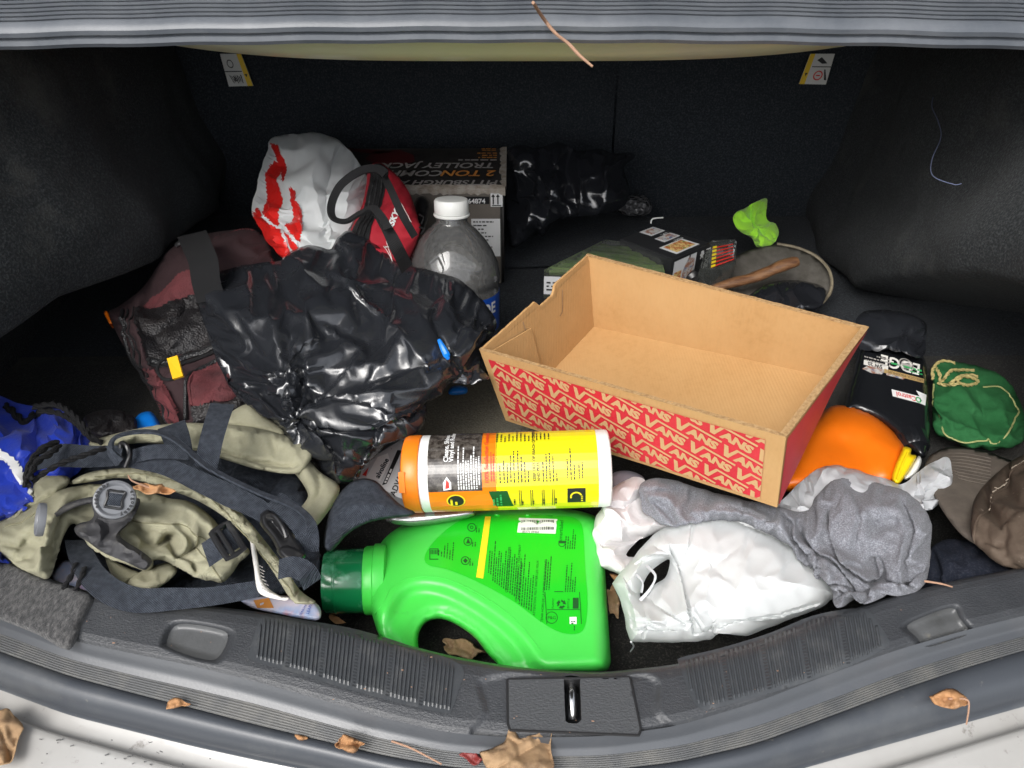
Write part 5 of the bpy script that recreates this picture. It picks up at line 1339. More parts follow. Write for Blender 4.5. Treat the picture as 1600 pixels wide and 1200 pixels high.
BB = Surf(bb_o, planeV(755, .110, 380, .185), H=.045, R=80, Hb=.05, folds=bagf, extra=bag_streaks, tins=((70, .022, 21, .7, 1.3),), fade=10, smooth=2, jag=1.2, p=1.6)
BB.groove = .0
tag(BB.build('black_plastic_bag', M['black_film'], None, 3.8, sharp=80, sim=dict(growth=.13, frames=13, bend=.10, tens=15), facet=dict(sig=.25, it=3, vit=6)), 'big crumpled shiny black plastic bag lying over the maroon duffel bag', 'plastic bag')

# ================================================================== maroon duffel bag
df = thing('duffel_bag', Pz(280, 600, .02), 'maroon and black duffel bag with zips and a yellow pull tab, under the black bag', 'duffel bag')
du_o = [(170, 488), (186, 478), (222, 450), (248, 412), (262, 392), (292, 374), (340, 362), (385, 358), (405, 366), (420, 388), (428, 410), (440, 470), (430, 560), (420, 640), (372, 645), (330, 660), (292, 664), (262, 656), (236, 615), (205, 560), (182, 520)]
DU = Surf(du_o, planeV(660, .085, 360, .150), H=.052, R=60, Hb=.06, folds=(([(215, 470), (225, 540), (262, 610), (290, 660)], .012, 9), ([(300, 400), (240, 470)], -.006, 14), ([(310, 480), (255, 545)], .004, 8), ([(300, 470), (245, 520)], -.004, 6)), noise=((45, .010, 4), (18, .003, 9)), fade=14)
DU.build('body', M['maroon_dark'], df, 3.8, sim=dict(growth=.06, frames=8, bend=2.0))
DU.cut('mesh_pocket', [(212, 478), (250, 473), (310, 455), (330, 470), (335, 530), (300, 536), (262, 544), (240, 560), (222, 520)], M['mesh'], df, .0015)
DU.cut('top_panel', [(222, 470), (250, 452), (305, 422), (312, 455), (285, 470), (240, 475)], M['maroon'], df, .0013)
DU.cut('end_panel', [(338, 378), (368, 364), (398, 366), (416, 388), (418, 412), (345, 418), (335, 400)], M['maroon_dark'], df, .002)
DU.lines('piping', [[(336, 378), (366, 363), (398, 364), (417, 386), (421, 415)]], .0018, M['maroon'], df, .002)
DU.cut('front_pocket', [(298, 592), (305, 575), (330, 560), (355, 556), (375, 590), (378, 612), (340, 614), (302, 620)], M['maroon'], df, .003)
DU.lines('piping', [[(300, 620), (296, 600), (300, 580), (318, 566), (345, 556)]], .0020, M['maroon'], df, .003)
DU.lines('pocket_zip', [[(290, 640), (290, 600), (296, 578), (312, 560), (340, 548)]], .0024, M['zip'], df, .002)
DU.cut('pocket_base', [(302, 623), (345, 618), (380, 616), (385, 640), (330, 655), (306, 650)], M['mesh'], df, .003)
DU.cut('side_panel', [(228, 568), (246, 574), (262, 600), (280, 640), (290, 662), (275, 660), (255, 640), (240, 610)], M['maroon'], df, .002)
DU.cut('side_panel', [(195, 566), (206, 578), (228, 612), (262, 656), (250, 650), (215, 600)], M['maroon'], df, .001)
for o_, r in (((189, 481), .0026), ((196, 478), .0018), ((205, 474), .0013)):
    DU.lines('zip_track', [[o_, (o_[0]+3, 530), (o_[0]+32, 585), (o_[0]+62, 630), (o_[0]+80, 660)]], r, M['zip'] if r > .0015 else M['webbing_black'], df, .002)
DU.lines('zip_track', [[(234, 551), (262, 549), (300, 540), (345, 526)]], .0038, M['zip'], df, .003); DU.lines('zip_track', [[(234, 557), (262, 556), (300, 547), (345, 533)]], .0024, M['webbing_black'], df, .003)
strap('carry_strap', [(300, 366, .205), (308, 385, .212), (318, 410, .208), (322, 440, .195), (330, 470, .18)], [40, 40, 38], M['webbing_black'], df, .002)
cl_ = [(262, 558, .170), (250, 566, .168), (246, 580, .165), (256, 592, .163), (272, 592, .163), (284, 582, .165)]
cord('pull_loop', cl_, 2.4, M['webbing_black'], df)
mb = MB(); q = [Pz(*a) for a in ((263, 562, .172), (279, 557, .174), (288, 589, .168), (272, 594, .167))]; n_ = np.array([0, -.5, .8])*.004
mb.hexa(q+[x+n_ for x in q]); o = mb.build('pull_tab', M['yellow_rubber'], df)
cord('buckle_end', [(290, 372, .20), (284, 378, .2), (276, 384, .196)], 4, M['hard_black'], df)
# orange leaf-shaped scrap behind the duffel
S = Surf([(162, 488), (168, 487), (178, 512), (172, 508)], planeV(512, .11, 488, .12), H=.003, R=5); tag(S.build('orange_scrap', M['orange_plastic'], None, 3), 'tiny sliver of orange plastic showing behind the duffel bag', 'scrap')

# ================================================================== white and red shop bag
tb = thing('red_white_bag', Pz(470, 390, .06), 'white plastic shopping bag printed with red rings, standing behind the black bag', 'plastic bag')
TBo = [(394, 330), (398, 300), (408, 262), (418, 236), (424, 216), (445, 210), (470, 209), (497, 206), (526, 218), (548, 238), (566, 262), (578, 290), (570, 320), (556, 345), (560, 400), (520, 402), (450, 410), (440, 402), (420, 378), (402, 350)]
TB = Surf(TBo, planeV(410, .150, 207, .225), H=.050, R=60, Hb=.05, folds=(([(424, 216), (440, 280), (462, 300)], .008, 9), ([(470, 215), (485, 270), (500, 330)], .007, 12), ([(530, 225), (510, 290), (505, 350)], -.008, 12), ([(560, 260), (540, 300), (535, 370)], .007, 9), ([(462, 300), (470, 350), (500, 385)], .008, 7), ([(410, 320), (440, 350), (450, 395)], -.006, 7)), tins=((40, .016, 5, 1.3, 1.8), (17, .007, 6), (8, .0026, 8)), fade=8, jag=1.5, p=1.6)
TB.build('bag', M['white_film'], tb, 3.0, facet=dict(sig=.25), sim=dict(growth=.09, frames=10, bend=.05))
for k, r in enumerate(([(424, 246), (432, 248), (436, 258), (431, 275), (433, 305), (432, 322), (430, 345), (418, 336), (409, 325), (411, 300), (412, 270)],
          [(423, 222), (434, 226), (440, 240), (443, 256), (444, 278), (439, 272), (434, 256), (428, 236)],
          [(450, 286), (460, 292), (466, 310), (470, 334), (471, 362), (468, 372), (458, 362), (450, 350), (444, 345), (452, 330), (452, 305)],
          [(396, 326), (402, 322), (412, 338), (430, 350), (440, 372), (448, 386), (443, 402), (430, 392), (412, 370), (398, 348)],
          [(440, 350), (452, 364), (464, 380), (462, 388), (452, 380), (442, 362)])):
    TB.cut('printed_ring', r, M['bag_red'], tb, .0007)

# ================================================================== red tool bag
tl = thing('tool_bag', Pz(600, 400, .06), 'red and black canvas tool bag with webbing handles between white bag and water jug', 'tool bag')
TLo = [(576, 262), (590, 254), (606, 262), (622, 276), (640, 302), (652, 338), (656, 362), (646, 392), (634, 414), (616, 430), (590, 420), (560, 395), (545, 372), (552, 350), (566, 320), (572, 290)]
TL = Surf(TLo, planeV(420, .150, 254, .225), H=.042, R=34, Hb=.05, folds=(([(604, 262), (580, 340), (572, 390)], -.006, 6),), noise=((30, .006, 3),), fade=8)
TL.build('body', M['tool_red'], tl, 4, sim=dict(growth=.04, frames=8, bend=1.5))
TL.patch('zip_spine', [(578, 262), (590, 255), (602, 262), (604, 274), (592, 310), (582, 345), (574, 378), (552, 372), (550, 360), (566, 325), (574, 290)], M['webbing_black'], tl, .002, 4)
for dx in (0, 6, 13): TL.lines('spine_rib', [[(583+dx, 262), (576+dx, 300), (564+dx, 340), (556+dx, 368)]], .0012, M['zip'], tl, .0030)
strap('strap_band', [(600, 276, .275), (612, 300, .277), (628, 335, .266), (648, 370, .24)], [11, 12, 12], M['webbing_black'], tl)
strap('strap_band', [(590, 335, .262), (606, 360, .256), (620, 388, .240), (636, 420, .21)], [13, 20, 24], M['webbing_black'], tl)
strap('handle', [(602, 272, .285), (588, 264, .290), (562, 268, .288), (532, 290, .276), (518, 318, .262), (520, 340, .252), (540, 346, .248), (562, 334, .258), (582, 326, .270), (598, 342, .270), (606, 358, .262)], [14, 12, 12, 12, 13], M['webbing_black'], tl, .003, [0, 0, 25, 40, 30, 0, 0])
tlf = aff((606, 366), (.38, -.93), (-.93, -.38))
p = Print(); p.text('HUSKY', 2, 0, 12, 0, bold=.55, shear=.15); V, F = np.array(p.V), p.F
link('lettering', TL.point(tlf(V), .0016), F, M['white_ink'], tl, False, False)
p = Print(); p.poly([(-3, -1), (2, -2), (4, 4), (-1, 3)]); link('logo_mark', TL.point(tlf(np.array(p.V)), .0018), p.F, M['white_ink'], tl, False, False)
for pts in ([(600, 362), (612, 405), (622, 424)], [(600, 378), (625, 388)], [(612, 405), (598, 378)], [(618, 372), (600, 382)], [(616, 304), (640, 345)]):
    TL.lines('stitching', [pts], .0004, M['tagwhite'], tl, .0045)
mb_o = Surf([(650, 312), (662, 306), (672, 318), (668, 345), (660, 365), (648, 372), (648, 345)], planeV(372, .15, 306, .175), H=.014, R=8, Hb=.02, tins=((8, .006, 3),)); mb_o.build('side_clip', M['hard_black'], tl, 4)
for k in range(2): cord('steel_carabiner', [(655, 335+k*20, .20), (662, 340+k*18, .20), (658, 350+k*16, .195)], 1.3, M['webbing_black'], tl)

# ================================================================== black bag at the back
S = Surf([(792, 236), (815, 226), (840, 232), (868, 222), (885, 226), (905, 236), (935, 232), (960, 240), (985, 238), (992, 246), (975, 262), (984, 300), (968, 326), (930, 334), (900, 336), (868, 345), (848, 370), (838, 362), (822, 376), (800, 386), (790, 340), (788, 290)], planeV(386, .050, 225, .175), H=.035, R=40, Hb=.03, folds=(([(868, 230), (860, 300), (845, 360)], .012, 9), ([(905, 240), (912, 290), (905, 330)], .011, 9), ([(830, 240), (838, 290), (825, 350)], .010, 9), ([(950, 245), (946, 300), (930, 330)], .010, 9), ([(888, 240), (884, 290), (880, 335)], -.010, 8)), tins=((30, .020, 5, 1.45, 2.2), (14, .008, 6, 1.4, 1.8), (7, .003, 9)), fade=8)
tag(S.build('black_plastic_bag', M['black_film_far'], None, 3.6, sharp=80, facet=dict(sig=.25, it=3, vit=6), sim=dict(growth=.13, frames=11, bend=.10)), 'crumpled black plastic bag standing at the back against the seat, right of the jack carton', 'plastic bag')
S = Surf([(962, 328), (966, 310), (985, 304), (1008, 306), (1018, 318), (1016, 334), (985, 338)], planeV(338, .035, 304, .06), H=.02, R=14, Hb=.02, tins=((9, .008, 3),))
tag(S.build('bubble_wrap', M['glitter'], None, 3), 'small glinting lump of dark bubble wrap by the rear black bag', 'bubble wrap')
# ================================================================== lime rag
S = Surf([(1147, 340), (1152, 330), (1168, 322), (1180, 315), (1198, 308), (1200, 322), (1196, 332), (1201, 344), (1212, 348), (1218, 360), (1215, 374), (1206, 383), (1184, 387), (1176, 376), (1164, 366), (1152, 356)], planeV(387, .080, 308, .125), H=.014, R=18, Hb=.014, folds=(([(1198, 312), (1185, 335), (1188, 380)], .006, 4), ([(1160, 330), (1176, 345), (1172, 370)], .005, 4), ([(1205, 350), (1196, 365), (1192, 384)], .005, 3.5), ([(1175, 325), (1182, 345), (1200, 372)], -.005, 3.5), ([(1152, 338), (1165, 345)], -.004, 3)), tins=((14, .006, 8), (7, .002, 3)), fade=3, jag=1.2, p=1.5)
tag(S.build('lime_cloth', M['lime'], None, 2.4, facet=dict(sig=.3, it=5), sim=dict(growth=.16, frames=10, bend=.15)), 'crumpled lime green cloth scrap above the round grey disc', 'cloth')

# ================================================================== green drawstring pouch
gpch = thing('drawstring_pouch', Pz(1530, 680, .005), 'dark green cloth pouch with gold cord drawstring lying right of the oil bottle', 'pouch')
GP = Surf([(1457, 600), (1454, 580), (1462, 568), (1480, 562), (1500, 566), (1530, 572), (1556, 582), (1574, 596), (1592, 622), (1601, 650), (1600, 684), (1584, 698), (1550, 702), (1510, 696), (1478, 684), (1459, 668), (1457, 640)], planeV(702, .025, 562, .040), H=.034, R=44, Hb=.03, folds=(([(1462, 602), (1510, 600), (1560, 600)], -.009, 7), ([(1530, 606), (1540, 640)], -.005, 5), ([(1470, 640), (1520, 632), (1580, 640)], .004, 10), ([(1500, 690), (1550, 680)], -.004, 6), ([(1540, 610), (1570, 640), (1580, 680)], .004, 9)), tins=((26, .006, 4), (11, .002, 7)), noise=((25, .004, 3),), ridges=((30, .004, 5, .2, 1.6),), fade=6, jag=1.2, p=1.8)
GP.build('body', M['pouch'], gpch, 3.4, sim=dict(growth=.07, frames=10, bend=.6))
GP.lines('gold_edging', [[(1459, 600), (1462, 640), (1470, 655), (1466, 645), (1480, 674), (1505, 683), (1538, 681), (1544, 678), (1549, 685), (1562, 683), (1580, 664), (1595, 640), (1588, 630), (1575, 615), (1560, 604), (1538, 604)]], .0010, M['gold2'], gpch, .0012)
def zc(u, v, add=.0025): return tuple([u, v]) 
def surf_cord(S, name, pts, rpx, m, parent, off=.003, braid=True):
    Q = catmull(pts, False, 6); X = S.point(Q, off); r = rpx*np.linalg.norm(X.mean(0)-CAMP)/FPX; mb = MB()
    L = np.r_[0, np.cumsum(np.linalg.norm(np.diff(X, axis=0), axis=1))]; n = max(16, int(L[-1]/(r*.6))); s_ = np.linspace(0, L[-1], n); P = np.stack([np.interp(s_, L, X[:, k]) for k in range(3)], 1)
    if not braid: mb.tube(P, r, 8)
    else:
        T = np.gradient(P, axis=0); T /= np.linalg.norm(T, axis=1)[:, None]; A = np.cross(T, (0, -.5, 1.0)); A /= np.linalg.norm(A, axis=1)[:, None]; B = np.cross(T, A)
        for ph in (0, math.pi): a = (s_/(r*3.6)*math.pi+ph)[:, None]; mb.tube(P+(A*np.cos(a)+B*np.sin(a))*r*.5, r*.62, 6)
    return mb.build(name, m, parent)
for pts in ([(1458, 592), (1462, 574), (1474, 566), (1492, 568)], [(1478, 590), (1490, 580), (1508, 577), (1522, 580)], [(1466, 596), (1480, 600), (1500, 592), (1524, 594), (1526, 600), (1500, 602), (1484, 600)], [(1462, 572), (1470, 582), (1470, 594), (1480, 588)], [(1494, 598), (1510, 588), (1526, 590)]):
    surf_cord(GP, 'gold_drawstring', pts, 2.3, M['gold'], gpch)

# ================================================================== brown hat
hat = thing('leather_cap', Pz(1560, 800, .01), 'worn brown leather cap with a stitched brim in the right corner of the boot', 'cap')
HB = Surf([(1446, 742), (1446, 724), (1458, 708), (1480, 699), (1510, 699), (1545, 706), (1590, 722), (1680, 740), (1680, 860), (1590, 880), (1545, 862), (1505, 838), (1478, 806), (1458, 772)], planeV(870, .105, 700, .060), H=.006, R=22, Hb=.004, noise=((60, .006, 4),), fade=12)
HB.build('brim', M['brim'], hat, 6)
for k in range(9):
    d = k*5.2+6
    HB.lines('brim_stitching', [[(1449+d*.9, 745-d*.1), (1450+d*.9, 728+d*.25), (1462+d*.75, 712+d*.6), (1482+d*.3, 703+d*.9), (1512, 703+d), (1548, 710+d)]], .00045, M['brim'], hat, .0006)
HCo = [(1520, 808), (1520, 788), (1530, 768), (1546, 750), (1566, 732), (1592, 714), (1640, 700), (1720, 710), (1720, 880), (1640, 886), (1600, 880), (1568, 868), (1540, 848), (1525, 828)]
HC = Surf(HCo, planeV(880, .108, 700, .070), H=.052, R=62, Hb=.02, folds=(([(1600, 708), (1560, 745), (1532, 780), (1530, 830)], .006, 6), ([(1610, 720), (1572, 752), (1552, 790), (1550, 850)], -.004, 7), ([(1590, 790), (1575, 830), (1600, 870)], -.007, 9), ([(1570, 780), (1600, 760)], .005, 8)), noise=((26, .006, 3), (12, .002, 7)), fade=8)
HC.build('crown', M['crown'], hat, 4.5, sim=dict(growth=.05, frames=8, bend=1.5))
HC.lines('seam', [[(1602, 714), (1566, 744), (1540, 776), (1530, 812), (1540, 846)]], .0013, M['crown'], hat, .0012)
mb = MB()
for k in range(20):
    t = k/19; a = np.array([1604, 712])*(1-t)+np.array([1546, 770])*t+np.array([-8, -2])*math.sin(math.pi*t); b = a+np.array([-4, 3.5])+np.array([random.uniform(-1.5, 1.5), random.uniform(-1, 1)])
    mb.tube(HC.point(np.array([a, b]), .0024), .0005, 5)
o = mb.build('crown_stitching', M['stitch'], hat); o['kind'] = 'stuff'
# ================================================================== cloths on the right
S = Surf([(1425, 915), (1440, 890), (1452, 858), (1480, 842), (1515, 845), (1545, 856), (1580, 874), (1640, 890), (1680, 900), (1640, 912), (1560, 916), (1500, 922), (1450, 926)], planeV(926, .095, 842, .075), H=.022, R=28, Hb=.05, noise=((36, .008, 3),), ridges=((34, .006, 5, .3, 1.8),), fade=6, jag=1.5, p=1.6)
tag(S.build('navy_cloth', M['navy'], None, 4, sim=dict(growth=.12, frames=10, bend=.6)), 'dark navy cloth tucked under the brown cap beside the sill', 'cloth')
RBo = [(1200, 800), (1228, 775), (1248, 755), (1272, 735), (1300, 727), (1345, 735), (1385, 750), (1408, 756), (1432, 738), (1458, 722), (1480, 715), (1488, 735), (1491, 746), (1478, 768), (1468, 785), (1452, 796), (1420, 800), (1340, 812), (1262, 812)]
S = Surf(RBo, planeV(812, .080, 715, .075), H=.016, R=30, Hb=.03, folds=(([(1290, 730), (1270, 770), (1240, 800)], .006, 6), ([(1408, 758), (1430, 765), (1470, 745)], -.006, 6), ([(1440, 735), (1450, 760), (1445, 790)], .006, 6), ([(1395, 755), (1420, 780)], .005, 6), ([(1480, 722), (1460, 750)], .005, 5)), tins=((32, .016, 7, .5, 1.6), (14, .007, 8), (7, .0024, 9)), fade=5, jag=1.6, p=1.5)
tag(S.build('white_plastic_bag', M['white_film2'], None, 3.4, facet=dict(sig=.28), sim=dict(growth=.14, frames=10, bend=.05)), 'thin translucent white plastic bag under the orange bottle, behind the grey shirt', 'plastic bag')
GSo = [(998, 768), (1004, 752), (1030, 746), (1060, 752), (1100, 766), (1160, 780), (1225, 794), (1246, 800), (1262, 796), (1276, 776), (1294, 756), (1316, 747), (1350, 750), (1400, 762), (1436, 784), (1454, 818), (1454, 866), (1446, 905), (1418, 922), (1378, 917), (1340, 934), (1308, 944), (1290, 900), (1230, 850), (1150, 815), (1060, 815), (1012, 800)]
gf_ = [([(1402, 775), (1409, 798), (1416, 821), (1414, 842), (1412, 889)], .012, 22, 3), ([(1262, 815), (1277, 835), (1321, 865), (1348, 902), (1318, 929)], .012, 3, 18), ([(1305, 780), (1311, 801), (1325, 842), (1362, 875), (1382, 869), (1375, 850)], .013, 3, 16),
       ([(1350, 905), (1362, 899), (1382, 884), (1412, 889), (1424, 900)], .011, 14, 3), ([(1306, 940), (1315, 936), (1345, 913), (1372, 902)], .010, 12, 3), ([(1250, 812), (1262, 824), (1285, 842)], -.022, 7), ([(1408, 893), (1430, 888), (1454, 890)], .009, 12, 3), ([(1370, 845), (1378, 868), (1370, 890)], -.012, 5, 9),
       ([(1290, 850), (1296, 880), (1304, 920)], .010, 3, 14), ([(1300, 905), (1330, 895), (1350, 905)], -.009, 4, 9), ([(1330, 760), (1345, 790), (1342, 830)], .006, 16, 10), ([(1224, 800), (1240, 812), (1246, 834), (1268, 856)], .012, 4, 12), ([(1215, 800), (1228, 822), (1250, 850), (1285, 900)], .010, 10, 3),
       ([(1022, 768), (1052, 788), (1060, 800)], -.006, 3, 6), ([(1005, 770), (1080, 764), (1160, 788), (1230, 812)], .010, 14, 10), ([(1440, 800), (1448, 850), (1438, 900)], .006, 10), ([(1362, 800), (1392, 806), (1404, 800)], -.005, 3, 6), ([(1320, 850), (1340, 845), (1360, 855)], .006, 3, 9)]
GS = Surf(GSo, planeV(944, .100, 746, .088), H=.030, R=26, Hb=.06, folds=gf_, noise=((34, .006, 3),), ridges=((46, .008, 4, .9, 1.8), (22, .003, 6, .3, 1.6)), tins=((44, .012, 8),), fade=7, jag=1.2, p=1.5)
tag(GS.build('grey_shirt', M['heather'], None, 3.2, sim=dict(growth=.12, frames=12, bend=2.2)), 'crumpled heather grey shirt lying to the right of the white plastic bag', 'shirt')
# white paper towels
S = Surf([(942, 792), (948, 772), (965, 756), (990, 746), (1006, 748), (1012, 765), (1006, 785), (1030, 800), (1050, 815), (1040, 826), (1012, 838), (992, 850), (978, 868), (1000, 872), (995, 885), (972, 898), (955, 890), (930, 880), (928, 820)], planeV(900, .055, 746, .090), H=.022, R=30, Hb=.04, folds=(([(950, 790), (990, 815), (1040, 820)], .007, 9), ([(1008, 770), (980, 790), (950, 790)], -.008, 5), ([(945, 850), (975, 845), (1010, 838)], -.010, 5), ([(960, 860), (975, 880)], .006, 6)), tins=((34, .016, 5), (15, .005, 7)), ridges=((24, .004, 3, .5, 1.6),), fade=5, jag=1.4, p=1.5)
tag(S.build('paper_towel', M['tissue'], None, 3.4, facet=dict(sig=.28), sim=dict(growth=.10, frames=10, bend=.3)), 'crumpled white paper towels between the green bottle and the shoe box', 'paper towel')
S = Surf([(952, 752), (960, 738), (985, 736), (1006, 746), (1002, 756), (970, 770), (955, 768)], planeV(770, .075, 736, .08), H=.012, R=12, Hb=.03, tins=((16, .005, 3),))
tag(S.build('lilac_cloth', M['lilac'], None, 4), 'small dull lilac cloth just below the shoe box front', 'cloth')
# ================================================================== big white plastic bag
wb_o = [(956, 912), (968, 896), (985, 876), (1004, 852), (1030, 828), (1056, 806), (1076, 794), (1100, 790), (1140, 794), (1190, 804), (1232, 824), (1266, 852), (1290, 880), (1302, 902), (1312, 924), (1314, 930), (1296, 938), (1288, 948), (1250, 962), (1210, 978), (1166, 994), (1140, 992), (1122, 988), (1112, 1000), (1078, 1003), (1030, 1004), (986, 1003), (980, 988), (976, 965), (968, 935)]
wb_hole = [(1004, 915), (1014, 896), (1030, 882), (1046, 874), (1044, 892), (1038, 904), (1022, 914), (1010, 930), (1000, 932)]
wf_ = [([(1044, 850), (1051, 865), (1061, 889), (1075, 950), (1080, 986)], .011, 14, 3), ([(1078, 983), (1100, 982), (1115, 977), (1122, 968)], .010, 12, 3), ([(1118, 985), (1140, 972), (1220, 960), (1300, 938)], .006, 20, 4), ([(990, 987), (1030, 984), (1075, 977)], .008, 10, 3),
       ([(974, 902), (985, 925), (1001, 934), (1012, 928)], .008, 8, 3), ([(1001, 934), (1025, 945), (1050, 960), (1076, 975)], .006, 9, 3), ([(972, 915), (990, 955), (996, 985)], .006, 3, 9), ([(1082, 800), (1074, 840), (1068, 880)], .005, 12, 6), ([(1050, 872), (1040, 905), (1022, 940)], .006, 3, 9), ([(1108, 794), (1150, 806), (1215, 830), (1270, 866)], .004, 8, 20),
       ([(990, 880), (1012, 868), (1046, 862)], .007, 3, 8), ([(1000, 858), (1026, 850), (1050, 858)], -.005, 4, 8), 
       ([(976, 965), (1005, 962), (1040, 972)], .006, 3, 9), ([(1010, 945), (1014, 970), (1010, 995)], .005, 3, 8), ([(1104, 990), (1090, 970), (1080, 950)], .005, 3, 6)]
wf_ = [(f[0], f[1]*.6)+tuple(f[2:]) for f in wf_]
WB = Surf(wb_o, planeV(1004, .070, 790, .080), H=.048, R=70, Hb=.05, folds=wf_, tins=((75, .007, 31), (34, .003, 32, 2.6, 1.7)), hole=wb_hole, fade=6, p=1.6, smooth=1, jag=.7)
wbo = tag(WB.build('white_plastic_bag', M['white_film'], None, 3.4, facet=dict(sig=.2, it=10), sim=dict(growth=.03, frames=10, bend=.03, tens=40)), 'big white plastic carrier bag with a torn handle hole, lying in front by the sill', 'plastic bag')
strap('torn_handle', [(1010, 884, .108), (1024, 900, .112), (1016, 920, .108), (1000, 938, .102)], [5, 3, 5], M['white_film2'], wbo, .0006, [20, -20, 30])
strap('torn_handle', [(994, 898, .104), (1004, 910, .106), (1002, 926, .104)], [4, 2, 4], M['white_film2'], wbo, .0006, [0, 30])
cord('torn_strand', [(986, 1003, .078), (990, 1010, .06), (985, 1018, .04)], [1.6, .8], M['white_film2'], wbo)

# ================================================================== blue drawstring bag, left
bl = thing('drawstring_bag', Pz(40, 760, .02), 'shiny blue nylon drawstring bag with a white curved stripe and black braided cords, far left', 'bag')
BL = Surf([(-90, 640), (-40, 615), (0, 618), (26, 630), (60, 636), (95, 640), (122, 654), (138, 680), (140, 700), (120, 720), (90, 740), (52, 750), (40, 776), (18, 806), (4, 830), (-2, 850), (20, 876), (0, 884), (-90, 870)], planeV(885, .115, 618, .105), H=.040, R=50, Hb=.07, folds=(([(50, 640), (46, 680), (52, 730)], -.012, 8), ([(20, 640), (10, 690), (30, 760)], .010, 14), ([(80, 645), (90, 680), (70, 720)], .009, 12), ([(-10, 760), (30, 790), (40, 850)], .008, 12), ([(5, 800), (25, 840), (20, 880)], -.009, 7)), noise=((40, .010, 5),), tins=((40, .012, 3), (18, .004, 5)), ridges=((34, .006, 4, 1.2, 1.8),), fade=8, jag=1.2, p=1.7)
BL.build('body', M['blue_nylon'], bl, 3.6, facet=dict(sig=.3, it=6), sim=dict(growth=.10, frames=10, bend=.25))
BL.cut('printed_stripe', [(-10, 698), (4, 699), (19, 708), (29, 726), (35, 748), (38, 766), (32, 770), (28, 752), (22, 734), (9, 716), (-10, 709)], M['white_ink'], bl, .0012)
pass
surf_cord(BL, 'braided_cord', [(6, 625), (35, 640), (58, 640), (78, 634)], 5.0, M['cord'], bl)
cord('braided_cord', [(52, 636, .15), (85, 632, .155), (110, 645, .155), (132, 668, .15), (146, 688, .145)], 4.2, M['cord'], bl, True)
cord('braided_cord', [(60, 642, .15), (90, 645, .15), (118, 660, .15), (140, 682, .148), (160, 692, .14)], 4.2, M['cord'], bl, True)
cord('braided_cord', [(42, 760, .175), (44, 735, .176), (56, 712, .176), (72, 698, .176), (90, 692, .17)], 5, M['cord'], bl, True)
cord('braided_cord', [(50, 752, .172), (70, 738, .176), (100, 722, .177), (135, 710, .176), (165, 700, .172)], 4, M['cord'], bl, True)
cord('braided_cord', [(46, 748, .18), (58, 722, .18), (80, 708, .178), (92, 697, .174)], 4.5, M['cord'], bl, True)
cord('braided_cord', [(118, 880, .13), (114, 895, .128), (104, 912, .126), (98, 922, .124)], 3.6, M['cord'], bl, True)
cord('braided_cord', [(132, 886, .13), (128, 900, .128), (122, 915, .126), (118, 926, .124)], 3.6, M['cord'], bl, True)
S = Surf([(130, 655), (145, 644), (175, 640), (205, 648), (214, 662), (200, 676), (160, 684), (140, 680)], planeV(684, .11, 640, .115), H=.02, R=20, Hb=.04, tins=((18, .010, 5),), noise=((16, .006, 4),))
tag(S.build('mesh_bundle', M['mesh'], None, 3.4, sim=dict(growth=.15, frames=8, bend=.3)), 'black mesh bundle between the blue drawstring bag and the duffel bag', 'mesh bag')
S = Surf([(206, 672), (214, 650), (228, 643), (240, 646), (252, 668), (240, 676)], planeV(676, .10, 643, .10), H=.012, R=12, Hb=.03); tag(S.build('blue_plastic', M['bright_blue'], None, 4), 'bright blue plastic edge showing below the duffel bag', 'plastic item')
S = Surf([(700, 612), (708, 603), (728, 604), (730, 614), (718, 617), (704, 617)], planeV(617, .045, 603, .05), H=.008, R=6, Hb=.02); tag(S.build('blue_plastic', M['bright_blue'], None, 3), 'little bright blue plastic piece on the floor below the black bag', 'plastic item')
sh = BB.point(np.array([(674, 524), (678, 528), (686, 540), (690, 552), (686, 550), (678, 540)]), .004); mb = MB(); mb.tube(BB.point(np.array([(674, 522), (680, 533), (686, 543), (689, 553)]), .003), [.002, .0035, .004, .002], 8); tag(mb.build('blue_clip', M['bright_blue'], None), 'bright blue clip poking out of the folds of the black bag', 'clip')

# ================================================================== khaki baby carrier
Z = lambda pts: [(x/3.2, 600+y/3.2) for x, y in pts]
bc = thing('baby_carrier', Pz(270, 850, .03), 'khaki canvas carrier with navy webbing straps, round black buttons and buckles, heaped at the left', 'carrier')
def kp(dz=0): return planeV(950, .098+dz, 660, .120+dz)
# dark underlay of webbing and lining
S = Surf(Z([(150, 380), (300, 280), (560, 240), (900, 230), (1250, 300), (1480, 420), (1560, 620), (1600, 900), (1540, 1000), (1280, 1060), (1000, 1080), (700, 1040), (480, 960), (330, 860), (250, 700), (200, 560)]), kp(-.03), H=.02, R=40, Hb=.05, noise=((40, .008, 3), (15, .003, 9)), fade=8); S.build('lining', M['webbing'], bc, 6, sim=dict(growth=.12, frames=8, bend=.8))
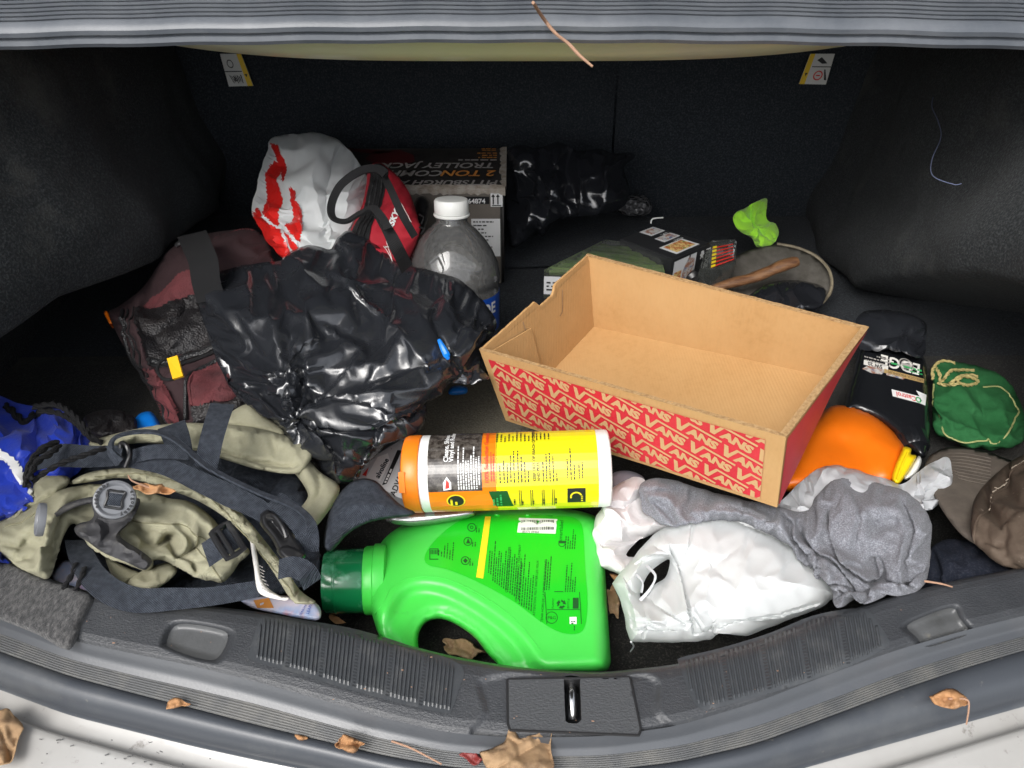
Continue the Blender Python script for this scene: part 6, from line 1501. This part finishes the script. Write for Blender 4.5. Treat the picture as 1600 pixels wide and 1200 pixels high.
# rear padded shoulder strap
S = Surf(Z([(500, 270), (700, 220), (900, 195), (1090, 200), (1260, 215), (1440, 262), (1560, 330), (1540, 400), (1470, 450), (1300, 430), (1160, 390), (1000, 340), (820, 300), (640, 300), (520, 330), (440, 300)]), kp(.012), H=.020, R=20, Hb=.02, folds=((Z([(1090, 330), (1280, 375), (1460, 400)]), -.012, 5), (Z([(1100, 225), (1260, 240), (1430, 280)]), .003, 5), (Z([(1350, 260), (1370, 330)]), -.004, 4), (Z([(1200, 250), (1220, 300)]), -.003, 4)), noise=((20, .004, 4),), fade=6); KS1 = S; S.build('shoulder_pad', M['khaki'], bc, 4, sim=dict(growth=.06, frames=8, bend=1.5))
S = Surf(Z([(1110, 190), (1230, 100), (1310, 150), (1420, 230), (1400, 260), (1250, 225)]), kp(.006), H=.012, R=18, Hb=.02, noise=((16, .004, 4),)); S.build('shoulder_pad', M['khaki'], bc, 4.5)
S = Surf(Z([(1450, 360), (1530, 370), (1600, 440), (1690, 500), (1690, 560), (1640, 640), (1570, 720), (1520, 690), (1490, 640), (1540, 560), (1500, 480), (1460, 430)]), kp(.006), H=.020, R=22, Hb=.02, folds=((Z([(1560, 400), (1600, 520), (1530, 640)]), -.010, 6),), noise=((20, .004, 5),), fade=6); S.build('shoulder_pad', M['khaki'], bc, 4.5)
# curved top roll
roll = Surf(Z([(345, 500), (400, 460), (480, 435), (600, 420), (760, 425), (900, 455), (1020, 505), (1130, 570), (1230, 670), (1330, 790), (1420, 910), (1500, 1030), (1575, 1085), (1570, 1100), (1500, 1100), (1455, 1078), (1395, 985), (1325, 880), (1235, 770), (1120, 665), (1000, 590), (890, 545), (760, 500), (600, 470), (450, 490)]), kp(.030), H=.014, R=13, Hb=.03, folds=((Z([(900, 460), (1100, 590), (1260, 760), (1440, 1000)]), -.003, 3),), noise=((16, .005, 4),), fade=5); roll.build('top_roll', M['khaki'], bc, 3.6, sim=dict(growth=.08, frames=8, bend=.8))
roll.lines('seam', [Z([(470, 462), (620, 447), (780, 455), (950, 510), (1110, 620), (1240, 770), (1360, 920), (1470, 1050)])], .0006, M['khaki_seam'], bc, .0006)
# main panel with its folds
mp_o = Z([(-60, 720), (0, 690), (100, 650), (190, 590), (330, 520), (480, 500), (620, 505), (800, 560), (950, 590), (1050, 660), (1130, 740), (1245, 830), (1200, 890), (1150, 960), (1110, 995), (1065, 985), (980, 955), (900, 925), (820, 880), (770, 880), (765, 910), (730, 935), (640, 905), (520, 850), (430, 790), (370, 700), (320, 760), (290, 850), (250, 970), (190, 965), (130, 935), (60, 890), (-20, 820)])
mpf = [(Z([(340, 530), (270, 640), (220, 760), (190, 900)]), .014, 14), (Z([(460, 540), (330, 620), (280, 720), (240, 920)]), -.010, 7), (Z([(200, 600), (80, 720), (40, 850)]), .008, 14), (Z([(640, 620), (760, 660), (900, 660), (980, 720)]), .010, 11), (Z([(660, 700), (760, 770), (840, 740)]), -.014, 8),
       (Z([(830, 735), (860, 810), (900, 835), (960, 780)]), -.016, 7), (Z([(720, 620), (830, 650), (880, 720), (890, 800)]), .010, 9), (Z([(900, 835), (960, 870), (1060, 980)]), -.005, 5), (Z([(980, 715), (960, 780), (900, 840)]), .007, 5), (Z([(800, 850), (900, 880), (1000, 930)]), .006, 9), (Z([(960, 890), (985, 920)]), -.008, 4),
       (Z([(690, 540), (800, 580), (930, 610), (1060, 700)]), .009, 9), (Z([(10, 790), (60, 800), (100, 780)]), -.006, 6), (Z([(60, 860), (90, 870), (120, 850)]), -.007, 5), (Z([(720, 720), (660, 680), (640, 640)]), -.006, 8)]
MP = Surf(mp_o, kp(.020), H=.026, R=28, Hb=.03, folds=mpf, noise=((40, .008, 3),), ridges=((38, .004, 3, .4, 1.7),), fade=6, smooth=4, jag=.8, p=1.8)
MP.build('main_panel', M['khaki'], bc, 3.3, sim=dict(growth=.035, frames=10, bend=2.5))
MP.lines('seam', [Z([(650, 655), (760, 655), (880, 670), (980, 715), (1060, 800)])], .0006, M['khaki_seam'], bc, .0005); MP.lines('seam', [Z([(985, 720), (960, 780), (895, 838)])], .0006, M['khaki_seam'], bc, .0005); MP.lines('seam', [Z([(975, 790), (1060, 900), (1110, 985)])], .0006, M['khaki_seam'], bc, .0005)
MP.lines('seam', [Z([(20, 700), (120, 660), (210, 600)])], .0006, M['khaki_seam'], bc, .0005)
S = Surf(Z([(630, 1020), (650, 975), (700, 940), (780, 905), (850, 893), (885, 925), (870, 960), (800, 1010), (740, 1040), (660, 1042)]), kp(.012), H=.018, R=16, Hb=.02, noise=((16, .003, 3),), fade=5); S.build('leg_roll', M['khaki'], bc, 3.6, sim=dict(growth=.07, frames=8, bend=1.2))
S = Surf(Z([(520, 850), (560, 880), (640, 920), (700, 950), (640, 1000), (610, 1020), (560, 960)]), kp(.004), H=.006, R=12, Hb=.02); S.build('inner_panel', M['khaki'], bc, 5)
# left rear wedge of khaki
S = Surf(Z([(-60, 690), (60, 620), (180, 480), (240, 455), (330, 460), (350, 490), (280, 560), (180, 620), (60, 690), (-40, 730)]), kp(.010), H=.020, R=24, Hb=.03, noise=((24, .004, 5),), fade=6); S.build('side_wing', M['khaki'], bc, 4, sim=dict(growth=.07, frames=8, bend=1.5))
# webbing
z0 = .150
strap('waist_strap', [(62, 716, .150), (95, 712, .155), (140, 714, .158), (190, 712, .158)], [36, 34, 30], M['webbing'], bc)
strap('hem_strap', [(120, 845, .125), (128, 870, .126), (145, 900, .125), (175, 925, .124), (215, 938, .128), (270, 936, .132), (330, 932, .132), (405, 920, .130)], [30, 32, 34, 34, 32, 26, 24], M['webbing'], bc, .0016, [30, 20, 0, -10, -15, -10])
strap('webbing_strap', [(348, 632, .185), (340, 655, .188), (330, 690, .184), (322, 730, .17)], [34, 33, 32], M['webbing'], bc)
strap('webbing_strap', [(268, 664, .170), (276, 685, .172), (282, 712, .166)], [38, 36, 34], M['webbing'], bc)
strap('webbing_strap', [(208, 714, .180), (235, 707, .184), (262, 706, .184), (295, 708, .178)], [22, 22, 22], M['webbing'], bc)
strap('webbing_strap', [(208, 722, .178), (260, 730, .176), (310, 752, .174), (360, 775, .172), (410, 800, .168), (455, 835, .16)], [18, 26, 30, 34, 30, 26], M['webbing'], bc)
strap('edge_strap', [(188, 722, .180), (174, 706, .188), (178, 686, .196), (205, 676, .20), (245, 676, .20), (280, 692, .198), (325, 730, .192), (400, 768, .186), (460, 792, .180), (486, 818, .172), (484, 850, .16)], [16, 12, 10, 9, 9, 9, 9, 12, 22], M['webbing'], bc, .0022, [50, 50, 40, 40, 40, 30, 10])
strap('webbing_strap', [(428, 780, .172), (455, 800, .174), (478, 830, .168), (480, 862, .155)], [26, 34, 34], M['webbing'], bc)
S = Surf([(506, 852), (508, 826), (518, 792), (538, 762), (562, 748), (588, 752), (606, 770), (628, 790), (648, 800), (640, 806), (606, 810), (572, 818), (544, 834), (524, 856), (514, 862)], kp(.045), H=.010, R=60, folds=(([(508, 852), (520, 815), (550, 790), (600, 790)], .010, 26),), fade=3, noise=((50, .003, 3),)); S.build('chest_strap', M['webbing'], bc, 4, sheet=.0016)
strap('strap_end', [(436, 890, .168), (458, 886, .172), (478, 895, .168), (488, 912, .155)], [30, 32, 30], M['webbing'], bc)
strap('adjuster_strap', [(322, 868, .172), (345, 852, .180), (368, 838, .178)], [38, 38, 36], M['webbing'], bc)
# adjuster buckle
def frame(name, c, w, h, ang, z, r, m, bars=(0,)):
    a = R_(ang); ca, sa = math.cos(a), math.sin(a); mb = MB()
    P = lambda x, y: Pz(c[0]+x*ca-y*sa, c[1]+x*sa+y*ca, z)
    ring = [P(x, y) for x, y in [(-w, -h), (-w*.3, -h*1.02), (w*.3, -h*1.02), (w, -h), (w*1.03, 0), (w, h), (0, h*1.03), (-w, h), (-w*1.03, 0), (-w, -h), (-w*.6, -h*1.01)]]
    mb.tube(np.array(ring), r, 8, flat=.7)
    o = mb.build(name, m, bc)
    for b_ in bars: mb = MB(); mb.tube(np.array([P(b_, -h), P(b_, 0), P(b_, h)]), r*.8, 8, flat=.7); mb.build('buckle_bar', m, o)
    return o
frame('adjuster_buckle', (356, 845), 15, 24, -32, .186, .0026, M['hard_black'], (-4,))
# side-release buckle
S = Surf([(404, 806), (414, 795), (426, 797), (440, 812), (460, 836), (474, 856), (470, 872), (452, 878), (438, 868), (424, 842), (408, 822)], kp(.055), H=.012, R=8, Hb=.010, folds=(([(424, 815), (444, 840)], -.007, 4),), fade=4)
S.build('side_release_buckle', M['hard_black'], bc, 3)
cord('buckle_prong', [(418, 806, .200), (430, 808, .203), (442, 824, .202), (448, 840, .198)], 3.6, M['hard_black'], bc)
S = Surf([(432, 860), (446, 850), (470, 858), (478, 868), (468, 878), (446, 876)], kp(.060), H=.010, R=7, Hb=.010); S.build('buckle_socket', M['hard_black'], bc, 3)
# D-ring
cord('slide_ring', [(196, 730, .180), (202, 712, .188), (198, 697, .194), (190, 692, .194), (188, 700, .190)], 3.0, M['hard_black'], bc)
mb = MB()
for k in range(12):
    a, b = 442+(k % 3)*7, 816+(k//3)*9+(k % 3)*3
# dusty tab and the round buttons
tabS = Surf(Z([(372, 720), (400, 695), (450, 682), (470, 650), (460, 590), (560, 600), (690, 570), (690, 625), (640, 700), (600, 760), (700, 830), (760, 880), (745, 915), (715, 930), (640, 895), (520, 845), (440, 790), (385, 755)]), kp(.048), H=.006, R=9, Hb=.010, folds=((Z([(400, 740), (500, 770), (620, 790), (730, 890)]), .004, 8), (Z([(540, 690), (545, 740)]), -.005, 5)), noise=((14, .004, 5),), fade=4); tabS.build('dusty_tab', M['dusty_leather'], bc, 3.2, sim=dict(growth=.05, frames=8, bend=.8), facet=dict(sig=.3, it=6))
S = Surf(Z([(270, 650), (330, 600), (420, 570), (480, 565), (485, 590), (400, 610), (330, 640), (285, 665)]), kp(.046), H=.004, R=7, Hb=.01); S.build('dusty_tab', M['dusty_leather'], bc, 4)
def button(c, rpx, z, nrm, name='button'):
    c0 = Pz(c[0], c[1], z); r = rpx*np.linalg.norm(c0-CAMP)/FPX
    mb = MB(); mb.lathe([(r*.2, -.003), (r*.97, -.0025), (r, 0), (r*.97, .0026), (r*.86, .0034), (r*.78, .0026), (r*.72, .0012), (.0003, .0010)], c0, nrm, 48); b = mb.build(name, M['grey_plastic'], bc, sharp=45)
    return b, c0, r
nrm = CAMP-Pz(180, 780, .18); nrm = nrm/np.linalg.norm(nrm)+np.array([0, 0, .25]); nrm /= np.linalg.norm(nrm)
b1, c0, r = button((179.5, 781), 27, .184, nrm, 'big_button')
bx = np.cross(nrm, (0, 1, .4)); bx /= np.linalg.norm(bx); by = np.cross(nrm, bx)
if by[2] < 0: by = -by
if bx[0] < 0: bx = -bx
mb = MB(); rr = r*.40; ring = [(-1, -1), (0, -1.06), (1, -1), (.86, 0), (1, 1), (0, 1.06), (-1, 1), (-.86, 0), (-1, -1)]
mb.tube(catmull(np.array([c0+bx*x*rr+by*y*rr+nrm*.0022 for x, y in ring]), False, 4), .0011, 7); mb.build('button_slot', M['hard_black'], b1)
mb = MB(); mb.box(c0+nrm*.0018, (rr*1.5, rr*1.5, .0016), np.stack([bx, by, nrm], 1)); mb.build('button_webbing', M['webbing'], b1)
p = Print()
for k, (tx, a0) in enumerate((('ergobaby', 215), ('ergobaby', 35))):
    for i, chx in enumerate(tx):
        an = a0-i*13 if k == 0 else a0-i*13
        V, F = text2d(chx, .26, bold=.01, align='CENTER'); a = R_(an); V = V+np.array([0, .78]); th = a-math.pi/2
        p.add(np.c_[V[:, 0]*math.cos(th)-V[:, 1]*math.sin(th), V[:, 0]*math.sin(th)+V[:, 1]*math.cos(th)], F)
p.build('lettering', lambda V: c0+(bx*V[:, :1]+by*V[:, 1:2])*r*1.0+nrm*.0038, M['hard_black'], b1)
n2 = np.array([-.75, -.35, .45]); n2 /= np.linalg.norm(n2); button((64, 812), 22, .172, n2)
# care label
S = Surf([(391, 843), (398, 850), (404, 880), (408, 902), (420, 920), (440, 932), (452, 934), (446, 938), (430, 936), (414, 932), (402, 922), (397, 890)], kp(.036), H=.002, R=6); S.build('care_label', M['tagwhite'], bc, 4, sheet=.0004)
CL = Surf([(400, 880), (408, 878), (440, 928), (414, 930), (402, 915)], kp(.044), H=.0, R=6); 
p = Print()
for k in range(8): p.micro(401+k*.6, -(884+k*5), 10+k*2.0, 1, 2, 1.3, -28, seed=k+5)
p.build('lettering', lambda V: S.point(np.c_[V[:, 0]+3, -V[:, 1]], .0012), M['grey_ink'], bc)
# magazine pages under the carrier
S = Surf([(376, 936), (420, 930), (470, 934), (498, 946), (499, 968), (470, 966), (430, 958), (395, 950)], planeV(968, .085, 930, .085), H=.003, R=10, Hb=.002); pg = S.build('magazine', M['paper'], None, 5); tag(pg, 'colourful glossy magazine corner between the carrier and the green bottle cap', 'magazine')
p = Print(); p.poly([(396, -938), (420, -934), (428, -950), (402, -950)]); p.build('picture', lambda V: S.point(np.c_[V[:, 0], -V[:, 1]], .0008), M['orange_ink'], pg)
p = Print(); p.text('SEASON', 470, -962, 5, 60); p.text('LEARN', 482, -960, 6.5, 70); p.build('lettering', lambda V: S.point(np.c_[V[:, 0], -V[:, 1]], .0012), M['blue_label'], pg)
S = Surf([(82, 905), (88, 885), (105, 875), (150, 890), (180, 930), (150, 935), (110, 922)], planeV(935, .105, 875, .10), H=.003, R=10, Hb=.002); pg = S.build('magazine', M['paper'], None, 5); tag(pg, 'pale glossy magazine corner under the left end of the khaki carrier', 'magazine')

# ================================================================== leaves and twigs
def leaf(name, c, size, z, rot, m, label, seed, lobes=5, asp=.7, curl=.006, cat='leaf', stem=None, tilt=0, dz=0, sp=2.6, outline=None):
    rg = np.random.RandomState(seed); pts = []
    n = 26
    for k in range(n):
        a = 2*math.pi*k/n; rr = 1-.32*abs(math.sin(a*lobes/2.0+.6))**.8+rg.uniform(-.10, .10)
        x, y = rr*math.cos(a), rr*math.sin(a)*asp
        ca, sa = math.cos(R_(rot)), math.sin(R_(rot)); pts.append((c[0]+size*(x*ca-y*sa), c[1]+size*(x*sa+y*ca)))
    if outline: pts = outline
    pl = planeV(c[1]+size, z, c[1]-size, z+tilt)
    S = Surf(pts, pl, H=curl*.5, R=size*.7, tins=((size*.55, curl*1.6, seed), (size*.25, curl*.6, seed+1)), folds=(([(c[0]-size*math.cos(R_(rot)), c[1]-size*math.sin(R_(rot))), c, (c[0]+size*math.cos(R_(rot)), c[1]+size*math.sin(R_(rot)))], -curl*.4, size*.12),), fade=1.5, smooth=1 if outline else 3, jag=.7)
    o = tag(S.build(name, m, None, sp, sheet=.0004), label, cat)
    if stem:
        q = [(c[0], c[1], z+.002)]+[tuple(x) for x in stem]; cord('stem', q, [1.6, .9], M['twig'], o)
    return o
leaf('dry_leaf', (279, 1099), 21, .104, -8, M['leaf'], 'small tan dry leaf on the ribbed channel at the left', 1, 3, .40, .003, outline=[(260, 1108), (262, 1096), (270, 1090), (281, 1089), (289, 1096), (301, 1100), (293, 1103), (280, 1104), (268, 1108)])
leaf('dry_leaf', (546, 1163), 28, .110, 5, M['leaf'], 'curled tan dry leaf on the rubber seal left of the latch cover', 2, 4, .55, .010)
leaf('dry_leaf', (470, 1152), 14, .098, 12, M['leaf'], 'tiny tan leaf fragment just left of the curled tan leaf', 3, 3, .35, .004)
leaf('dry_leaf', (812, 1180), 50, .116, 150, M['leaf_brown'], 'big brown crumpled maple leaf at the bottom centre below the latch cover', 14, 7, .74, .010, sp=2.6, outline=[(749, 1175), (768, 1170), (790, 1160), (793, 1146), (796, 1136), (805, 1142), (810, 1156), (826, 1150), (840, 1147), (850, 1138), (864, 1134), (862, 1150), (860, 1170), (866, 1195), (858, 1225), (800, 1230), (770, 1216), (757, 1194)])
leaf('dry_leaf', (738, 1183), 24, .104, 20, M['leaf_red'], 'small dark red leaf tucked beside the big brown maple leaf', 5, 4, .5, .006)
leaf('dry_leaf', (1482, 1092), 30, .112, 5, M['leaf'], 'tan dry leaf with a drooping stem on the seal at the lower right', 6, 4, .42, .006, stem=[(1506, 1092, .114), (1514, 1100, .113), (1510, 1132, .100)], outline=[(1451, 1088), (1458, 1087), (1467, 1081), (1480, 1077), (1491, 1077), (1504, 1084), (1517, 1096), (1509, 1104), (1500, 1102), (1493, 1108), (1480, 1107), (1467, 1103), (1458, 1098)])
leaf('dry_leaf', (5, 1152), 44, .078, 70, M['leaf_brown'], 'dark brown curled leaf on the silver paint at the lower left corner', 7, 5, .62, .009, sp=3, outline=[(-30, 1118), (0, 1110), (12, 1106), (22, 1118), (38, 1136), (30, 1150), (26, 1168), (18, 1192), (-4, 1196), (-26, 1190)])
leaf('dry_leaf', (240, 764), 40, .182, 6, M['leaf'], 'orange brown curled leaf lying on the khaki carrier', 8, 6, .26, .012, tilt=.01, stem=[(208, 752, .195), (200, 742, .2)])
leaf('dry_leaf', (722, 1014), 38, .022, 15, M['leaf_brown'], 'dry brown leaf seen through the handle of the green bottle', 9, 5, .5, .012)
leaf('dry_leaf', (958, 940), 30, .030, 80, M['leaf_brown'], 'dark brown leaf on the floor between the green bottle and white bag', 10, 5, .4, .012)
leaf('dry_leaf', (965, 905), 16, .045, 40, M['leaf'], 'small curled leaf fragment beside the torn white bag handle', 11, 4, .4, .008)
leaf('dry_leaf', (526, 968), 18, .03, 25, M['leaf'], 'sliver of dry leaf on the floor under the dark green cap', 12, 3, .35, .005)
tag(cord('twig', [(833, 4, .512), (850, 30, .488), (868, 52, .478), (888, 68, .4705), (905, 86, .4635), (926, 104, .457)], [2.4, 2.6, 2.2, 2.6, 1.6], M['twig']), 'thin pale brown twig hanging over the ribbed seal at the top', 'twig')
tag(cord('twig', [(612, 1158, .104), (640, 1168, .107), (664, 1180, .108), (690, 1194, .107)], [1.5, 1.2], M['twig']), 'thin forked twig on the seal left of the big brown leaf', 'twig')
tag(cord('twig', [(1444, 908, .123), (1470, 912, .126), (1488, 917, .124)], [1.6, 1.0], M['twig']), 'short pale twig beside the navy cloth on the sill', 'twig')
tag(cord('stray_thread', [(u, v, .30) for u, v in ((1462, 140), (1456, 165), (1466, 190), (1470, 215), (1456, 250), (1458, 275), (1490, 288), (1502, 287))], .6, M['lint']), 'pale bluish thread clinging to the right hand carpet lining', 'thread')
rgx = random.Random(12); mb = MB()
for k in range(46):
    u = rgx.uniform(120, 1560); v = float(cv(cB, u))+rgx.uniform(6, 120); 
    vv = min(v, float(cv(cR, u))); z = .1215 if v < float(cv(cS, u)) else .103
    pz = Pz(u, vv, z+.001); s_ = rgx.uniform(.0002, .0007); mb.box(pz, (s_*rgx.uniform(1, 3), s_, s_*.5))
o = mb.build('crumbs', M['twig'], None, smooth=False); o['kind'] = 'stuff'; tag(o, 'scattered bits of dry leaf crumbs along the plastic sill', 'crumbs')
